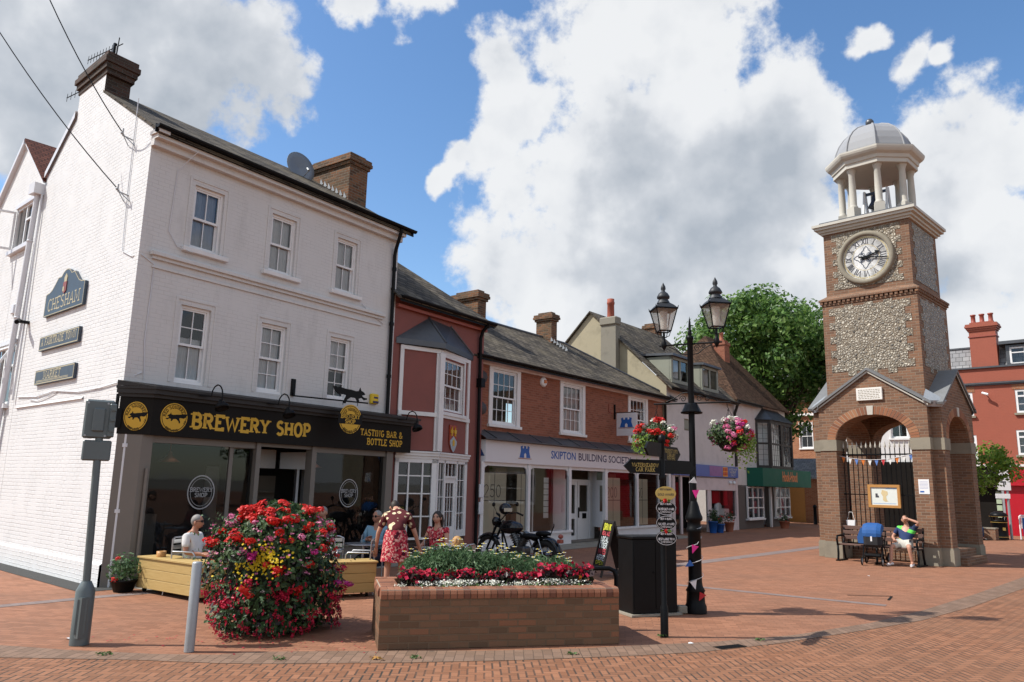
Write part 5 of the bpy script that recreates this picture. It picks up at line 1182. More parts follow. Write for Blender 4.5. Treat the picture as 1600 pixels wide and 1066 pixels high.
for Mx, L in ((ML2, L1), (MF2, L2), (MR2, L3)):
    b.box(-.03, L + .03, -.03, .03, 2.92, 3.06, M=Mx); b.box(-.03, L + .03, -.03, .03, 5.18, 5.34, M=Mx); b.box(-.05, .09, -.05, .05, 3.06, 5.18, M=Mx); b.box(L - .09, L + .05, -.048, .05, 3.06, 5.18, M=Mx); b.box(0, L, -.02, .03, 4.1, 4.2, M=Mx)
b.box(L2 / 2 - .1, L2 / 2 + .1, -.05, .05, 3.06, 5.18, M=MF2)
bo = b.build('bay_window', M['timber_dark'], Bb)
b = MB(); k = MB()
for Mx, L in ((ML2, L1), (MF2, L2), (MR2, L3)):
    b.quad((0, 0, 3.06), (L, 0, 3.06), (L, 0, 5.18), (0, 0, 5.18)) if False else b.add([(0, 0, 3.06), (L, 0, 3.06), (L, 0, 5.18), (0, 0, 5.18)], [(0, 1, 2, 3)], 0, False, Mx)
    n = max(2, int(L / .26))
    for i in range(1, n): k.box(L * i / n - .01, L * i / n + .01, -.012, .012, 3.06, 5.18, M=Mx)
    for i in range(1, 8): k.box(0, L, -.01, .01, 3.06 + .265 * i - .008, 3.06 + .265 * i + .008, M=Mx)
b.build('pane', M['glass'], bo); k.build('leading', M['lead'], bo)
b = MB(); b.quad((2.8, .2, 3.0), (6.8, .2, 3.0), (6.8, .2, 5.2), (2.8, .2, 5.2)); b.build('curtain', M['curtain'], bo)
b = MB(); P = [(2.6, .0, 5.34), (3.08, -.72, 5.34), (6.38, -.72, 5.34), (7.0, 0, 5.34)]; b.add(P + [(3.7, 0, 6.0), (5.9, 0, 6.0)], [(0, 1, 4), (1, 2, 5, 4), (2, 3, 5), (0, 3, 2, 1)]); b.build('bay_roof', M['lead'], bo)
b = MB(); P = [(1.35, -.02), (1.5, -.75), (8.6, -.75), (8.6, -.02)]; b.prism(P, 2.02, 2.9); fa = b.build('fascia', M['green_sign'], Bb)
sans_text(fa, 'Hook-Hood', .5, T(4.15, -.755, 2.3), M['orange'], fit=2.2, bold=.02)
b = MB()
for a, c in ((1.15, 3.15), (4.85, 6.95)):
    for i in range(4): x = a + (c - a) * i / 3; b.box(x - .03, x + .03, -.12, -.04, .5, 2.0)
    for i in range(4): z = .5 + 1.45 * i / 3; b.box(a + .0, c, -.115, -.045, z - .025, z + .025)
    b.box(a - .06, c + .06, -.18, 0, .4, .48)
b.box(4.2, 4.32, -.1, 0, 0, 2.0); b.build('shop_window_frame', M['white_trim'], Bb)
each_quad('shop_window', M['shop_glass'], Bb, [((1.15, -.08, .5), (3.15, -.08, .5), (3.15, -.08, 2), (1.15, -.08, 2)), ((4.85, -.08, .5), (6.95, -.08, .5), (6.95, -.08, 2), (4.85, -.08, 2))])
b = MB(); wall(b, .05, 7.05, 0, 2.05, 0, [(1.15, 3.15, .48, 2.0), (4.85, 6.95, .48, 2.0), (3.4, 4.2, 0, 2.0)], .2); b.build('stall_riser', plain('dark_grey_brown_wall', (.1, .085, .075), .8, .15, 4), Bb)
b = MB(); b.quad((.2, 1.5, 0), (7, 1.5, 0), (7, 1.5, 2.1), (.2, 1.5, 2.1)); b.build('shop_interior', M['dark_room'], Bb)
b = MB(); b.box(2.5, 2.9, .2, .3, 1.5, 1.75); b.box(2.6, 3.0, .2, .3, .7, 1.3); b.box(6.5, 6.9, .2, .3, .8, 1.5); b.build('red_display', M['red_sign'], Bb)
b = MB(); b.box(5.7, 6.0, .2, .25, .9, 1.4); b.build('notices', M['paper'], Bb)
chimney(Cb, 6.4, 7.15, 3.9, 4.6, 8.6, 10.25, 'brick_old', 2, .06, label='old brick chimney behind the slate ridge')
# ------------------------------------------------------------------ clock tower
TO = (11.25, 22.33)
TW = frame_at('clock_tower', 'brick and flint clock tower on four arches under a domed open cupola', 'clock tower', TO, 135)
T_mat = T(TO[0], TO[1], 0) @ RZ(90 - 135)
def tpt(x, y, z): return T_mat @ Vector((x, y, z))
def vouss():
    N = NT('voussoir_brick'); r = N.n('ShaderNodeNewGeometry').outputs['Random Per Island']
    c = N.ramp(r, [(0, (.2, .08, .045)), (.5, (.33, .13, .06)), (1, (.42, .2, .1))])
    c = N.mix(N.math('MULTIPLY', N.noise(N.obj(), 60, 4, .7), .5), c, (.1, .05, .03))
    return N.done(c, .85)
PORCH = plain('grey_porch_slate', (.17, .175, .18), .7, .2, 5, 0, .3, .2, 12); VM = vouss(); MORT = plain('lime_mortar', (.36, .3, .23), .9, .12, 30)
AR, AZ, AH, PW, PD = 1.0, 3.28, .68, 1.45, 1.72
def gz(x): return 5.16 - abs(x) * (5.16 - 4.19) / 1.45
n = 20
for k in range(4):
    Q = RZ(90 * k)
    piers = MB(); upper = MB(); band = MB(); plinth = MB(); ring = MB(); ringm = MB(); keys = MB(); porch = MB(); lead = MB()
    L_ = [(1.0, -1.72), (1.45, -1.72), (1.45, -1.45), (1.72, -1.45), (1.72, -1.0), (1.0, -1.0)]
    def grow(e): return [(1.0 - e * .0, -1.72 - e), (1.45 + e, -1.72 - e), (1.45 + e, -1.45 - e), (1.72 + e, -1.45 - e), (1.72 + e, -1.0), (1.0, -1.0)]
    piers.prism(L_, .44, 2.97, M=Q); piers.prism(L_, 3.28, 4.2, M=Q)
    band.prism([(.975, -1.745), (1.475, -1.745), (1.475, -1.475), (1.745, -1.475), (1.745, -.975), (.975, -.975)], 2.97, 3.28, M=Q)
    plinth.prism([(.97, -1.75), (1.48, -1.75), (1.48, -1.48), (1.75, -1.48), (1.75, -.97), (.97, -.97)], 0, .4, M=Q)
    plinth.prism([(.985, -1.735), (1.465, -1.735), (1.465, -1.465), (1.735, -1.465), (1.735, -.985), (.985, -.985)], .4, .45, M=Q)
    xs = [-1.0 + 2.0 * i / n for i in range(n + 1)]
    az = [AZ + AH * math.sqrt(max(0, 1 - x * x)) for x in xs]
    for i in range(n):
        a, b_ = xs[i], xs[i + 1]
        upper.add([(a, -PD, az[i]), (b_, -PD, az[i + 1]), (b_, -PD, gz(b_)), (a, -PD, gz(a))], [(0, 1, 2, 3)], M=Q)
        upper.add([(a, -PD, az[i]), (b_, -PD, az[i + 1]), (b_, -1.0, az[i + 1]), (a, -1.0, az[i])], [(0, 1, 2, 3)], M=Q)
        upper.add([(a, -1.0, az[i]), (b_, -1.0, az[i + 1]), (b_, -1.0, 4.6), (a, -1.0, 4.6)], [(0, 1, 2, 3)], M=Q)
    for s_ in (-1, 1):
        upper.add([(s_ * 1.0, -PD, 4.2), (s_ * 1.45, -PD, 4.2), (s_ * 1.0, -PD, gz(1.0))], [(0, 1, 2)], M=Q)
        upper.add([(s_ * 1.0, -PD, 3.28), (s_ * 1.0, -PD, 4.2), (s_ * 1.0, -PD + .01, 4.2)], [(0, 1, 2)], M=Q)
        # porch roof slopes
        porch.add([(0, -1.82, 5.2), (s_ * 1.58, -1.82, 4.16), (s_ * 1.58, -1.5, 4.16), (s_ * 1.3, -1.3, 4.34), (0, -1.3, 5.2),
                   (0, -1.82, 5.27), (s_ * 1.6, -1.82, 4.22), (s_ * 1.6, -1.5, 4.22), (s_ * 1.3, -1.3, 4.42), (0, -1.3, 5.27)], [(0, 1, 2, 3, 4), (5, 6, 7, 8, 9), (0, 1, 6, 5), (1, 2, 7, 6)], M=Q)
        lead.add([(0, -1.78, 5.13), (s_ * 1.5, -1.78, 4.13), (s_ * 1.5, -1.78, 4.17), (0, -1.78, 5.19)], [(0, 1, 2, 3)], 1, M=Q)
    lead.add([(1.4, -1.86, 4.26), (1.86, -1.4, 4.26), (1.35, -1.35, 4.62), (1.45, -1.74, 4.1), (1.74, -1.45, 4.1)], [(0, 1, 2), (0, 3, 4, 1)], M=Q)
    # voussoirs
    m_ = 33
    def pt(t, r): 
        c, s2 = math.cos(t), math.sin(t); return (r[0] * c, r[1] * s2)
    for i in range(m_):
        t0, t1 = PI * (i + .08) / m_, PI * (i + .92) / m_
        if abs(i - m_ // 2) <= 0: continue
        q = [pt(t0, (AR, AH)), pt(t0, (AR + .23, AH + .22)), pt(t1, (AR + .23, AH + .22)), pt(t1, (AR, AH))]
        ring.slab([(p[0], AZ + p[1]) for p in q], -PD - .012, -PD + .05, M=Q)
    for i in range(n):
        t0, t1 = PI * i / n, PI * (i + 1) / n
        q = [pt(t0, (AR, AH)), pt(t0, (AR + .235, AH + .225)), pt(t1, (AR + .235, AH + .225)), pt(t1, (AR, AH))]
        ringm.slab([(p[0], AZ + p[1]) for p in q], -PD - .005, -PD + .05, M=Q)
    keys.slab([(-.07, AZ + AH - .01), (.07, AZ + AH - .01), (.09, AZ + AH + .24), (-.09, AZ + AH + .24)], -PD - .03, -PD + .05, M=Q)
    piers.build('pier', M['brick_tower'], TW); upper.build('arch_wall', M['brick_tower'], TW)
    band.build('stone_band', M['stone'], TW); plinth.build('plinth', M['stone'], TW); ringm.build('arch_mortar', MORT, TW); ring.build('arch_ring', VM, TW); keys.build('keystone', M['stone_white'], TW)
    porch.build('porch_roof', PORCH, TW); lead.build('lead_hopper', [M['galv'], M['stone_white']], TW)
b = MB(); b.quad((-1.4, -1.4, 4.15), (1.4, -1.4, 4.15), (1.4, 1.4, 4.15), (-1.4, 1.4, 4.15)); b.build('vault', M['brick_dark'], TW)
b = MB(); h = 1.325; b.box(-h, h, -h, h, 4.2, 7.3); b.box(-h + .015, h - .015, -h + .015, h - .015, 7.3, 7.42); 
c = 1.22; b.box(-c, c, -c, c, 7.56, 9.62); b.build('shaft', M['brick_tower'], TW)
b = MB(); b.box(-h - .02, h + .02, -h - .02, h + .02, 7.3, 7.36); b.box(-h - .08, h + .08, -h - .08, h + .08, 7.44, 7.5)
P = [(-h - .06, -h - .06, 7.5), (h + .06, -h - .06, 7.5), (h + .06, h + .06, 7.5), (-h - .06, h + .06, 7.5), (-c, -c, 7.62), (c, -c, 7.62), (c, c, 7.62), (-c, c, 7.62)]
b.add(P, [(0, 1, 5, 4), (1, 2, 6, 5), (2, 3, 7, 6), (3, 0, 4, 7)])
for k in range(4):
    for i in range(21): x = -1.33 + 2.66 * i / 20; b.box(x - .04, x + .04, -h - .06, -h + .02, 7.36, 7.44, M=RZ(90 * k))
b.build('dentil_course', M['brick_tower'], TW)
def toothed(x, z0, z1, nt, tooth, up=0):
    L = []; hz = (z1 - z0) / (2 * nt - 1)
    for i in range(2 * nt - 1):
        e = x if i % 2 == 0 else x - tooth
        L += [(e, z0 + i * hz), (e, z0 + (i + 1) * hz)]
    return L
def panel(x, z0, z1, nt, tooth):
    r_ = toothed(x, z0, z1, nt, tooth); return r_ + [(-p[0], p[1]) for p in reversed(r_)]
for k in range(4):
    Q = RZ(90 * k); fl_ = MB()
    fl_.slab(panel(1.14, 5.28, 7.2, 5, .17), -h - .012, -h + .05, M=Q)
    for x in (-.55, .02, .55): fl_.slab([(x - .12, 5.14), (x + .12, 5.14), (x + .12, 5.29), (x - .12, 5.29)], -h - .0115, -h + .05, M=Q); fl_.slab([(x - .12, 7.19), (x + .12, 7.19), (x + .12, 7.27), (x - .12, 7.27)], -h - .0115, -h + .05, M=Q)
    fl_.build('flint_panel', M['flint'], TW); fl_ = MB(); fl_.slab(panel(.98, 7.78, 9.5, 5, .13), -c - .012, -c + .05, M=Q); fl_.build('flint_panel', M['flint'], TW)
b = MB()
for (z0, z1, e) in ((9.56, 9.62, .06), (9.62, 9.7, .12), (9.7, 9.78, .2), (9.78, 9.86, .25)): b.box(-c - e, c + e, -c - e, c + e, z0, z1)
b.build('cornice', M['stone_white'], TW)
b = MB(); b.box(-1.3, 1.3, -1.3, 1.3, 9.86, 9.95); b.build('lead_flat', M['lead'], TW)
for k in range(8):
    a = rad(22.5 + 45 * k); Q = T(.98 * math.cos(a), .98 * math.sin(a), 0) @ RZ(22.5 + 45 * k)
    b = MB(Q); b.box(-.14, .14, -.14, .14, 9.9, 10.32); b.lathe([(.125, 10.32), (.13, 10.36), (.105, 10.4), (.1, 10.42), (.104, 10.8), (.09, 11.4), (.1, 11.42), (.12, 11.5), (.14, 11.52), (.14, 11.56)], 14)
    b.build('column', M['stone_white'], TW)
b = MB()
o8 = 22.5
def octring(r, z): return (r, z)
b.lathe([(.6, 11.55), (1.18, 11.55), (1.2, 11.56), (1.2, 11.68), (1.24, 11.7), (1.26, 11.8), (1.36, 11.86), (1.4, 11.92), (1.42, 11.98), (1.42, 12.03), (1.1, 12.12)], 8, smooth=False, a0=rad(22.5)); b.build('entablature', M['stone_white'], TW)
b = MB(); dome = [(1.13, 12.08), (1.12, 12.2), (1.07, 12.42), (.97, 12.66), (.82, 12.87), (.62, 13.04), (.38, 13.16), (.12, 13.22), (.0, 13.23)]
b.lathe(dome, 8, smooth=False, a0=rad(22.5)); 
b.build('dome', M['lead_light'], TW)
for k in range(8):
    b = MB(); a = rad(22.5 + 45 * k); b.tube([(r * math.cos(a) * 1.005, r * math.sin(a) * 1.005, z) for r, z in dome[:-1]], .028, 6); b.build('dome_rib', M['lead_light'], TW)
b = MB(T(0, 0, 13.2) @ RY(-14)); b.lathe([(.03, 0), (.04, .08), (.1, .1), (.13, .17), (.1, .26), (.05, .3), (0, .3)], 12); b.build('finial', M['lead'], TW)
b = MB(T(0, 0, 10.55)); b.lathe([(.26, 0), (.25, .03), (.17, .16), (.14, .32), (.08, .42), (0, .44)], 16); b.ball((0, 0, -.02), .05, 8, 5); b.box(-.3, .3, -.03, .03, .42, .5); b.build('bell', plain('blue_black_bell', (.03, .04, .07), .4, .1, 5, .3), TW)
for s_ in (-1, 1):
    b = MB(); [b.cyl((s_ * .34, e * .26, 9.95), (s_ * .34, e * .03, 11.1), .04, n=6) for e in (-1, 1)]; b.build('bell_frame', M['white_gloss'], TW)
# clock
ck = thing('tower_clock', 'white clock dial with black Roman numerals on the sunlit side of the tower', 'clock', tpt(0, -c - .012, 8.62), rad(90 - 135))
b = MB(RX(90)); b.lathe([(.66, 0), (.66, .05), (.68, .1), (.78, .1), (.8, .07), (.81, 0)], 48); b.build('stone_rim', M['stone'], ck)
b = MB(RX(90)); b.lathe([(0, .02), (.665, .02)], 48); b.build('dial', plain('opal_dial', (.86, .86, .85), .5, .02, 4), ck)
b = MB()
ribbon(b, arc(0, 0, .63, .63, 0, 360, 60), .012, -.022, Matrix()); ribbon(b, arc(0, 0, .385, .385, 0, 360, 48), .01, -.022, Matrix()); ribbon(b, arc(0, 0, .6, .6, 0, 360, 60), .006, -.022, Matrix())
for i in range(60): a = rad(6 * i); b.box(-.008, .008, -.0226, -.0222, .603, .622, M=RY(6 * i))
b.build('gilt_ring', M['gold_leaf'], ck)
b = MB()
NUM = ['XII', 'I', 'II', 'III', 'IIII', 'V', 'VI', 'VII', 'VIII', 'IX', 'X', 'XI']
for i, t_ in enumerate(NUM):
    Q = RY(30 * i) @ T(0, 0, .41)
    slab_text(b, t_, .165, 0, 0, .17, .05, -.024, Q, anchor='c', fit=min(.2, .062 * len(t_) + .03), sp=.02)
b.build('numerals', M['ink'], ck)
b = MB()
for k in range(4):
    Q = RY(90 * k + 4)
    L = arc(0, .17, .12, .13, -150, -30, 2)[:0] + [(-.03, .05), (-.12, .1), (-.13, .17), (-.07, .22), (-.06, .27), (0, .34), (.06, .27), (.07, .22), (.13, .17), (.12, .1), (.03, .05)]
    ribbon(b, L, .019, -.028, Q); ribbon(b, arc(0, .12, .05, .07, 0, 360, 14), .013, -.0295, RY(90 * k + 49))
b.build('tracery', plain('dark_blue_tracery', (.03, .045, .08), .5), ck)
b = MB(); b.slab([(-.03, -.12), (.03, -.12), (.018, .3), (.075, .3), (.0, .44), (-.075, .3), (-.018, .3)], -.05, -.04, M=RY(72)); b.build('hour_hand', M['black_metal'], ck)
b = MB(); b.slab([(-.025, -.2), (.025, -.2), (.014, .6), (0, .64), (-.014, .6)], -.065, -.055, M=RY(99)); b.cyl((0, -.02, 0), (0, -.075, 0), .05, n=12); b.build('minute_hand', M['black_metal'], ck)
# plaque, board, notice, railings, steps
pq = thing('stone_plaque', 'white inscribed stone plaque in the gable over the tower arch', 'plaque', tpt(.02, -PD, 4.35), rad(-45)); b = MB(); b.box(-.35, .35, -.06, .0, 0, .35, bev=.01); b.build('slab', M['stone_plaque'], pq)
b = MB(); random.seed(3)
for i in range(6):
    x = -.29
    while x < .27: w_ = random.uniform(.03, .08); b.box(x, min(x + w_, .29), -.0612, -.06, .28 - .047 * i, .3 - .047 * i); x += w_ + .018
b.build('inscription', M['stone'], pq)
rl = thing('tower_railing', 'black spear topped railings closing the front arch of the tower', 'railing', tpt(0, -1.33, 0), rad(-45))
b = MB()
for i in range(16):
    x = -.95 + 1.9 * i / 15; b.cyl((x, 0, .25), (x, 0, 3.05), .013, n=6)
b.box(-1.0, 1.0, -.02, .02, 2.85, 2.89); b.box(-1.0, 1.0, -.02, .02, .4, .44); b.box(-1, 1, -.02, .02, 1.75, 1.78); b.build('bars', M['black_metal'], rl)
b = MB()
for i in range(16): x = -.95 + 1.9 * i / 15; b.lathe([(.012, 0), (.03, .04), (.022, .09), (0, .2)], 6, M=T(x, 0, 3.05))
b.build('spear_tip', M['stone_white'], rl)
bd = thing('information_board', 'framed white information panel in honey coloured wood on the tower railings', 'information board', tpt(.12, -1.42, 1.42), rad(-45))
b = MB(); b.box(-.42, .42, -.04, .03, 0, .07); b.box(-.42, .42, -.04, .03, .55, .62); b.box(-.42, -.35, -.04, .03, .07, .55); b.box(.35, .42, -.04, .03, .07, .55); b.build('frame', M['oak'], bd)
b = MB(); b.box(-.35, .35, -.01, .02, .07, .55); b.build('panel', plain('pale_green_white_print', (.68, .72, .68), .4, .04, 3), bd)
b = MB(); b.slab([(-.05, .48), (.0, .47), (.09, .44), (.1, .36), (.05, .3), (.06, .22), (.1, .17), (.02, .16), (-.04, .2), (-.03, .3), (-.08, .38)], -.012, -.01); b.build('map_print', plain('sand_print', (.62, .5, .28), .5), bd)
b = MB(); b.box(-.23, -.17, -.0122, -.01, .27, .38); b.box(-.2, -.14, -.013, -.01, .27, .32); b.build('photo_print', M['ink'], bd)
b = MB(); b.box(-.3, .3, -.012, -.01, .1, .12); b.box(.05, .33, -.012, -.01, .5, .53); b.build('blue_band', plain('pale_blue_print', (.3, .42, .6), .5), bd)
nt = thing('notice', 'white paper notice with blue print on the lit tower pier', 'notice', tpt(1.235, -PD, 1.81), rad(-45)); b = MB(); b.box(-.13, .13, -.012, 0, 0, .38); b.build('sheet', M['paper'], nt); b = MB(); b.box(-.1, .0, -.0135, -.012, .04, .08); [b.box(-.1, .1, -.0135, -.012, .14 + .035 * i, .145 + .035 * i) for i in range(6)]; b.build('print', M['blue'], nt)
bt = thing('bunting', 'string of small triangular bunting flags across the tower arch', 'bunting', tpt(0, -1.5, 0), rad(-45))
cols = [plain('bunting_' + n_, c_, .7, .05) for n_, c_ in (('orange', (.6, .16, .02)), ('white', (.7, .7, .68)), ('blue', (.1, .2, .5)), ('red', (.5, .03, .04)))]
def zc_(x): return 2.72 + .14 * x * x + .03 * x
b = MB(); b.tube([(x / 10, 0, zc_(x / 10)) for x in range(-10, 11)], .006, 4); b.build('string', M['paper'], bt)
for i in range(11):
    x = -.9 + .18 * i; b = MB(); b.slab([(x - .055, zc_(x - .055)), (x, zc_(x) - .17), (x + .055, zc_(x + .055))], -.003 - .0, .003, M=T(0, .012, 0)); b.build('flag', cols[(0, 1, 2, 0, 1, 2, 3, 1, 0, 1, 2)[i]], bt)
b = MB()
for i, w_ in enumerate((.5, .25)): b.box(1.05, 1.9 - .25 * i, -.95, .95, .0 if i == 0 else .19, .19 if i == 0 else .38)
b.build('brick_step', M['brick_tower'], TW)
b = MB(); b.box(-1.0, 1.05, -1.05, 1.05, 0, .3); b.build('floor', M['brick_tower'], TW)
tk = thing('token_bag', 'small white fabric bag hung on the left of the tower railings', 'bag', tpt(-.78, -1.5, .85), rad(-45)); b = MB(); b.slab([(-.1, 0), (.1, 0), (.12, .2), (-.12, .2)], -.06, .02); b.tube([(-.1, -.02, .2), (-.04, -.02, .42), (.04, -.02, .42), (.1, -.02, .2)], .006, 4); b.build('bag_body', M['paper'], tk)
# ------------------------------------------------------------------ red building on the right
RBo = (23.92, 36.11)
RB = frame_at('red_corner_building', 'red painted three storey building with tall chimney right of the tower', 'building', RBo, 132)
R_mat = T(RBo[0], RBo[1], 0) @ RZ(90 - 132)
def rpt(x, y, z): return R_mat @ Vector((x, y, z))
b = MB(); ho = [(-2.75, -1.56, 5.64, 6.8), (.21, 1.4, 5.7, 6.82), (-2.75, -1.55, 3.45, 4.7), (.1, 1.3, 3.72, 4.9), (3.6, 4.8, 5.7, 6.82), (3.6, 4.8, 3.72, 4.9)]
wall(b, -3.6, 5.4, 3.2, 7.95, 0, ho, .12); b.quad((-3.6, 0, 0), (-3.6, 9, 0), (-3.6, 9, 7.95), (-3.6, 0, 7.95)); wall(b, -3.6, 5.4, 0, 3.2, .3, []); b.build('wall', M['red_paint'], RB)
b = MB(); b.box(-3.65, 5.4, -.1, .25, 7.95, 8.03); b.box(-3.62, 5.4, -.14, 0, 7.16, 7.24); b.box(-3.6, 5.4, -.08, 0, 7.1, 7.16); b.build('cornice', M['lead'], RB)
for x0, x1, z0, z1 in ho:
    f = MB(); y = .06
    f.box(x0, x0 + .1, y - .04, y + .04, z0, z1); f.box(x1 - .1, x1, y - .04, y + .04, z0, z1); f.box(x0 + .1, x1 - .1, y - .04, y + .04, z1 - .1, z1); f.box(x0 + .1, x1 - .1, y - .04, y + .04, z0, z0 + .1)
    for t_ in (1 / 3, 2 / 3): f.box(x0 + (x1 - x0) * t_ - .04, x0 + (x1 - x0) * t_ + .04, y - .035, y + .035, z0 + .1, z1 - .1)
    f.box(x0 + .1, x1 - .1, y - .03, y + .03, z0 + (z1 - z0) * .72 - .04, z0 + (z1 - z0) * .72 + .04); f.box(x0 + .1, x1 - .1, y - .02, y + .02, z0 + (z1 - z0) * .38 - .012, z0 + (z1 - z0) * .38 + .012)
    wo_ = f.build('window', M['white_gloss'], RB)
    g = MB(); g.quad((x0, y, z0), (x1, y, z0), (x1, y, z1), (x0, y, z1)); g.build('pane', M['glass'], wo_)
    d = MB(); d.quad((x0 - .1, .4, z0 - .1), (x1 + .1, .4, z0 - .1), (x1 + .1, .4, z1 + .1), (x0 - .1, .4, z1 + .1)); d.build('curtain', M['curtain_blue'], wo_)
    s_ = MB(); s_.box(x0 - .08, x1 + .08, -.1, .02, z0 - .1, z0); s_.build('sill', M['stone'], wo_)
    if z0 > 5: s_ = MB(); s_.box(x0 - .1, x1 + .1, -.012, .03, z1, z1 + .26); s_.build('lintel', M['orange_lintel'] if 'orange_lintel' in M else M['brick_far'], wo_)
roof_slab(RB, [[(-3.6, .35, 7.95), (5.4, .35, 7.95), (5.4, .75, 9.1), (-3.6, .75, 9.1)]], .05, 'slate_light'); b = MB(); b.box(-3.6, 5.4, .7, 8, 9.1, 9.18); b.build('roof_flat', M['lead'], RB)
chimney(RB, -1.5, -.36, .15, .8, 7.9, 10.32, 'red_paint', 4, .05, 3, 'red_dark')
b = MB(); b.box(-1.54, -.32, .11, .84, 9.55, 9.62); b.build('chimney_band', M['red_dark'], RB)
b = MB(); wall(b, .0, 2.2, 7.98, 9.0, .1, [(.15, 2.05, 8.1, 8.88)], .1); b.box(-.25, 2.35, -.1, .9, 9.05, 9.2); b.quad((0, .1, 7.98), (0, .9, 7.98), (0, .9, 9.05), (0, .1, 9.05)); dm = b.build('dormer', M['lead'], RB)
f = MB(); f.box(.15, 2.05, .1, .16, 8.08, 8.14); f.box(.15, 2.05, .1, .16, 8.82, 8.9)
for x in (.15, .74, 1.36, 1.97): f.box(x, x + .08, .1, .165, 8.08, 8.9)
f.box(.15, 2.05, .105, .155, 8.6, 8.65); f.slab([(.9, 9.0), (2.0, 9.0), (1.45, 9.35)], -.12, -.06); f.build('dormer_frame', M['white_gloss'], dm)
f = MB(); f.quad((.2, .14, 8.1), (2.0, .14, 8.1), (2.0, .14, 8.88), (.2, .14, 8.88)); f.build('pane', M['glass'], dm)
b = MB(); b.box(-.62, 5.4, -.25, .3, 2.3, 3.18); rf = b.build('fascia', M['red_sign'], RB)
sans_text(rf, 'Established', .2, T(.7, -.256, 2.72), M['pale_sign'], fit=1.4, bold=.006); sans_text(rf, 'Friendly', .14, T(1.0, -.256, 2.46), M['pale_sign'], fit=.9, bold=.004)
b = MB(); b.box(-3.6, 5.4, -.3, .3, 3.18, 3.28); b.build('canopy', M['white_trim'], RB)
b = MB(); b.box(-3.6, -.62, -.2, .3, 2.3, 3.18); b.quad((-3.6, .28, 0), (-.62, .28, 0), (-.62, .28, 2.3), (-3.6, .28, 2.3)); b.build('dark_shopfront', M['fascia_black'], RB)
b = MB(); b.box(-3.6, -.4, -.02, .02, 2.22, 2.27); b.box(-.72, -.62, -.05, .05, 0, 2.3); b.build('shopfront_frame', M['galv'], RB)
b = MB(); [b.box(-1.0, -.78, .2, .24, .8 + .32 * i, 1.05 + .32 * i) for i in range(4)]; [b.box(-2.5, -2.35, .2, .24, .8 + .32 * i, 1.05 + .32 * i) for i in range(4)]; b.build('window_notices', plain('pale_green_notice', (.4, .5, .35), .6), RB)
b = MB(); b.box(-.62, 5.4, -.02, .28, 0, 2.3); b.build('red_shopfront', M['red_sign'], RB)
cm = thing('wall_camera', 'white security camera high on the red painted wall', 'camera', rpt(-1.0, 0, 6.72), rad(-42)); b = MB(); b.cyl((0, 0, 0), (.02, -.2, -.05), .03, n=6); b.cyl((-.1, -.24, 0), (.16, -.3, -.1), .06, n=8); b.build('camera_body', M['white_gloss'], cm)
# ------------------------------------------------------------------ far buildings
def simple_house(name, lab, xy, az, wd, ht, mat, wins, roofmat, ridge=2.0, dp_=7, door=None):
    h_ = frame_at(name, lab, 'house', xy, az)
    b = MB(); wall(b, 0, wd, 0, ht, 0, wins, .12); b.quad((0, 0, 0), (0, dp_, 0), (0, dp_, ht), (0, 0, ht)); b.quad((wd, 0, 0), (wd, dp_, 0), (wd, dp_, ht), (wd, 0, ht)); b.build('wall', M[mat], h_)
    roof_slab(h_, [[(-.2, -.3, ht - .05), (wd + .2, -.3, ht - .05), (wd + .2, dp_ / 2, ht + ridge), (-.2, dp_ / 2, ht + ridge)], [(-.2, dp_ / 2, ht + ridge), (wd + .2, dp_ / 2, ht + ridge), (wd + .2, dp_, ht), (-.2, dp_, ht)]], .08, roofmat)
    for x0, x1, z0, z1 in wins: sash(h_, x0, x1, z0, z1, 0, 2, 1, 1, surround=.06, head=.1)
    return h_
fh = simple_house('far_house', 'far orange brick house with white windows beyond the tree', (19.4, 60.5), 140, 9, 8.6, 'brick_far', [(1.2, 2.2, 5.0, 6.8), (3.9, 4.9, 5.0, 6.8), (6.6, 7.6, 5.0, 6.8), (3.5, 4.7, 1.0, 3.0), (6.6, 7.8, 1.0, 3.0)], 'tile_brown')
b = MB(); b.box(-.05, 9.05, -.2, 0, 7.4, 7.6); b.box(3.2, 5.0, -.12, 0, 3.05, 3.3); b.build('white_band', M['white_trim'], fh)
lt = frame_at('lean_to', 'low brick outhouse with brown door and sloping slate roof beside the green shop', 'outhouse', (16.9, 47.6), 125)
b = MB(); b.box(0, 3.2, 0, 2.5, 0, 2.7); b.build('wall', M['brick_far'], lt); roof_slab(lt, [[(-.2, -.3, 2.65), (3.5, -.3, 2.65), (3.2, 2.5, 3.9), (0, 2.5, 3.9)], [(3.5, -.3, 2.65), (3.6, 2.7, 2.65), (3.2, 2.5, 3.9)]], .08, 'slate_light'); b = MB(); b.box(.3, 1.3, -.03, 0, 0, 2.1); b.build('door', M['oak'], lt)
wh = simple_house('white_shop', 'white rendered shop with dark ground floor seen through the tower arch', (17.6, 40.5), 120, 5.2, 7.6, 'white_trim', [(.8, 1.6, 4.6, 6.2), (2.4, 3.2, 4.6, 6.2)], 'slate')
b = MB(); b.box(0, 5.2, -.15, 0, 0, 3.4); b.build('dark_shopfront', M['fascia_black'], wh)
b = MB(); b.box(.3, 1.2, -.2, -.15, .3, 2.6); b.box(3.4, 4.6, -.2, -.15, .3, 2.2); b.build('window_display', M['red_sign'], wh)

nb = simple_house('cream_shop', 'cream rendered shop next to the red corner building, beyond the right edge', rpt(5.5, 0, 0)[:2], 132, 14, 7.0, 'cream_render', [(1, 2, 4.2, 5.8), (4, 5, 4.2, 5.8), (7, 8, 4.2, 5.8), (10, 11, 4.2, 5.8), (1, 5, .6, 2.6), (7, 11, .6, 2.6)], 'slate')
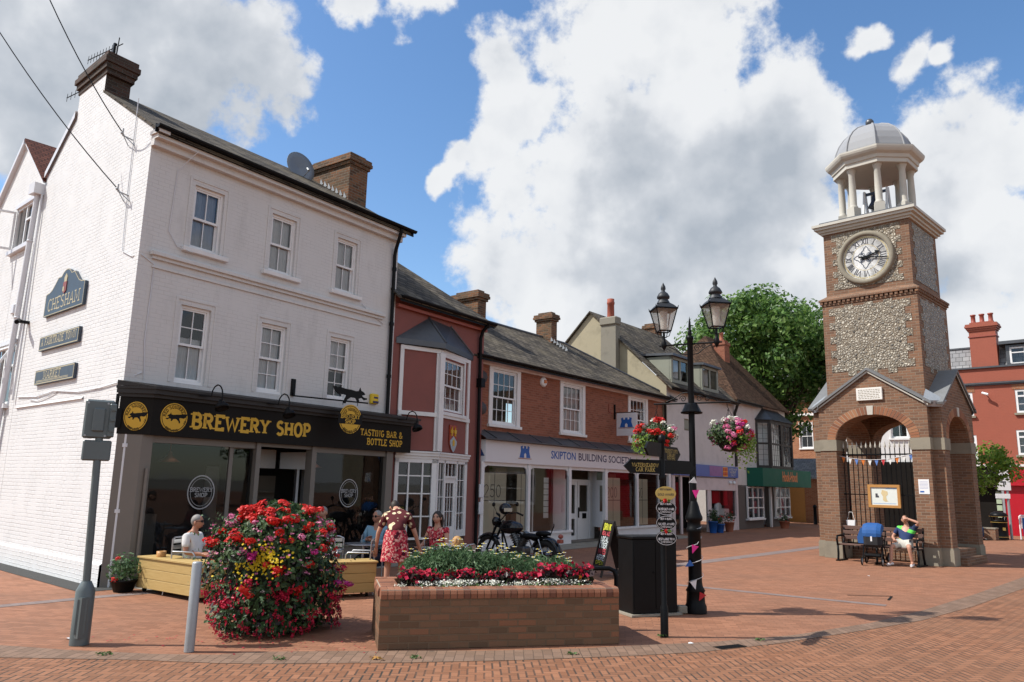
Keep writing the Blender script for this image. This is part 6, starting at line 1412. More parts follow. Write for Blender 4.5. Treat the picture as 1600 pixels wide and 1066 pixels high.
# ------------------------------------------------------------------ leaves, trees, hedge
def leaf_at(mb, p, nrm, size, rnd, m=0, fold=.25, asp=.6):
    n = Vector(nrm) + Vector((rnd.uniform(-.8, .8), rnd.uniform(-.8, .8), rnd.uniform(-.6, .9)))
    if n.length < 1e-3: n = Vector((0, 0, 1))
    n.normalize(); t = n.orthogonal().normalized(); t = Matrix.Rotation(rnd.uniform(0, 2 * PI), 3, n) @ t; b = n.cross(t)
    s = size * rnd.uniform(.65, 1.3); p = Vector(p)
    mb.add([p - t * s * .5, p + b * s * asp * .5 + n * s * fold * .3, p + t * s * .5, p - b * s * asp * .5 + n * s * fold * .3], [(0, 1, 2, 3)], m)
def clump(mb, c, r, n, size, rnd, m=0, shell=.55):
    for _ in range(n):
        d = Vector((rnd.gauss(0, 1), rnd.gauss(0, 1), rnd.gauss(0, 1))).normalized()
        k = rnd.uniform(shell, 1.0) if rnd.random() < .75 else rnd.uniform(0, 1)
        leaf_at(mb, Vector(c) + Vector((d.x * r[0], d.y * r[1], d.z * r[2])) * k, d, size, rnd, m)
def tree(name, lab, base, trunk_h, trunk_r, crown, nleaf, size, mat, seed, group=None, squash=1.0, nclump=46, cr=1.5):
    rnd = random.Random(seed); t = thing(name, lab, 'tree', base, 0, group)
    cx, cy, cz, rx, ry_, rz_ = crown
    tr = MB(); top = Vector((cx * .4, cy * .4, cz))
    tr.tube([(0, 0, -.1), (.03, .02, trunk_h * .5), (cx * .15, cy * .15, trunk_h), tuple(top)], [trunk_r * 1.3, trunk_r, trunk_r * .85, trunk_r * .3], 10)
    cl = []
    for i in range(nclump):
        d = Vector((rnd.gauss(0, 1), rnd.gauss(0, 1), rnd.gauss(0, 1))).normalized(); k = rnd.uniform(.12, 1.0) ** .5
        cl.append(Vector((cx + d.x * rx * k * .82, cy + d.y * ry_ * k * .82, cz + d.z * rz_ * k * .82)))
    for q in cl[::3]:
        a = Vector((cx * .15, cy * .15, trunk_h)).lerp(top, rnd.uniform(0, .8)); mid = a.lerp(q, .5) + Vector((0, 0, -.3))
        tr.tube([a, mid, q], [trunk_r * .35, trunk_r * .2, trunk_r * .06], 6)
    tr.build('trunk', M['bark'], t)
    lf = MB()
    for q in cl:
        r = cr * rnd.uniform(.65, 1.3); clump(lf, q, (r, r, r * .8), nleaf // nclump, size, rnd)
    lf.build('crown', M[mat], t); return t
tree('broad_tree', 'big broad leafy tree rising behind the tiled house and the tower', (16.2, 47.2, 0), 3.4, .45, (0, 0, 9.9, 6.6, 6.6, 5.6), 34000, .3, 'leaf_tree', 11, nclump=105, cr=1.5)
tree('background_tree', 'smaller dark tree low behind the big broad tree', (27.5, 58.0, 0), 2.4, .3, (0, 0, 5.4, 3.8, 3.8, 3.2), 6000, .32, 'leaf_tree', 12, nclump=34, cr=1.4)
tree('young_tree', 'young feathery bright green tree behind the right side of the tower', (14.5, 25.2, 0), 1.7, .07, (.35, -.7, 2.7, 1.5, 1.2, .95), 2600, .12, 'leaf_bright', 13, nclump=34, cr=.36)
def hedge(name, lab, base, r, n, size, mat, seed, cat='bush'):
    rnd = random.Random(seed); t = thing(name, lab, cat, base)
    b = MB()
    for i in range(max(3, int(r[0] * 8))):
        c_ = (rnd.uniform(-r[0], r[0]) * .7, rnd.uniform(-r[1], r[1]) * .7, r[2] * rnd.uniform(.7, 1.1)); q = min(r) * rnd.uniform(.7, 1.0)
        clump(b, c_, (q, q, q), n // max(3, int(r[0] * 8)), size, rnd)
    b.build('foliage', M[mat], t)
    s = MB()
    for i in range(5): s.tube([(rnd.uniform(-.1, .1), rnd.uniform(-.1, .1), 0), (rnd.uniform(-r[0], r[0]) * .6, rnd.uniform(-r[1], r[1]) * .6, r[2] * 1.1)], .02, 5)
    s.build('stem', M['bark'], t); return t
hedge('hedge', 'low bright green hedge in front of the far orange brick house', (21.0, 53.0, .2), (1.6, .6, .7), 2200, .14, 'leaf_bright', 21, 'hedge')

tree('street_tree', 'leafy tree beyond the right edge of the square', (30, 16, 0), 2.4, .2, (0, 0, 5.0, 2.6, 2.6, 2.6), 3000, .3, 'leaf_tree', 15, nclump=24, cr=1.1)
# ------------------------------------------------------------------ flowers
def blossom(mb, c, r, n, rnd, size, m=0):
    """a rounded head of many small petals"""
    for _ in range(n):
        d = Vector((rnd.gauss(0, 1), rnd.gauss(0, 1), rnd.gauss(0, 1) + .3)).normalized()
        leaf_at(mb, Vector(c) + d * r * rnd.uniform(.6, 1.0), d * 1.4, size, rnd, m, .1, .9)
def flower_mesh(name, mat, r, n, size, seed):
    mb = MB(); blossom(mb, (0, 0, 0), r, n, random.Random(seed), size); return mb.mesh(name, M[mat])
HEADS = {k: [flower_mesh('flower_head', k, .066, 34, .042, 40 + i) for i in range(3)] for k in ('p_red', 'p_magenta', 'p_pink', 'p_white', 'p_crimson')}
def put_head(parent, kind, p, s, rnd, name='flower_head'):
    o = link(bpy.data.objects.new(name, rnd.choice(HEADS[kind]))); o.parent = parent; o.location = p; o.scale = (s, s, s * .8); o.rotation_euler = (rnd.uniform(-.4, .4), rnd.uniform(-.4, .4), rnd.uniform(0, 6)); return o
# big flower mound -------------------------------------------------
rnd = random.Random(5)
FMc = (-2.9, 9.85)
FM = thing('flower_tower', 'huge rounded mound of red, pink and yellow bedding flowers behind the steel bollard', 'flower display', (FMc[0], FMc[1], 0))
def mound_r(z, a):   # outline radius against height, a little lumpy
    t = [(0, .8), (.1, .95), (.3, 1.0), (.6, 1.0), (.85, .98), (1.08, .95), (1.27, .83), (1.4, .6), (1.49, .34), (1.54, .0)]
    for (z0, r0_), (z1, r1) in zip(t[:-1], t[1:]):
        if z0 <= z <= z1: r = r0_ + (r1 - r0_) * (z - z0) / (z1 - z0); break
    else: r = .05
    return r * .72 * (1 + .1 * math.sin(3 * a + z * 4) + .09 * math.sin(5 * a - z * 8 + 1) + .05 * math.sin(9 * a + z * 7) + .03 * math.sin(13 * a + z * 17))
def mound_pt(rnd, z0=.06, z1=1.53, out=1.0):
    z = rnd.uniform(z0, z1); a = rnd.uniform(0, 2 * PI); r = mound_r(z, a) * out
    return Vector((r * math.cos(a), r * math.sin(a), z)), a
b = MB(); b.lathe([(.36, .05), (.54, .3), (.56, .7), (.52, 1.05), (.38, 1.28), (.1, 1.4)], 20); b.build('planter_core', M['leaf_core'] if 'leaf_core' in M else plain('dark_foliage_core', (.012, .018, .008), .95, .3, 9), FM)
b = MB(); g2 = MB(); g3 = MB()
for i in range(7500):
    p, a = mound_pt(rnd, .04, 1.53, rnd.uniform(.8, 1.03)); nrm = Vector((math.cos(a), math.sin(a), .35))
    k = rnd.random(); az_ = math.degrees(a)
    if p.z > 1.0 and k < .3: leaf_at(g2, p, nrm, .055, rnd)
    elif k < .22: leaf_at(g3, p, nrm, .07, rnd)
    else: leaf_at(b, p, nrm, .078, rnd)
b.build('foliage', M['leaf_dark'], FM); g2.build('bright_foliage', M['leaf_mid'], FM); g3.build('purple_foliage', M['leaf_purple'], FM)
# wispy shoots at the edge
b = MB()
for i in range(130):
    p, a = mound_pt(rnd, .2, 1.45); d = Vector((math.cos(a), math.sin(a), rnd.uniform(-.2, .7))).normalized(); L = rnd.uniform(.08, .3)
    for j in range(7): leaf_at(b, p + d * L * j / 6, d, .045, rnd)
tag(b.build('shoots', M['leaf_grey'], FM), kind='stuff')
cam_a = math.atan2(-FMc[1], -FMc[0])
nh = 0
def seen(a): return math.cos(a - cam_a) > -.25
for kind, n_, z0, z1, sz in (('p_red', 62, 1.3, 1.535, .95), ('p_red', 34, 1.0, 1.38, .85), ('p_red', 26, .5, 1.1, .85), ('p_pink', 14, .85, 1.35, .8), ('p_magenta', 10, .4, 1.15, .85), ('p_crimson', 16, .35, .8, .9)):
    c_ = 0; left = 0
    while c_ < n_:
        if left <= 0 or kind == 'p_pink':
            p, a = mound_pt(rnd, z0, z1, 1.03); left = rnd.randint(1, 4)
            if not seen(a): left = 0; continue
            p0 = p
        else: p = p0 + Vector((rnd.gauss(0, .05), rnd.gauss(0, .05), rnd.gauss(0, .035)))
        left -= 1
        put_head(FM, kind, p, sz * rnd.uniform(.8, 1.25), rnd); c_ += 1
b = MB()     # hanging fuchsia bells
for i in range(640):
    p, a = mound_pt(rnd, .06, .66, 1.05)
    q = p + Vector((0, 0, -.02)); 
    for j in range(3):
        leaf_at(b, q + Vector((rnd.uniform(-.012, .012), rnd.uniform(-.012, .012), -.018 * j)), (rnd.uniform(-1, 1), rnd.uniform(-1, 1), .1), .042, rnd, 0, .1, .55)
tag(b.build('fuchsia_bells', M['p_crimson'], FM), kind='stuff')
b = MB()     # yellow drift
yc = cam_a - .18
for i in range(210):
    z = rnd.gauss(.86, .1); a = yc - .12 + rnd.gauss(0, .2) + (z - .8) * .9; z = min(max(z, .45), 1.2); r = mound_r(z, a) * 1.05
    p = Vector((r * math.cos(a), r * math.sin(a), z))
    for j in range(4): leaf_at(b, p, (math.cos(a), math.sin(a), .6), .032, rnd, 0, .05, .8)
tag(b.build('yellow_daisies', M['p_yellow'], FM), kind='stuff')
b = MB()
for i in range(260):
    p, a = mound_pt(rnd, .7, 1.45, 1.03)
    for j in range(3): leaf_at(b, p + Vector((rnd.uniform(-.02, .02), rnd.uniform(-.02, .02), 0)), (math.cos(a), math.sin(a), .6), .03, rnd, 0, .05, .8)
tag(b.build('small_pink_flowers', M['p_pink'], FM), kind='stuff')
b = MB()
for i in range(130): x, y = rnd.gauss(.1, .8), rnd.gauss(-.85, .25); leaf_at(b, (FMc[0] + x, FMc[1] + y, .008), (0, 0, 6), .03, rnd, 0, .05, .8)
tag(b.build('fallen_petals', M['p_crimson']), 'fallen pink petals scattered on the paving below the flower mound', 'petals', kind='stuff')
# brick planter ----------------------------------------------------
PAZ = 76.8
PL = frame_at('brick_planter', 'long brown brick planter with bullnose coping in the foreground', 'planter', (-1.39, 8.77), PAZ)
P_mat = T(-1.39, 8.77, 0) @ RZ(90 - PAZ)
PWd, PDp, PH = 2.8, 1.2, .53
b = MB(); b.box(0, PWd, 0, .22, 0, PH); b.box(0, PWd, PDp - .22, PDp, 0, PH); b.box(0, .22, .22, PDp - .22, 0, PH); b.box(PWd - .22, PWd, .22, PDp - .22, 0, PH); b.build('wall', M['brick_planter'], PL)
def nose(x0, x1, y0, y1, ax):   # bullnose brick run
    pr_ = [(0, 0), (-.0, .055)] + [(.045 - .05 * math.cos(rad(t)), .055 + .05 * math.sin(rad(t))) for t in (20, 45, 70, 90)] + [(.23, .105), (.23, 0)]
    return pr_
b = MB(); n = int(PWd / .076)
def brick_on_edge(Mx, w_, d_):
    P = [(-.012, 0), (-.016, .05), (-.004, .085), (.03, .105), (d_, .108), (d_, 0)]
    V = [(0, p[0], p[1]) for p in P] + [(w_, p[0], p[1]) for p in P]; k = len(P)
    b.add(V, [tuple(range(k - 1, -1, -1)), tuple(range(k, 2 * k))] + [(i, (i + 1) % k, k + (i + 1) % k, k + i) for i in range(k)], 0, False, Mx)
for i in range(n): brick_on_edge(T(i * PWd / n + .004, 0, PH), PWd / n - .008, .22); brick_on_edge(T(i * PWd / n + PWd / n - .004, PDp, PH) @ RZ(180), PWd / n - .008, .22)
m_ = int((PDp - .46) / .076)
for i in range(m_): brick_on_edge(T(0, PDp - .23 - i * (PDp - .46) / m_ - .004, PH) @ RZ(-90), (PDp - .46) / m_ - .008, .22); brick_on_edge(T(PWd, .23 + i * (PDp - .46) / m_ + .004, PH) @ RZ(90), (PDp - .46) / m_ - .008, .22)
b.build('coping', VM if False else M['coping_island'] if 'coping_island' in M else leafmat('coping_brick_each', [(.14, .06, .04), (.25, .1, .055), (.3, .13, .075)], .85, 0.0), PL)
b = MB(); b.box(.005, PWd - .005, .006, .21, PH, PH + .098); b.box(.006, .21, .21, PDp - .006, PH, PH + .098); b.box(PWd - .21, PWd - .006, .21, PDp - .006, PH, PH + .098); b.box(.21, PWd - .21, PDp - .21, PDp - .006, PH, PH + .0985); b.build('coping_mortar', MORT, PL)
b = MB(); b.quad((.2, .2, PH + .03), (PWd - .2, .2, PH + .03), (PWd - .2, PDp - .2, PH + .03), (.2, PDp - .2, PH + .03)); b.build('soil', M['soil'], PL)
def plant_proto(name, lab, cat, group, fn, seed):
    t = thing(name, lab, cat, (0, 0, 0), 0, group); fn(t, random.Random(seed)); return t
def f_marg(t, r):
    b = MB()
    for i in range(700):
        a = r.uniform(0, 6.283); k = math.sqrt(r.random()); R_ = .24 * k; h = .33 * (1 - .35 * k * k)
        z = h * r.uniform(.25, 1.0); leaf_at(b, (R_ * math.cos(a), R_ * math.sin(a), z), (math.cos(a) * .5, math.sin(a) * .5, .5), .06, r, 0, .3, .3)
    for i in range(40):
        a = r.uniform(0, 6.283); R_ = .2 * r.random(); b.tube([(R_ * .3, 0, 0), (R_ * math.cos(a), R_ * math.sin(a), .3)], .003, 3)
    b.build('foliage', M['leaf_grey'], t)
    b = MB(); c = MB()
    for i in range(6):
        a = r.uniform(0, 6.283); R_ = .22 * r.random(); p = Vector((R_ * math.cos(a), R_ * math.sin(a), .34 + r.uniform(-.03, .05)))
        for j in range(10): q = 6.283 * j / 10; b.add([p, p + Vector((.032 * math.cos(q - .25), .032 * math.sin(q - .25), .004)), p + Vector((.036 * math.cos(q), .036 * math.sin(q), .002)), p + Vector((.032 * math.cos(q + .25), .032 * math.sin(q + .25), .004))], [(0, 1, 2, 3)])
        c.ball(p + Vector((0, 0, .004)), (.011, .011, .006), 6, 4)
    b.build('daisy_petals', M['p_white'], t); c.build('daisy_eyes', M['p_yellow'], t)
def f_beg(t, r):
    b = MB(); [leaf_at(b, (r.gauss(0, .055), r.gauss(0, .055), r.uniform(.0, .14)), (r.gauss(0, 1), r.gauss(0, 1), .8), .075, r, 0, .2, .8) for _ in range(70)]; b.build('foliage', M['leaf_purple'], t)
    b = MB(); [leaf_at(b, (r.gauss(0, .07), r.gauss(0, .06), r.uniform(.07, .19)), (r.gauss(0, .6), r.gauss(0, .6) - .6, .7), .05, r, 0, .15, .95) for _ in range(46)]; b.build('petals', M['p_crimson'], t)
def f_aly(t, r):
    b = MB(); [leaf_at(b, (r.gauss(0, .06), r.gauss(0, .045), r.uniform(.0, .06)), (0, 0, .6), .04, r) for _ in range(70)]; b.build('foliage', M['leaf_mid'], t)
    b = MB(); [leaf_at(b, (r.gauss(0, .055), r.gauss(0, .045), r.uniform(.04, .09)), (r.gauss(0, .4), r.gauss(0, .4), 1), .018, r, 0, .1, .9) for _ in range(150)]; b.build('petals', M['p_white'], t)
rr = random.Random(9)
pm = plant_proto('daisy_bush', 'feathery green bush with pale yellow daisies filling the middle of the brick planter', 'daisy bush', 'daisy bushes in the brick planter', f_marg, 1)
pb = plant_proto('begonia', 'red begonia with dark leaves in the row across the brick planter', 'begonia', 'red begonias in the brick planter', f_beg, 2)
pa = plant_proto('alyssum', 'low white alyssum cushion along the front edge of the brick planter', 'alyssum', 'white alyssum along the planter edge', f_aly, 3)
first = True
for i in range(7):
    for j in range(2):
        x = .48 + 1.85 * i / 6 + rr.uniform(-.07, .07); y = .7 + .24 * j; s_ = 1.4 + .18 * math.sin(i * 1.1 + .4) + rr.uniform(-.08, .08) - (.15 if j == 0 else 0)
        if i == 0: s_ *= .85
        if i >= 5: s_ *= .85 - .12 * (i - 5)
        o = pm if first else dup(pm); first = False
        o.location = P_mat @ Vector((x, y, PH + .04)); o.rotation_euler = (0, 0, rr.uniform(0, 6)); o.scale = (s_ * .8, s_ * .8, s_)
first = True
for i in range(15):
    x = .3 + 2.15 * i / 14 + rr.uniform(-.04, .04); o = pb if first else dup(pb); first = False
    o.location = P_mat @ Vector((x, .4 + rr.uniform(-.05, .09), PH + .09 + rr.uniform(-.03, .05))); o.rotation_euler = (0, 0, rr.uniform(0, 6)); o.scale = (rr.uniform(.7, 1.3),) * 3
first = True
for i in range(17):
    x = .26 + 2.25 * i / 16 + rr.uniform(-.04, .04); o = pa if first else dup(pa); first = False
    o.location = P_mat @ Vector((x, .27 + rr.uniform(-.03, .06), PH + .065)); o.rotation_euler = (0, 0, rr.uniform(0, 6)); o.scale = (rr.uniform(.55, 1.35),) * 3
ty = thing('marigold', 'single orange marigold near the right end of the brick planter', 'marigold', P_mat @ Vector((2.42, .33, PH + .06))); b = MB(); blossom(b, (0, 0, .12), .03, 24, rr, .03); b.build('petals', M['p_orange'], ty); b = MB(); b.cyl((0, 0, 0), (0, 0, .1), .004, n=4); b.build('stem', M['leaf_mid'], ty)
# hanging baskets -----------------------------------------------------
def basket(lab, loc, seed, reds, pinks, whites, trail):
    r = random.Random(seed); t = thing('hanging_basket', lab, 'hanging basket', loc, 0, 'hanging baskets on the lamp post'); t.scale = (.9, .9, .9)
    b = MB(); b.lathe([(.0, -.3), (.1, -.28), (.18, -.2), (.23, -.05), (.24, .0), (.22, 0)], 14); b.build('bowl', M['black_matt'], t)
    b = MB(); [b.cyl((.22 * math.cos(q), .22 * math.sin(q), 0), (0, 0, .42), .004, n=4) for q in (0, 2.1, 4.2)]; b.build('chain', M['black_metal'], t)
    b = MB()
    for i in range(1500):
        d = Vector((r.gauss(0, 1), r.gauss(0, 1), r.gauss(0, .9))).normalized(); leaf_at(b, (d.x * .36 * r.uniform(.6, 1.05), d.y * .36 * r.uniform(.6, 1.05), d.z * .26 * r.uniform(.6, 1)), d, .05, r)
    b.build('foliage', M['leaf_dark'], t)
    b = MB()
    for i in range(900 if trail else 250):
        a = r.gauss(.1, .7) if trail else r.gauss(3.4, .5); R_ = r.uniform(.24, .43); z = -abs(r.gauss(.12, .16)); leaf_at(b, (R_ * math.cos(a), R_ * math.sin(a), z), (math.cos(a), math.sin(a), .2), .05, r)
    b.build('trailing_foliage', M['leaf_bright'], t)
    for k_, n_ in (('p_red', reds), ('p_pink', pinks), ('p_white', whites), ('p_magenta', pinks // 3)):
        for i in range(n_):
            d = Vector((r.gauss(0, 1), r.gauss(0, 1) - .5, r.gauss(0, 1) + (.9 if k_ == 'p_white' else .25))).normalized(); put_head(t, k_, (d.x * .37, d.y * .37, d.z * .28), r.uniform(.75, 1.15), r)
    return t
# ------------------------------------------------------------------ lamp post
LPo, LAZ = (2.82, 11.8), 118
LP = thing('lamp_post', 'black Victorian style lamp post with two lanterns and scrolled arms', 'lamp post', (*LPo, 0), rad(90 - LAZ))
L_mat = T(*LPo, 0) @ RZ(90 - LAZ)
b = MB(); b.lathe([(.16, 0), (.16, .1), (.14, .14), (.13, .3), (.145, .32), (.11, .38), (.1, .45), (.098, 1.15), (.115, 1.17), (.115, 1.22), (.1, 1.24), (.1, 1.32), (.13, 1.35), (.13, 1.39), (.1, 1.46), (.07, 1.58), (.055, 1.62)], 16); b.build('base', M['black_metal'], LP)
b = MB(); b.lathe([(.052, 1.6), (.048, 2.9), (.046, 4.12), (.06, 4.14), (.06, 4.18), (.02, 4.2)], 14); b.lathe([(.17, 2.98), (.165, 2.96), (.1, 3.1), (.05, 3.12)], 16); b.build('post', M['black_metal'], LP)
b = MB(T(0, 0, 4.18)); b.lathe([(.02, 0), (.035, .04), (.03, .09), (.018, .12), (.022, .16), (.016, .24), (0, .33)], 10); b.build('finial', M['black_metal'], LP)
def scroll(b, sx, z, L, up):
    b.tube([(sx * .05, 0, z + up * .17), (sx * L * .3, 0, z + up * .16), (sx * L * .55, 0, z + up * .08), (sx * L * .8, 0, z + up * .03)], .008, 5)
    for cx_, r in ((.26, .055), (.5, .035)):
        b.tube([(sx * L * cx_ + r * (1 - i / 22) * math.cos(i * .5) * sx, 0, z + up * (.07 if cx_ < .3 else .05) + r * (1 - i / 22) * math.sin(i * .5)) for i in range(20)], .006, 5)
b = MB(); b.cyl((-.5, 0, 4.06), (.5, 0, 4.06), .014, n=8); [scroll(b, s_, 4.06, .42, -1) for s_ in (-1, 1)]; b.build('lantern_arm', M['black_metal'], LP)
b = MB(); b.cyl((-.6, 0, 3.12), (.6, 0, 3.12), .013, n=8); [scroll(b, s_, 3.12, .5, 1) for s_ in (-1, 1)]; [b.tube([(s_ * .55, 0, 3.12), (s_ * .55, 0, 3.05), (s_ * .57, 0, 3.02), (s_ * .55, 0, 2.99)], .006, 5) for s_ in (-1, 1)]; b.build('basket_arm', M['black_metal'], LP)
M['cap_grey'] = plain('dark_grey_lantern_cap', (.03, .033, .038), .5, .2, 8, .2, .4)
for s_ in (-1, 1):
    x = s_ * .42; Q = T(x, 0, 4.06) @ RZ(35) @ Matrix.Diagonal((.92, .92, .94, 1))
    b = MB(Q); b.lathe([(0, -.1), (.02, -.06), (.045, -.02), (.05, .03), (.03, .08), (.022, .12), (.022, .24)], 10)
    for k in range(4):
        c_, s2 = math.cos(rad(45 + 90 * k)), math.sin(rad(45 + 90 * k)); c2, s3 = math.cos(rad(135 + 90 * k)), math.sin(rad(135 + 90 * k))
        b.tube([(.02 * c_, .02 * s2, .14), (.1 * c_, .1 * s2, .16), (.13 * c_, .13 * s2, .24)], .007, 5)
        b.cyl((.14 * c_, .14 * s2, .25), (.26 * c_, .26 * s2, .62), .011, n=5)
        b.cyl((.14 * c_, .14 * s2, .25), (.14 * c2, .14 * s3, .25), .012, n=5); b.cyl((.27 * c_, .27 * s2, .63), (.27 * c2, .27 * s3, .63), .016, n=5)
        b.cyl((.27 * c_, .27 * s2, .63), (.29 * c_, .29 * s2, .68), .014, .004, n=5)
    ln = b.build('lantern', M['black_metal'], LP)
    b = MB(Q); b.lathe([(.285, .63), (.2, .7), (.12, .745)], 4, smooth=False, a0=PI / 4); b.lathe([(.12, .74), (.1, .78), (.075, .82), (.11, .83), (.115, .86), (.08, .92), (.04, .95), (.03, .97), (.045, 1.0), (.04, 1.04), (.0, 1.12)], 12); b.build('cap', M['cap_grey'], ln)
    b = MB(Q); b.lathe([(.135, .26), (.255, .62)], 4, smooth=False, a0=PI / 4); b.f = b.f[:4]; b.mi = b.mi[:4]; b.sm = b.sm[:4]; b.build('pane', M['lamp_glass'], ln)
    b = MB(Q); b.lathe([(.05, .26), (.06, .3), (.06, .5), (.07, .6)], 10); b.build('lamp', M['sign_white'], ln)
basket('hanging basket of red geraniums and white flowers left of the lamp post', L_mat @ Vector((-.57, 0, 2.62)), 31, 24, 1, 7, False)
basket('hanging basket of pink geraniums with trailing light green foliage right of the lamp post', L_mat @ Vector((.57, 0, 2.63)), 32, 8, 18, 9, True)
bn = thing('bunting', 'pink, white and red bunting flags wound round the foot of the lamp post', 'bunting', (*LPo, 0), rad(90 - 96))
b = MB(); b.tube([(.12 * math.cos(i * .5), .12 * math.sin(i * .5), .3 + i * .02) for i in range(36)] + [(.11 * math.cos(i * .5), .11 * math.sin(i * .5), 1.1 + i * .012) for i in range(20)], .004, 4); b.build('string', M['paper'], bn)
for x, z, mt, a in ((-.02, .93, 'p_mag', 20), (-.03, .42, 'white', -15), (.07, .25, 'red', 30), (-.01, 1.92, 'white', 70), (.03, 1.74, 'p_mag', 0), (-.1, .7, 'blue', 60)):
    c_ = {'p_mag': plain('hot_pink_cloth', (.7, .02, .25), .7), 'white': M['paper'], 'red': M['red_sign'], 'blue': M['blue']}[mt]
    b = MB(T(x, -.13 if z < 1.5 else -.07, z) @ RZ(a * .3) @ RY(a)); b.slab([(-.055, .045), (.05, .055), (-.005, -.075)], -.003, .003); b.build('flag', c_, bn)
# ------------------------------------------------------------------ fingerpost
FPo = (1.97, 9.9)
FP = thing('finger_post', 'slim black finger post with four pointing boards and oval award plaques', 'finger post', (*FPo, 0))
b = MB(); b.lathe([(.05, 0), (.05, .35), (.036, .38), (.036, 1.9), (.045, 1.92), (.045, 1.96), (.036, 1.98), (.036, 2.38), (.045, 2.4), (.05, 2.43), (.04, 2.47), (.0, 2.5)], 12); b.build('pole', M['black_metal'], FP)
def finger(az, z, L, side, texts, lab):
    b = MB(RZ(90 - az)); s_ = side; h = .175
    pts = [(s_ * .03, 0), (s_ * (L - .1), 0), (s_ * (L - .08), .02), (s_ * L, h / 2), (s_ * (L - .08), h - .02), (s_ * (L - .1), h), (s_ * .03, h)]
    b.slab([(p[0], z + p[1]) for p in pts], -.014, .014); f = b.build('finger_board', M['black_metal'], FP, lab)
    b = MB(RZ(90 - az)); hh = .045
    for i, t_ in enumerate(texts): slab_text(b, t_, hh, s_ * (L * .46), z + h - .035 - hh - i * (hh + .012) - (0 if len(texts) > 2 else .012), .13, .06, -.0155, anchor='c', fit=min(.4, .036 * len(t_)), sp=.14)
    b.build('lettering', M['gold_leaf'], f)
finger(66, 1.985, .58, -1, ['WATERMEADOW', 'CAR PARK'], 'finger board reading WATERMEADOW CAR PARK'); finger(58, 1.99, .58, 1, [], 'finger board pointing right with its blank side showing')
finger(32, 2.2, .58, -1, [], 'upper finger board pointing left'); finger(36, 2.17, .56, 1, ['TOURIST INFO', 'LIBRARY', 'TOILETS'], 'upper finger board with three short gilt lines')
for i, (z, mt, L) in enumerate(((1.74, 'gold_leaf', ['BEST IN BLOOM', '', 'GOLD AWARD', '']), (1.56, 'black_metal', ['BEST IN BLOOM', '', 'SILVER GILT AWARD', 'CHESHAM']), (1.375, 'black_metal', ['BEST IN BLOOM', '', 'SILVER AWARD', 'CHESHAM']), (1.19, 'black_metal', ['BEST IN BLOOM', '', 'BEST LARGE TOWN', 'CHESHAM']))):
    Q = T(.03, -.055, z) @ RZ(8)
    b = MB(Q); b.slab(arc(0, 0, .135, .09, 0, 360, 28)[:-1], -.006, .006); o_ = b.build('oval_plaque', M[mt], FP)
    b = MB(Q)
    for k, t_ in enumerate(L):
        if t_: slab_text(b, t_, .022 if k != 2 else .026, 0, .04 - .033 * k, .2, 0, -.008, anchor='c', fit=.15 if k != 2 else .21, sp=.1)
    if i: ribbon(b, arc(0, 0, .128, .084, 0, 360, 28), .005, -.0075, Matrix())
    b.build('lettering', M['ink'] if i == 0 else M['paper'], o_)
for z, n_ in ((1.65, 'upper'), (1.28, 'lower')):
    t = thing('fabric_flower', n_ + ' small red cloth flower tied to the oval plaques of the finger post', 'decoration', (FPo[0] + .02, FPo[1] - .07, z)); b = MB(); blossom(b, (0, 0, 0), .025, 26, rr, .03); b.build('petals', M['p_red'], t); b = MB(); [leaf_at(b, (.05 * s_, 0, 0), (0, -1, .2), .06, rr) for s_ in (-1, 1)]; b.build('leaves', M['leaf_bright'], t)
# ------------------------------------------------------------------ cabinet, hoop, A-board, bollard, post
cb = frame_at('utility_cabinet', 'tall black street utility cabinet between the planter and the lamp post', 'cabinet', (1.81, 11.32), 68)
b = MB(); b.box(0, .75, 0, .42, .03, 1.07, bev=.01); b.build('case', M['black_matt'], cb); b = MB(); b.box(-.02, .77, -.02, .44, 1.07, 1.11, bev=.01); b.build('lid', M['black_matt'], cb)
b = MB(); b.box(.02, .37, -.012, 0, .1, 1.03); b.box(.38, .73, -.012, 0, .1, 1.03); b.cyl((.35, -.03, .6), (.35, 0, .6), .012, n=6); b.build('door', M['black_metal'], cb); b = MB(); b.box(-.05, .8, -.05, .47, 0, .03); b.build('plinth', M['concrete'], cb)
kb = thing('kerb_stone', 'small loose grey stone block at the foot of the lamp post', 'stone', (2.6, 11.75, 0)); b = MB(); b.box(-.07, .07, -.07, .07, 0, .11, bev=.015); b.build('block', M['concrete'], kb)
hp = thing('cycle_hoop', 'black tubular cycle hoop just behind the brick planter', 'cycle stand', (1.08, 10.25, 0), rad(12)); b = MB(); b.tube([(-.36, 0, 0), (-.36, 0, .66), (-.33, 0, .73), (-.26, 0, .76), (.26, 0, .76), (.33, 0, .73), (.36, 0, .66), (.36, 0, 0)], .03, 10); b.build('hoop', M['black_metal'], hp)
ab = frame_at('chalk_board', 'chalk A-board with yellow, red and white writing beside the cabinet', 'A-board', (2.12, 16.25), 166)
FB = T(0, 0, 1.12) @ RX(-15); BBk = T(0, 0, 1.12) @ RX(15)
b = MB(FB); b.box(-.29, -.25, -.02, .02, -1.15, 0); b.box(.25, .29, -.02, .02, -1.15, 0); b.box(-.25, .25, -.02, .02, -.05, 0); b.box(-.25, .25, -.02, .02, -.98, -.93); fr_ = b.build('front_frame', M['timber_dark'], ab)
b = MB(FB); b.box(-.25, .25, -.005, .012, -.93, -.05); b.build('board', M['black_matt'], ab)
b = MB(BBk); b.box(-.29, .29, -.02, .015, -1.0, 0); b.box(-.29, -.25, -.02, .015, -1.15, -1.0); b.box(.25, .29, -.02, .015, -1.15, -1.0); b.build('rear_board', M['timber_dark'], ab)
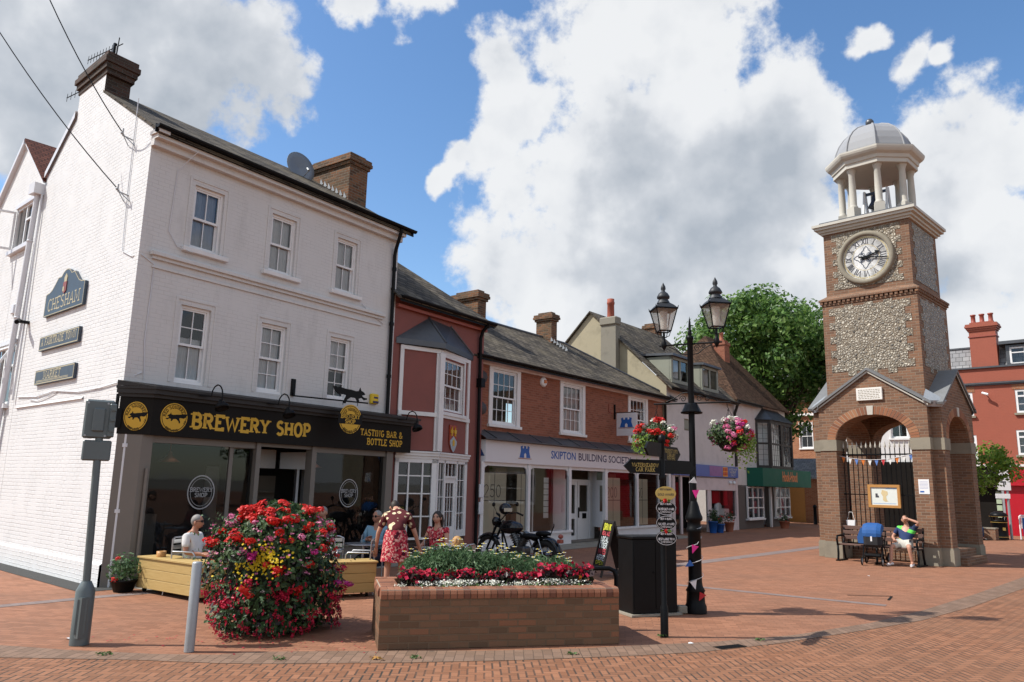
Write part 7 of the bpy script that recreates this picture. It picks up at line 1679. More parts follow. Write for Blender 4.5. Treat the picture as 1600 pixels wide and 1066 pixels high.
CH = {'y': plain('yellow_chalk', (.6, .6, .05), .9), 'r': plain('red_chalk', (.55, .08, .1), .9), 'w': plain('white_chalk', (.6, .66, .68), .9)}
for t_, h_, z, c_ in (('DRINK', .13, -.2, 'y'), ('REAL ALE', .08, -.31, 'r'), ('LOCAL', .1, -.44, 'w'), ('CIDER', .1, -.57, 'w'), ('WINES', .1, -.69, 'r'), ('HERE', .1, -.82, 'w'), ('OPEN', .07, -.91, 'y')):
    b = MB(FB); slab_text(b, t_, h_, 0, z, .2, 0, -.007, anchor='c', fit=.42); b.build('chalk_lettering', CH[c_], ab)
bl = thing('bollard', 'plain galvanised steel bollard in front of the flower mound', 'bollard', (-3.34, 8.5, 0)); b = MB(); b.lathe([(.052, 0), (.052, .9), (.045, .915), (0, .92)], 16); b.build('tube', M['galv'], bl)
gp = thing('sign_post', 'leaning grey green traffic post with the back of a boxed sign', 'sign post', (-4.63, 8.73, 0))
b = MB(); b.lathe([(.1, 0), (.098, .56), (.07, .62), (.05, .66)], 18); b.box(-.01, .1, -.09, .0, .08, .5, M=RZ(-30)); b.build('base', M['grey_post'], gp)
b = MB(); b.tube([(0, 0, .6), (-.03, 0, 1.4), (-.07, 0, 2.66)], .04, 12); b.build('pole', M['grey_post'], gp)
Q = T(-.07, -.03, 0) @ RZ(28)
b = MB(Q); b.box(-.15, .15, -.03, .07, 2.22, 2.66, bev=.02); b.box(-.06, .06, -.06, -.03, 2.3, 2.56, bev=.01); b.box(.1, .17, -.05, .09, 2.24, 2.62, bev=.01); b.box(-.13, .16, -.028, .065, 1.97, 2.2, bev=.015); [b.box(.12, .17, -.07, -.02, z, z + .03) for z in (2.3, 2.42, 2.54)]; b.build('sign_box', M['grey_post'], gp)
b = MB(Q); [b.cyl((x, -.034, z), (x, -.028, z), .012, n=8) for x in (-.12, .08) for z in (2.25, 2.62)]; b.build('bolt', M['galv'], gp)
b = MB(); b.slab([(-.05, .12), (.05, .12), (.05, .48), (-.05, .48)], -.103, -.094, M=RZ(20)); b.cyl((.03, -.108, .3), (.03, -.1, .3), .008, n=6); b.build('access_door', M['grey_post'], gp)
# ------------------------------------------------------------------ seating area
def trough(lab, xy, az, L):
    t = frame_at('timber_trough', lab, 'planter', xy, az, 'pale timber troughs round the seating'); d = .45
    b = MB()
    for i in range(3):
        z0, z1 = .07 + .15 * i, .07 + .15 * i + .145; b.box(0, L, 0, .03, z0, z1, bev=.004); b.box(0, L, d - .03, d, z0, z1, bev=.004); b.box(0, .03, .03, d - .03, z0, z1); b.box(L - .03, L, .03, d - .03, z0, z1)
    b.build('side_boards', M['pine'], t)
    b = MB(); b.box(-.02, L + .02, -.02, .22, .52, .55, bev=.004); b.box(-.02, L + .02, .225, d + .02, .52, .55, bev=.004); b.build('top_boards', M['pine'], t)
    b = MB(); [b.cyl((x - .015, y, .035), (x + .015, y, .035), .035, n=8) for x in (.12, L - .12) for y in (.08, d - .08)]; b.build('castor', M['black_matt'], t); return t
trough('pale pine trough on castors standing out from the corner of the brewery shop', (-5.95, 12.72), 126, 1.75)
trough('pale pine trough on castors behind the right side of the flower mound', (-3.62, 11.95), 63, 1.7)
ut = thing('wooden_pot', 'small round wooden pot on top of the left pine trough', 'pot', (-5.55, 12.62, .55)); b = MB(); b.lathe([(.07, 0), (.075, .09), (.065, .09), (.06, .02), (0, .02)], 14); b.build('bowl', M['oak'], ut)
def chair(lab, xy, az, mat='steel'):
    t = frame_at('cafe_chair', lab, 'chair', xy, az, 'aluminium cafe chairs')
    b = MB(); [b.box(-.2, .2, -.2 + .08 * i, -.2 + .08 * i + .06, .43, .445) for i in range(5)]; b.build('seat', M[mat], t)
    b = MB(); [b.box(-.18, .18, .2, .215, .6 + .09 * i, .6 + .09 * i + .06) for i in range(3)]; b.build('backrest', M[mat], t)
    for s_ in (-1, 1):
        b = MB(); b.tube([(s_ * .22, -.2, 0), (s_ * .22, -.2, .62), (s_ * .22, -.16, .66), (s_ * .22, .18, .66)], .012, 6); b.build('leg', M[mat], t)
        b = MB(); b.tube([(s_ * .22, .28, 0), (s_ * .2, .2, .44), (s_ * .2, .21, .84)], .012, 6); b.build('leg', M[mat], t)
    b = MB(); b.tube([(-.2, .21, .84), (-.12, .22, .87), (.12, .22, .87), (.2, .21, .84)], .014, 6); b.build('top_rail', M[mat], t); return t
def table(lab, xy):
    t = thing('cafe_table', lab, 'table', (*xy, 0), 0, 'round cafe tables')
    b = MB(); b.lathe([(.0, .715), (.33, .715), (.34, .725), (.33, .735), (0, .735)], 24); b.build('top', M['steel'], t); b = MB(); b.cyl((0, 0, .03), (0, 0, .715), .03, n=8); [b.cyl((0, 0, .06), (.28 * math.cos(a), .28 * math.sin(a), .02), .018, n=6) for a in (0, 1.57, 3.14, 4.71)]; b.build('pedestal', M['steel'], t); return t
chair('silver cafe chair with its back to the planter, left of the bending woman', (-2.45, 13.1), 180)
chair('silver cafe chair turned sideways behind the flower mound', (-3.05, 13.35), 95)
table('round silver table in front of the man in the blue shirt', (-2.55, 13.85)); table('round silver table by the seated man in the white polo shirt', (-4.5, 13.0)); table('round silver table beside the woman in red', (-1.15, 13.3))
chair('silver cafe chair holding the man in the white polo shirt', (-5.05, 12.55), 10); chair('silver cafe chair holding the man in the blue shirt', (-2.4, 14.35), 10); chair('silver cafe chair under the woman in the red dress', (-1.2, 14.05), 40); chair('silver cafe chair holding the man in the checked shirt', (-4.15, 13.5), 250); chair('silver cafe chair of the grey haired person by the doorway', (-3.62, 15.3), 0); chair('low silver chair holding the child with fair hair', (-.78, 12.35), 200)
jg = thing('water_jug', 'white rounded jug at the edge of the seating behind the flower mound', 'jug', (-2.92, 12.75, .55)); b = MB(); b.lathe([(.05, 0), (.09, .05), (.1, .12), (.07, .18), (.06, .2), (.05, .19)], 14); b.tube([(.09, 0, .15), (.14, 0, .12), (.1, 0, .06)], .01, 5); b.build('body', M['white_gloss'], jg)
def pot_plant(lab, loc, r, h, pm_, kinds, seed, leaf='leaf_dark', sz=.06, n=420, spread=1.4, ph=None):
    q = random.Random(seed); t = thing('flower_pot', lab, 'potted plant', loc); ph = ph or h * .45
    b = MB(); b.lathe([(r * .7, 0), (r, ph), (r * 1.06, ph), (r * 1.06, ph + .03), (r * .9, ph + .03), (r * .85, ph - .02), (0, ph - .02)], 14); b.build('pot', M[pm_], t)
    b = MB(); clump(b, (0, 0, ph + (h - ph) * .5), (r * spread, r * spread, (h - ph) * .6), n, sz, q, 0, .3); b.build('foliage', M[leaf], t)
    for k_, m__ in kinds:
        for i in range(m__):
            d = Vector((q.gauss(0, 1), q.gauss(0, 1) - .4, q.gauss(0, 1) + .4)).normalized(); put_head(t, k_, (d.x * r * spread, d.y * r * spread, ph + (h - ph) * (.5 + .55 * d.z)), q.uniform(.6, .9), q)
    return t
pot_plant('bushy pale edged plant with a few red flowers in a dark pot by the downpipe', (-6.12, 12.66, 0), .2, .56, 'black_matt', (('p_red', 3),), 61, 'leaf_grey', .06, 620, 1.5, .16)
pot_plant('blue tub of red geraniums beside the pale shop door', cpt(3.6, -.55, 0), .22, .75, 'blue', (('p_red', 5),), 62); pot_plant('dark shrub in a blue tub left of the geranium tub', cpt(3.05, -.5, 0), .2, 1.0, 'blue', (), 63, 'leaf_dark', .07)
pot_plant('terracotta pot of red geraniums under the pale shop window', cpt(4.75, -.5, 0), .22, .85, 'terracotta', (('p_red', 5),), 64); pot_plant('tub of mixed pink flowers at the door of the green shop', bpt(3.6, -.95, 0), .25, .7, 'terracotta', (('p_pink', 4), ('p_white', 3), ('p_red', 2)), 65)
# ------------------------------------------------------------------ things on the right
bi = thing('litter_bin', 'round black litter bin with gilt bands right of the tower', 'litter bin', (20.85, 33.0, 0))
b = MB(); b.lathe([(.3, 0), (.33, .04), (.31, .08), (.31, .74), (.33, .76), (.33, .8), (.3, .8)], 18); b.lathe([(.34, .94), (.35, 1.0), (.3, 1.08), (.16, 1.15), (0, 1.17)], 18); [b.cyl((.3 * math.cos(a), .3 * math.sin(a), .8), (.33 * math.cos(a), .33 * math.sin(a), .95), .04, n=6) for a in (0, 1.57, 3.14, 4.71)]; b.build('body', M['black_metal'], bi)
b = MB(); b.lathe([(.318, .7), (.32, .72)], 18); b.lathe([(.345, .94), (.355, .96)], 18); b.lathe([(.318, .1), (.32, .12)], 18); b.slab([(-.06, .38), (.06, .38), (.06, .5), (-.06, .5)], -.32, -.31); b.build('gilt_band', M['gold_leaf'], bi)
spn = thing('sign_pole', 'pale grey pole with small white direction plates beside the litter bin', 'sign pole', (21.5, 33.25, 0)); b = MB(); b.cyl((0, 0, 0), (0, 0, 3.1), .055, n=10); b.build('pole', M['galv'], spn)
for z, x, w_, h_, t_ in ((2.05, -.12, .5, .5, 'T'), (1.7, -.2, .55, .2, None), (2.55, -.1, .4, .35, None)):
    b = MB(RZ(-20)); b.box(x - w_ / 2, x + w_ / 2, -.08, -.06, z, z + h_, bev=.005); o_ = b.build('plate', M['paper'], spn)
    if t_: b = MB(RZ(-20)); slab_text(b, t_, .22, x, z + .14, .25, 0, -.0815, anchor='c'); b.build('lettering', M['ink'], o_)
br = thing('barrier_board', 'white framed barrier board at the right edge of the square', 'barrier', (22.0, 33.4, 0), rad(-42)); b = MB(); b.tube([(0, 0, 0), (0, 0, .95), (.05, 0, 1.0), (1.5, 0, 1.0), (1.55, 0, .95), (1.55, 0, 0)], .035, 6); b.build('frame', M['white_gloss'], br); b = MB(); b.box(.05, 1.5, -.015, .015, .45, .96); b.build('panel', M['paper'], br); b = MB(); b.box(.1, .3, -.017, .017, .1, .9); b.build('stripe', M['blue'], br)
for i, xy in enumerate(((17.4, 44.0), (19.4, 46.2))):
    k = thing('bollard', ('left' if i == 0 else 'right') + ' small dark bollard far behind the left tower pier', 'bollard', (*xy, 0)); b = MB(); b.lathe([(.12, 0), (.1, .1), (.09, .9), (.12, .95), (.1, 1.05), (0, 1.1)], 10); b.build('post', M['black_metal'], k)
lw = thing('low_wall', 'low brick planter wall behind the right leg of the tower', 'wall', (19.6, 32.6, 0), rad(-45)); b = MB(); b.box(-1.6, .7, 0, .5, 0, .45); b.build('brickwork', M['brick_tower'], lw); b = MB(); b.box(-1.62, .72, -.02, .52, .45, .5); b.build('coping', M['stone'], lw)
# bench and pram in front of the tower
bc = thing('bench', 'long brown slatted bench with black cast ends against the tower railings', 'bench', tpt(.2, -2.12, 0), rad(-45))
b = MB(); [b.box(-1.02, 1.02, -.36 + .1 * i, -.36 + .1 * i + .075, .42, .45, bev=.006) for i in range(4)]; b.build('seat', M['bench_wood'], bc)
b = MB(); [b.box(-1.02, 1.02, .06 + .035 * i, .085 + .035 * i, .56 + .13 * i, .66 + .13 * i, bev=.006) for i in range(3)]; b.build('backrest', M['bench_wood'], bc)
for x in (-1.0, 0, 1.0):
    b = MB(); b.tube([(x, -.38, 0), (x, -.34, .2), (x, -.36, .42), (x, .02, .42), (x, .09, .6), (x, .17, .94)], .028, 6); b.tube([(x, .14, 0), (x, .06, .2), (x, .03, .42)], .028, 6); b.tube([(x, -.36, .42), (x, -.4, .56), (x, -.36, .65), (x, -.1, .66), (x, .1, .64)], .028, 6); b.box(x - .04, x + .04, -.45, .2, 0, .03); b.build('end_frame', M['black_metal'], bc)
pr_ = thing('pushchair', 'pushchair with a bright blue hood parked in front of the tower bench', 'pushchair', tpt(.28, -2.85, 0), rad(-45 + 8))
hood = plain('bright_blue_fabric', (.01, .08, .27), .75, .12, 6, bump=.2, bscale=20)
b = MB(T(0, .05, .78)); 
for i in range(9):
    a0, a1 = rad(-10 + 17 * i), rad(-10 + 17 * (i + 1)); R_ = .29
    def hp_(a, x): return (x, -.05 - R_ * math.cos(a) * (.85 if abs(x) > .15 else 1), -.02 + R_ * math.sin(a) * (.88 if abs(x) > .17 else 1))
    for x0, x1 in ((-.22, -.12), (-.12, .0), (.0, .12), (.12, .22)): b.add([hp_(a0, x0), hp_(a0, x1), hp_(a1, x1), hp_(a1, x0)], [(0, 1, 2, 3)], 0, True)
for s_ in (-1, 1): b.poly([hp_(rad(-10 + 17 * i), s_ * .22) for i in range(10)])
b.build('hood', hood, pr_)
b = MB(); b.box(-.2, .2, -.28, .1, .45, .8, bev=.06); b.build('seat', plain('black_fabric', (.015, .015, .018), .85), pr_); b = MB(); b.box(-.02, .02, -.29, -.28, .6, .72); b.build('fabric_label', M['paper'], pr_)
b = MB(); [b.tube([(s_ * .22, .3, .1), (s_ * .22, .1, .45), (s_ * .22, -.1, .5), (s_ * .22, -.32, .12)], .014, 6) for s_ in (-1, 1)]; [b.tube([(s_ * .22, .05, .45), (s_ * .22, .34, .78), (s_ * .2, .4, .84)], .014, 6) for s_ in (-1, 1)]; b.cyl((-.2, .4, .84), (.2, .4, .84), .016, n=6); b.box(-.2, .2, -.25, .25, .2, .28, bev=.03); b.build('frame', M['black_metal'], pr_)
for x, y, r in ((-.24, -.33, .1), (.24, -.33, .1), (-.27, .3, .15), (.27, .3, .15)):
    b = MB(T(x, y, r) @ RY(90)); b.tube([(r * .88 * math.cos(q), r * .88 * math.sin(q), 0) for q in [6.2832 * i / 18 for i in range(19)]], r * .14, 6); wh_ = b.build('wheel', M['black_matt'], pr_); b = MB(T(x, y, r) @ RY(90)); b.lathe([(0, -.02), (r * .72, -.015), (r * .76, 0), (r * .72, .015), (0, .02)], 16); b.build('rim', M['galv'], wh_)
tb = thing('blue_bag', 'blue cloth bag hanging from the pushchair beside the bench back', 'bag', tpt(-.12, -2.5, .5), rad(-45)); b = MB(); b.slab([(-.11, 0), (.1, 0), (.13, .16), (.02, .4), (-.03, .4), (-.13, .15)], -.05, .05); b.build('body', hood, tb)

# weeds and litter along the border
for i, (x, y) in enumerate(((-2.3, 8.22), (-.95, 8.4), (.72, 8.75), (1.92, 9.86), (3.1, 9.75), (-4.1, 8.25))):
    t = thing('weed_tuft', ('small green weed tuft in the grey border left of the flower mound', 'small green weed tuft in the border below the left end of the planter', 'small green weed tuft in the border below the right end of the planter', 'green weed tuft at the foot of the finger post', 'small green weed tuft in the border right of the finger post', 'small green weed tuft in the border by the leaning grey post')[(5 and (0, 1, 2, 3, 4, 5)[i])], 'weed', (x, y, 0)); b = MB(); q = random.Random(i)
    for j in range(26): leaf_at(b, (q.gauss(0, .035), q.gauss(0, .02), .01 + .02 * q.random()), (q.gauss(0, .5), q.gauss(0, .5), 1), .035, q)
    b.build('leaves', M['leaf_mid'], t)
dl = thing('dead_leaf', 'curled yellow brown dead leaf on the grey border in front of the planter', 'leaf', (-1.32, 8.3, .008)); b = MB(); q = random.Random(2)
for j in range(5): leaf_at(b, (.03 * j - .06, q.gauss(0, .01), .012), (q.gauss(0, .5), q.gauss(0, .5), 1), .07, q)
b.build('blade', leafmat('dead_leaf_brown', [(.3, .14, .03), (.42, .24, .06)], .8, .1), dl)
for i, (x, y, lab) in enumerate(((2.2, 9.5, 'white scrap of paper on the paving right of the finger post'), (8.0, 17.4, 'small white scrap of paper on the sunlit paving before the bench'), (-4.9, 9.0, 'white scrap of paper beside the base of the leaning grey post'))):
    t = thing('paper_scrap', lab, 'litter', (x, y, .006), i * 1.3); b = MB(); b.add([(-.03, -.015, 0), (.03, -.02, .004), (.035, .02, 0), (0, .025, .01), (-.03, .018, .002)], [(0, 1, 2, 3, 4)]); b.build('scrap', M['paper'], t)
gd = thing('drain_cover', 'dark slotted drain cover let into the grey border beyond the finger post', 'drain', (2.62, 9.35, .006), rad(28)); b = MB()
for j in range(5): b.box(-.2, .2, -.07 + .03 * j, -.055 + .03 * j, 0, .004)
b.build('grate', M['black_matt'], gd)
# ------------------------------------------------------------------ motorcycle (X forward)
fx, rx_ = Vector((-.42, 18.0)), Vector((.84, 17.0)); dd = fx - rx_
MO = thing('motorcycle', 'black chopper style motorcycle parked in front of the white shopfront', 'motorcycle', (rx_.x, rx_.y, 0), math.atan2(dd.y, dd.x)); WB = dd.length
tyre = plain('tyre_rubber', (.012, .012, .012), .8, .2, 20); chrome = plain('chrome', (.32, .32, .34), .2, .05, 6, 1.0); blackp = plain('gloss_black_paint', (.008, .008, .01), .15, .2, 5)
for x, r, tw in ((0, .33, .075), (WB, .34, .05)):
    b = MB(T(x, 0, r) @ RX(90)); b.tube([((r - tw) * math.cos(q), (r - tw) * math.sin(q), 0) for q in [6.28319 * i / 28 for i in range(29)]], tw, 8); w_ = b.build('wheel', tyre, MO)
    b = MB(T(x, 0, r) @ RX(90)); b.tube([((r - 2 * tw) * math.cos(q), (r - 2 * tw) * math.sin(q), 0) for q in [6.28319 * i / 28 for i in range(29)]], .016, 6); b.cyl((0, 0, -.06), (0, 0, .06), .04, n=10)
    for i in range(16): q = 6.28319 * i / 16; b.cyl((.03 * math.cos(q + .3), .03 * math.sin(q + .3), .03 * (-1) ** i), ((r - 2 * tw) * math.cos(q), (r - 2 * tw) * math.sin(q), 0), .003, n=4)
    b.build('spoked_rim', chrome, w_)
def fender(x, r, a0, a1, wd):
    b = MB(); n = 10; P = []
    for i in range(n + 1):
        q = rad(a0 + (a1 - a0) * i / n)
        for (yy, dr) in ((-wd, -.03), (-wd * .6, .01), (0, .02), (wd * .6, .01), (wd, -.03)): P.append((x + (r + dr) * math.cos(q), yy, .33 + (r + dr) * math.sin(q)))
    b.add(P, [(i * 5 + j, i * 5 + j + 1, i * 5 + j + 6, i * 5 + j + 5) for i in range(n) for j in range(4)], 0, True); return b.build('mudguard', blackp, MO)
fender(0, .38, 20, 165, .1); fender(WB, .38, 35, 140, .075)
b = MB(); [b.cyl((WB, s_ * .1, .34), (WB - .33, s_ * .1, 1.0), .024, .03, 8) for s_ in (-1, 1)]; b.box(WB - .36, WB - .26, -.12, .12, .86, .9); b.build('fork', M['black_metal'], MO)
b = MB(); b.tube([(WB - .3, 0, .98), (WB - .38, -.12, 1.15), (WB - .5, -.36, 1.18), (WB - .62, -.42, 1.12)], .014, 6); b.tube([(WB - .3, 0, .98), (WB - .38, .12, 1.15), (WB - .5, .36, 1.18), (WB - .62, .42, 1.12)], .014, 6); [b.tube([(WB - .5, s_ * .36, 1.18), (WB - .46, s_ * .42, 1.33)], .006, 5) for s_ in (-1, 1)]; b.build('handlebar', M['black_metal'], MO)
for s_ in (-1, 1):
    b = MB(); b.cyl((WB - .5, s_ * .37, 1.18), (WB - .64, s_ * .43, 1.12), .022, n=8); b.build('grip', M['black_matt'], MO)
    b = MB(); b.ball((WB - .46, s_ * .43, 1.37), (.02, .06, .05), 8, 6); b.build('mirror', M['black_matt'], MO)
b = MB(T(WB - .2, 0, .98) @ RY(90)); b.lathe([(.0, -.12), (.07, -.09), (.1, .0), (.105, .05)], 14); hl = b.build('headlight', blackp, MO); b = MB(T(WB - .2, 0, .98) @ RY(90)); b.lathe([(.1, .05), (.08, .07), (0, .085)], 14); b.build('lens', chrome, hl)
b = MB(); b.ball((WB - .62, 0, .87), (.34, .17, .15), 14, 9); b.build('fuel_tank', blackp, MO)
b = MB(); b.ball((.42, 0, .7), (.3, .15, .07), 12, 7); b.ball((.08, 0, .78), (.2, .11, .06), 12, 7); b.tube([(-.1, 0, .74), (-.2, 0, .95), (-.2, 0, 1.0)], .012, 5); b.build('seat', M['black_matt'], MO)
b = MB(); b.tube([(WB - .35, 0, .95), (WB - .75, 0, .78), (.3, 0, .62), (.05, 0, .6)], .025, 8); [b.tube([(WB - .36, 0, .85), (WB - .5, s_ * .1, .3), (.4, s_ * .14, .26), (0, s_ * .12, .33)], .022, 8) for s_ in (-1, 1)]; b.build('frame', M['black_metal'], MO)
b = MB(); b.box(.5, .95, -.14, .14, .22, .48, bev=.04); [b.cyl((.72, 0, .45), (.72 + s_ * .2, 0, .78), .09, .075, 10) for s_ in (-1, 1)]; [b.cyl((.72 + s_ * (.05 + .03 * i), 0, .53 + .045 * i), (.72 + s_ * (.055 + .03 * i), 0, .54 + .045 * i), .11, n=12) for s_ in (-1, 1) for i in range(5)]; b.build('engine', plain('engine_casting', (.12, .12, .12), .35, .2, 8, .8), MO)
b = MB(); b.tube([(.9, -.1, .65), (1.0, -.16, .5), (.85, -.18, .28), (.3, -.19, .26), (-.35, -.2, .34)], [.02, .022, .025, .035, .04], 8); b.tube([(.55, -.1, .65), (.5, -.17, .45), (.4, -.18, .34), (-.3, -.2, .42)], [.02, .022, .03, .036], 8); b.build('exhaust', chrome, MO)
b = MB(); b.box(-.42, -.32, -.06, .06, .6, .68, bev=.01); b.ball((-.38, 0, .74), (.05, .07, .05), 8, 6); b.build('tail_light', M['red_dark'], MO)
b = MB(); [b.tube([(.0, s_ * .12, .33), (.12, s_ * .13, .66)], .02, 6) for s_ in (-1, 1)]; b.build('shock_absorber', chrome, MO)
hm = thing('helmet', 'black crash helmet resting on the handlebars of the motorcycle', 'helmet', (Vector((rx_.x, rx_.y, 0)) + Vector((math.cos(math.atan2(dd.y, dd.x)), math.sin(math.atan2(dd.y, dd.x)), 0)) * (WB - .45) + Vector((0, 0, 1.17))), .5); b = MB(); b.ball((0, 0, .1), (.15, .13, .13), 14, 9); b.build('shell', blackp, hm); b = MB(); b.slab([(-.1, .04), (.1, .04), (.11, .12), (-.11, .12)], -.135, -.1); b.build('visor', chrome, hm)
# ------------------------------------------------------------------ people
def skin_mesh(nodes, edges, root=0, sub=2):
    me = bpy.data.meshes.new('s'); me.from_pydata([n[0] for n in nodes], edges, []); o = link(bpy.data.objects.new('s', me))
    m = o.modifiers.new('k', 'SKIN'); m.use_smooth_shade = True
    for i, n in enumerate(nodes):
        v = me.skin_vertices[0].data[i]; r = n[1]; v.radius = (r, r) if not isinstance(r, tuple) else r; v.use_root = (i == root)
    s = o.modifiers.new('u', 'SUBSURF'); s.levels = sub; s.render_levels = sub
    bpy.context.view_layer.update()
    out = bpy.data.meshes.new_from_object(o.evaluated_get(bpy.context.evaluated_depsgraph_get()))
    bpy.data.objects.remove(o); bpy.data.meshes.remove(me)
    V = [v.co.copy() for v in out.vertices]; F = [tuple(p.vertices) for p in out.polygons]; bpy.data.meshes.remove(out)
    return V, F
def lerp(a, b, t): return tuple(Vector(a).lerp(Vector(b), t))
def hand(mb, wr, el, flip, curl=.5, bend=None):
    d = (Vector(wr) - Vector(el)).normalized() if bend is None else Vector(bend).normalized()
    side = d.cross(Vector((0, 0, 1)));  side = side.normalized() if side.length > .1 else Vector((1, 0, 0)); side *= flip; up = side.cross(d).normalized()
    w_ = Vector(wr); c = w_ + d * .05
    mb.tube([w_ - d * .02, w_ + d * .03, w_ + d * .085], [.026, .036, .034], 8)
    for i, (o_, L) in enumerate(((-.03, .062), (-.01, .075), (.01, .07), (.028, .055))):
        a = w_ + d * .08 + side * o_; k = d * (1 - curl * .5) - up * curl * .6
        mb.tube([a, a + d * L * .45, a + d * L * .45 + k.normalized() * L * .55], [.0095, .009, .007], 6)
    a = w_ + d * .03 - side * .03; mb.tube([a, a - side * .025 + d * .025, a - side * .03 + d * .055 - up * .01], [.011, .01, .008], 6)
def head(mb, hc, yaw, pitch, roll=0):
    Q = T(*hc) @ RZ(yaw) @ RX(pitch) @ RY(roll)
    V = []; n, k = 14, 10
    tmp = MB(Q)
    tmp.ball((0, 0, .01), (.074, .093, .11), n, k)
    # pull jaw and brow into shape
    for i, v in enumerate(tmp.v):
        l = Q.inverted() @ v
        if l.z < -.02: l.x *= 1 - .45 * min(1, (-.02 - l.z) / .09); l.y = l.y * (1 - .18 * min(1, (-.02 - l.z) / .09)) + .012
        if l.y < 0 and l.z < -.03: l.y *= .7
        tmp.v[i] = Q @ l
    mb.v_off = len(mb.v); b0 = len(mb.v); mb.v += tmp.v; mb.f += [[b0 + i for i in f] for f in tmp.f]; mb.mi += tmp.mi; mb.sm += [True] * len(tmp.f)
    mb.add([(-.014, .088, -.03), (.014, .088, -.03), (0, .115, -.028), (0, .09, .018), (0, .088, -.04)], [(0, 2, 3), (2, 1, 3), (0, 4, 2), (4, 1, 2)], 0, True, Q)
    for s_ in (-1, 1): mb.ball((s_ * .076, -.005, -.005), (.012, .02, .03), 8, 5, 0, Q)
    mb.tube([Q @ Vector((-.024, .081, -.062)), Q @ Vector((0, .09, -.06)), Q @ Vector((.024, .081, -.062))], [.004, .007, .004], 5, 1)
    for s_ in (-1, 1):
        mb.ball((s_ * .031, .083, .018), (.014, .008, .008), 8, 5, 2, Q); mb.tube([Q @ Vector((s_ * .014, .093, .036)), Q @ Vector((s_ * .034, .09, .04)), Q @ Vector((s_ * .052, .078, .034))], [.003, .005, .003], 5, 2)
    return Q
def hair(name, mat, Q, style, parent):
    b = MB(Q)
    if style == 'short': b.ball((0, -.012, .028), (.079, .094, .1), 14, 9); b.v = [v if (Q.inverted() @ v).z > .015 or (Q.inverted() @ v).y < -.02 else Q @ Vector(((Q.inverted() @ v).x * .85, min((Q.inverted() @ v).y, .05) * .8, .02)) for v in b.v]
    elif style == 'long':
        b.ball((0, -.015, .03), (.086, .1, .1), 14, 9)
        for i in range(26):
            a = PI + PI * i / 25 ; x, y = .08 * math.cos(a), -.02 + .08 * math.sin(a); b.tube([(x, y, .06), (x * 1.15, y * 1.15 - .01, -.05), (x * 1.1, y * 1.1 - .01, -.2)], [.02, .024, .012], 5)
    elif style == 'bob':
        b.ball((0, -.015, .03), (.098, .112, .108), 14, 9); r = random.Random(4)
        for i in range(60):
            a = PI * .95 + PI * 1.1 * r.random(); x, y = .09 * math.cos(a), -.015 + .1 * math.sin(a); h0 = r.uniform(-.02, .09); b.tube([(x, y, h0), (x * 1.18, y * 1.18, h0 - .06), (x * 1.05, y * 1.1, h0 - .12)], [.016, .018, .006], 5)
    return b.build(name, mat, parent)
HAIR = {k: plain('hair_' + k, c, .65, .3, 40) for k, c in (('grey', (.24, .23, .22)), ('dark', (.03, .02, .015)), ('fair', (.4, .22, .08)), ('brown', (.09, .05, .03)))}
def seated(**kw):
    J = dict(pel=(0, 0, .52), waist=(0, -.04, .68), chest=(0, -.06, .9), neck=(0, -.04, 1.06), head=(0, -.01, 1.19),
             shL=(-.18, -.06, .99), elL=(-.25, .02, .73), wrL=(-.17, .26, .7), shR=(.18, -.06, .99), elR=(.25, .02, .73), wrR=(.17, .26, .7),
             hipL=(-.09, .02, .5), knL=(-.12, .44, .5), anL=(-.12, .42, .09), toL=(-.13, .57, .05), hipR=(.09, .02, .5), knR=(.12, .44, .5), anR=(.12, .42, .09), toR=(.13, .57, .05), yaw=0, pitch=0, roll=0)
    J.update(kw); return J
LIPS = plain('lips', (.32, .1, .085), .5); EYES = plain('dark_eyes_and_brows', (.03, .02, .016), .4)
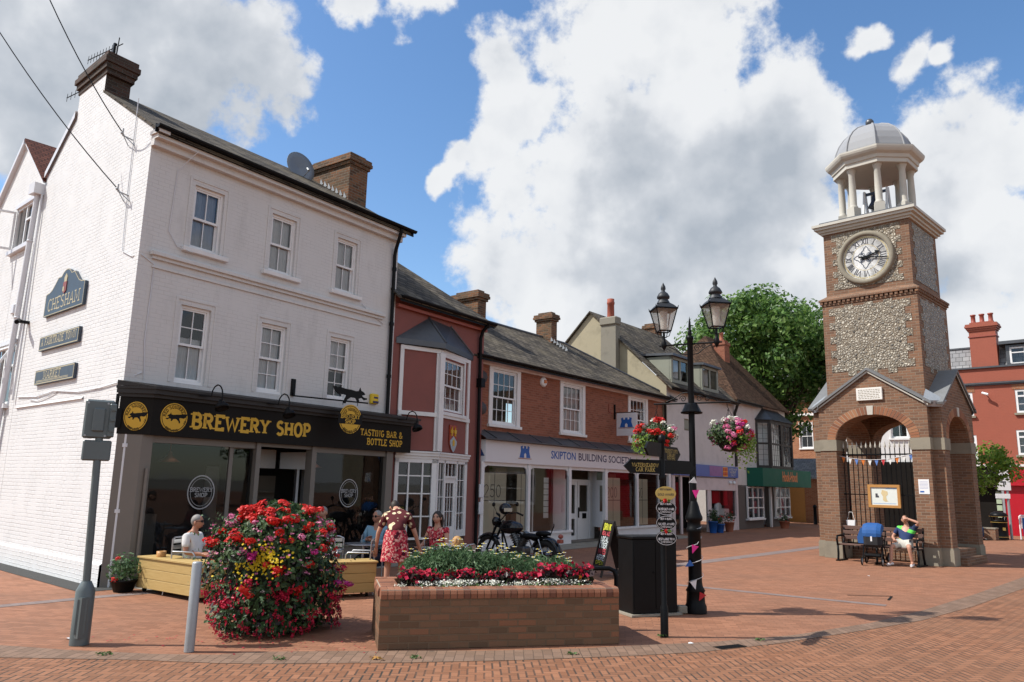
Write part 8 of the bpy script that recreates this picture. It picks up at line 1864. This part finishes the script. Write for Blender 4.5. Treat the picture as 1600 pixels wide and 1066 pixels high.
def person(lab, loc, rz, J, skin, shirt, sleeve, lower, lower_mat, hr, shoes=None, glasses=None, extent=.55, s=1.0, hands=(None, None), group=None, bulk=1.0):
    t = thing('person', lab, 'person', loc, rad(rz), group); t.scale = (s, s, s)
    N_ = ['pel', 'waist', 'chest', 'neck', 'head', 'shL', 'elL', 'wrL', 'shR', 'elR', 'wrR', 'hipL', 'knL', 'anL', 'toL', 'hipR', 'knR', 'anR', 'toR']
    Rr = dict(pel=.125, waist=.115, chest=.13, neck=.052, head=.055, shL=.058, shR=.058, elL=.04, elR=.04, wrL=.027, wrR=.027, hipL=.085, hipR=.085, knL=.056, knR=.056, anL=.037, anR=.037, toL=.034, toR=.034)
    E_ = [('pel', 'waist'), ('waist', 'chest'), ('chest', 'neck'), ('neck', 'head'), ('chest', 'shL'), ('shL', 'elL'), ('elL', 'wrL'), ('chest', 'shR'), ('shR', 'elR'), ('elR', 'wrR'), ('pel', 'hipL'), ('hipL', 'knL'), ('knL', 'anL'), ('anL', 'toL'), ('pel', 'hipR'), ('hipR', 'knR'), ('knR', 'anR'), ('anR', 'toR')]
    V, F = skin_mesh([(J[k], Rr[k] * (bulk if k in ('pel', 'waist', 'chest') else 1)) for k in N_], [(N_.index(a), N_.index(b)) for a, b in E_])
    b = MB(); b.add(V, F, 0, True); Q = head(b, J['head'], J['yaw'], J['pitch'], J['roll']); hand(b, J['wrL'], J['elL'], 1, .6, hands[0]); hand(b, J['wrR'], J['elR'], -1, .6, hands[1])
    b.build('body', [M[skin], LIPS, EYES], t)
    e = .016; nb = lerp(J['chest'], J['neck'], .72)
    def part(name, L, edges, mat):
        V, F = skin_mesh(L, edges); c = MB(); c.add(V, F, 0, True); return c.build(name, mat, t)
    sl = sleeve
    def slv(side):
        sh, el, wr = J['sh' + side], J['el' + side], J['wr' + side]
        if sl <= 1: return [(sh, .07), (lerp(sh, el, sl), .062)]
        return [(sh, .068), (el, .052), (lerp(el, wr, sl - 1), .042)]
    a_, c_ = slv('L'), slv('R')
    L = [(lerp(J['pel'], J['waist'], -.1), (.125 * bulk + e)), (J['waist'], .118 * bulk + e), (J['chest'], .132 * bulk + e), (nb, .07)] + a_ + c_
    ed = [(0, 1), (1, 2), (2, 3), (2, 4)] + [(4 + i, 5 + i) for i in range(len(a_) - 1)] + [(2, 4 + len(a_))] + [(4 + len(a_) + i, 5 + len(a_) + i) for i in range(len(c_) - 1)]
    part('shirt', L, ed, shirt)
    if lower in ('shorts', 'trousers'):
        L = [(J['pel'], .128 * bulk + e)]; ed = []
        for side in 'LR':
            h_, k_, a__ = J['hip' + side], J['kn' + side], J['an' + side]; i0 = len(L)
            if lower == 'shorts': L += [(h_, .1), (lerp(h_, k_, extent), .088), (lerp(h_, k_, extent + .25), .082)]
            else: L += [(h_, .098), (k_, .07), (lerp(k_, a__, .95), .055)]
            ed += [(0, i0), (i0, i0 + 1), (i0 + 1, i0 + 2)]
        part(lower, L, ed, lower_mat)
    elif lower == 'skirt':
        c = MB(); n = 26; zt, zb = J['pel'][2] + .12, extent
        prof = [(zt, .15), (J['pel'][2], .185), ((J['pel'][2] + zb) / 2, .2), (zb, .215)]; P = []
        for z, r in prof:
            for i in range(n): q = 2 * PI * i / n; k = 1 + .05 * math.sin(q * 7) * (zt - z) * 2; P.append((J['pel'][0] + r * 1.05 * k * math.cos(q), J['pel'][1] + r * .85 * k * math.sin(q), z + (.012 * math.sin(q * 5) if z == zb else 0)))
        c.add(P, [(k * n + i, k * n + (i + 1) % n, k * n + n + (i + 1) % n, k * n + n + i) for k in range(3) for i in range(n)], 0, True); c.build('skirt', lower_mat, t)
    if shoes:
        for side in 'LR':
            a, o_ = Vector(J['an' + side]), Vector(J['to' + side]); d = (o_ - a); d.z = 0; d.normalize(); z = a.z - .075
            c = MB(); c.tube([a - d * .06 + Vector((0, 0, -.045)), a + Vector((0, 0, -.03)), a + d * .1 + Vector((0, 0, -.045)), a + d * .19 + Vector((0, 0, -.05))], [.038, .046, .04, .03], 8); c.build('shoe', shoes, t)
    if hr: hair('hair', HAIR[hr[0]], Q, hr[1], t)
    if glasses:
        g = MB(Q); [g.ball((s_ * .032, .088, .018), (.027, .012, .018), 8, 6) for s_ in (-1, 1)]; g.tube([(-.075, .0, .022), (-.062, .075, .022), (.062, .075, .022), (.075, 0, .022)], .004, 5); g.build('sunglasses', M['black_metal'], t)
    return t
wp = cloth('white_polo_cotton', (.68, .68, .68)); bs_ = cloth('blue_shirt_cotton', (.2, .34, .44)); chk = cloth('checked_cotton', (.62, .64, .7), pattern='check'); flo = cloth('maroon_flowered_blouse', (.1, .022, .025), pattern='flowers'); spl = cloth('red_print_skirt', (.42, .025, .05), pattern='splash'); rdd = cloth('red_dress', (.45, .03, .05), pattern='splash'); drk = cloth('dark_navy_cotton', (.03, .03, .05)); gry = cloth('grey_cotton', (.2, .2, .22)); jean = cloth('blue_denim', (.03, .05, .1)); stone_ = cloth('stone_shorts', (.5, .48, .43))
trn = plain('white_trainer', (.72, .72, .74), .5); blk = plain('black_shoe', (.02, .02, .02), .4)
# seated man in a white polo shirt, in profile facing right
person('seated man in white polo shirt and sunglasses behind the left pine trough', (-5.02, 12.62, -.1), -100, seated(yaw=8, elR=(.22, -.02, .74), wrR=(.15, .24, .72), head=(0, -.0, 1.2)), 'skin_tan', wp, .75, 'trousers', drk, ('grey', 'short'), blk, True, bulk=1.12)
person('seated man in a checked shirt half hidden by the flower mound', (-4.25, 13.35, -.1), 75, seated(yaw=10), 'skin', chk, .8, 'trousers', drk, ('grey', 'short'), blk)
person('seated grey haired person by the brewery shop doorway', (-3.62, 15.2, 0), 170, seated(), 'skin', gry, 1.6, 'trousers', drk, ('grey', 'short'), blk)
person('seated man in pale blue shirt and sunglasses left of the bending woman', (-2.4, 14.25, -.02), 165, seated(yaw=-14, wrR=(.05, .22, .82), wrL=(-.05, .25, .8)), 'skin_tan', bs_, 1.8, 'trousers', drk, ('grey', 'short'), blk, True, bulk=1.1)
bend = dict(pel=(0, -.1, .93), waist=(0, .03, 1.08), chest=(0, .17, 1.27), neck=(-.03, .33, 1.36), head=(-.06, .44, 1.38), shL=(-.19, .2, 1.26), elL=(-.3, .22, .98), wrL=(-.33, .3, .72), shR=(.19, .2, 1.25), elR=(.31, .22, .96), wrR=(.4, .32, .7),
            hipL=(-.09, -.1, .9), knL=(-.11, -.08, .5), anL=(-.12, -.12, .09), toL=(-.13, .05, .04), hipR=(.09, -.1, .9), knR=(.11, -.06, .5), anR=(.12, -.1, .09), toR=(.13, .07, .04), yaw=0, pitch=-35, roll=0)
person('bending woman in maroon flowered blouse and red skirt leaning over the tables', (-1.82, 12.75, 0), 6, bend, 'skin', flo, .75, 'skirt', spl, ('dark', 'short'), blk, None, .56, bulk=1.15, s=1.0)
person('seated dark haired woman in a red dress right of the bending woman', (-1.28, 14.0, 0), 150, seated(yaw=15), 'skin', rdd, .4, 'skirt', rdd, ('dark', 'long'), blk, None, .44)
person('child with curly fair hair and dark top sitting behind the planter', (-.8, 12.3, -.06), 15, seated(yaw=25), 'skin', drk, 1.7, 'trousers', drk, ('fair', 'bob'), blk, None, s=.8)
# man sunning himself on the bench
def tri(n_):
    N = NT(n_); s = N.n('ShaderNodeSeparateXYZ', {0: N.obj()}); v = N.math('ADD', s.outputs[2], N.math('MULTIPLY', s.outputs[0], -.38))
    c = N.ramp(N.rng(v, .45, 1.1), [(0, (.55, .65, .04)), (.26, (.55, .65, .04)), (.27, (.012, .03, .1)), (.62, (.012, .03, .1)), (.63, (.12, .6, .08)), (.76, (.12, .6, .08)), (.77, (.012, .025, .07))]); c.node.color_ramp.interpolation = 'CONSTANT'
    return N.done(c, .85)
bm = seated(pel=(0, .02, .5), waist=(0, -.06, .64), chest=(0, -.17, .84), neck=(0, -.22, 1.0), head=(.03, -.2, 1.13), shL=(-.19, -.18, .92), elL=(-.34, -.06, 1.08), wrL=(-.08, -.06, 1.17), shR=(.19, -.18, .92), elR=(.33, -.1, .68), wrR=(.2, .14, .62), knL=(-.22, .42, .5), anL=(-.26, .36, .09), toL=(-.28, .52, .05), knR=(.2, .42, .48), anR=(.2, .5, .09), toR=(.22, .66, .05), pitch=14, yaw=0)
person('man sunbathing on the bench with an arm across his eyes, in a striped polo shirt', tpt(.82, -2.2, 0), 135, bm, 'skin', tri('striped_polo'), .7, 'shorts', stone_, ('brown', 'short'), trn, None, .6, hands=(Vector((.9, .2, -.1)), None), bulk=1.1)
person('person in blue jeans sitting on the low wall mostly hidden by the tower', tuple(Vector((19.35, 32.55, -.0))), 200, seated(), 'skin', gry, 1.6, 'trousers', jean, ('brown', 'short'), blk)
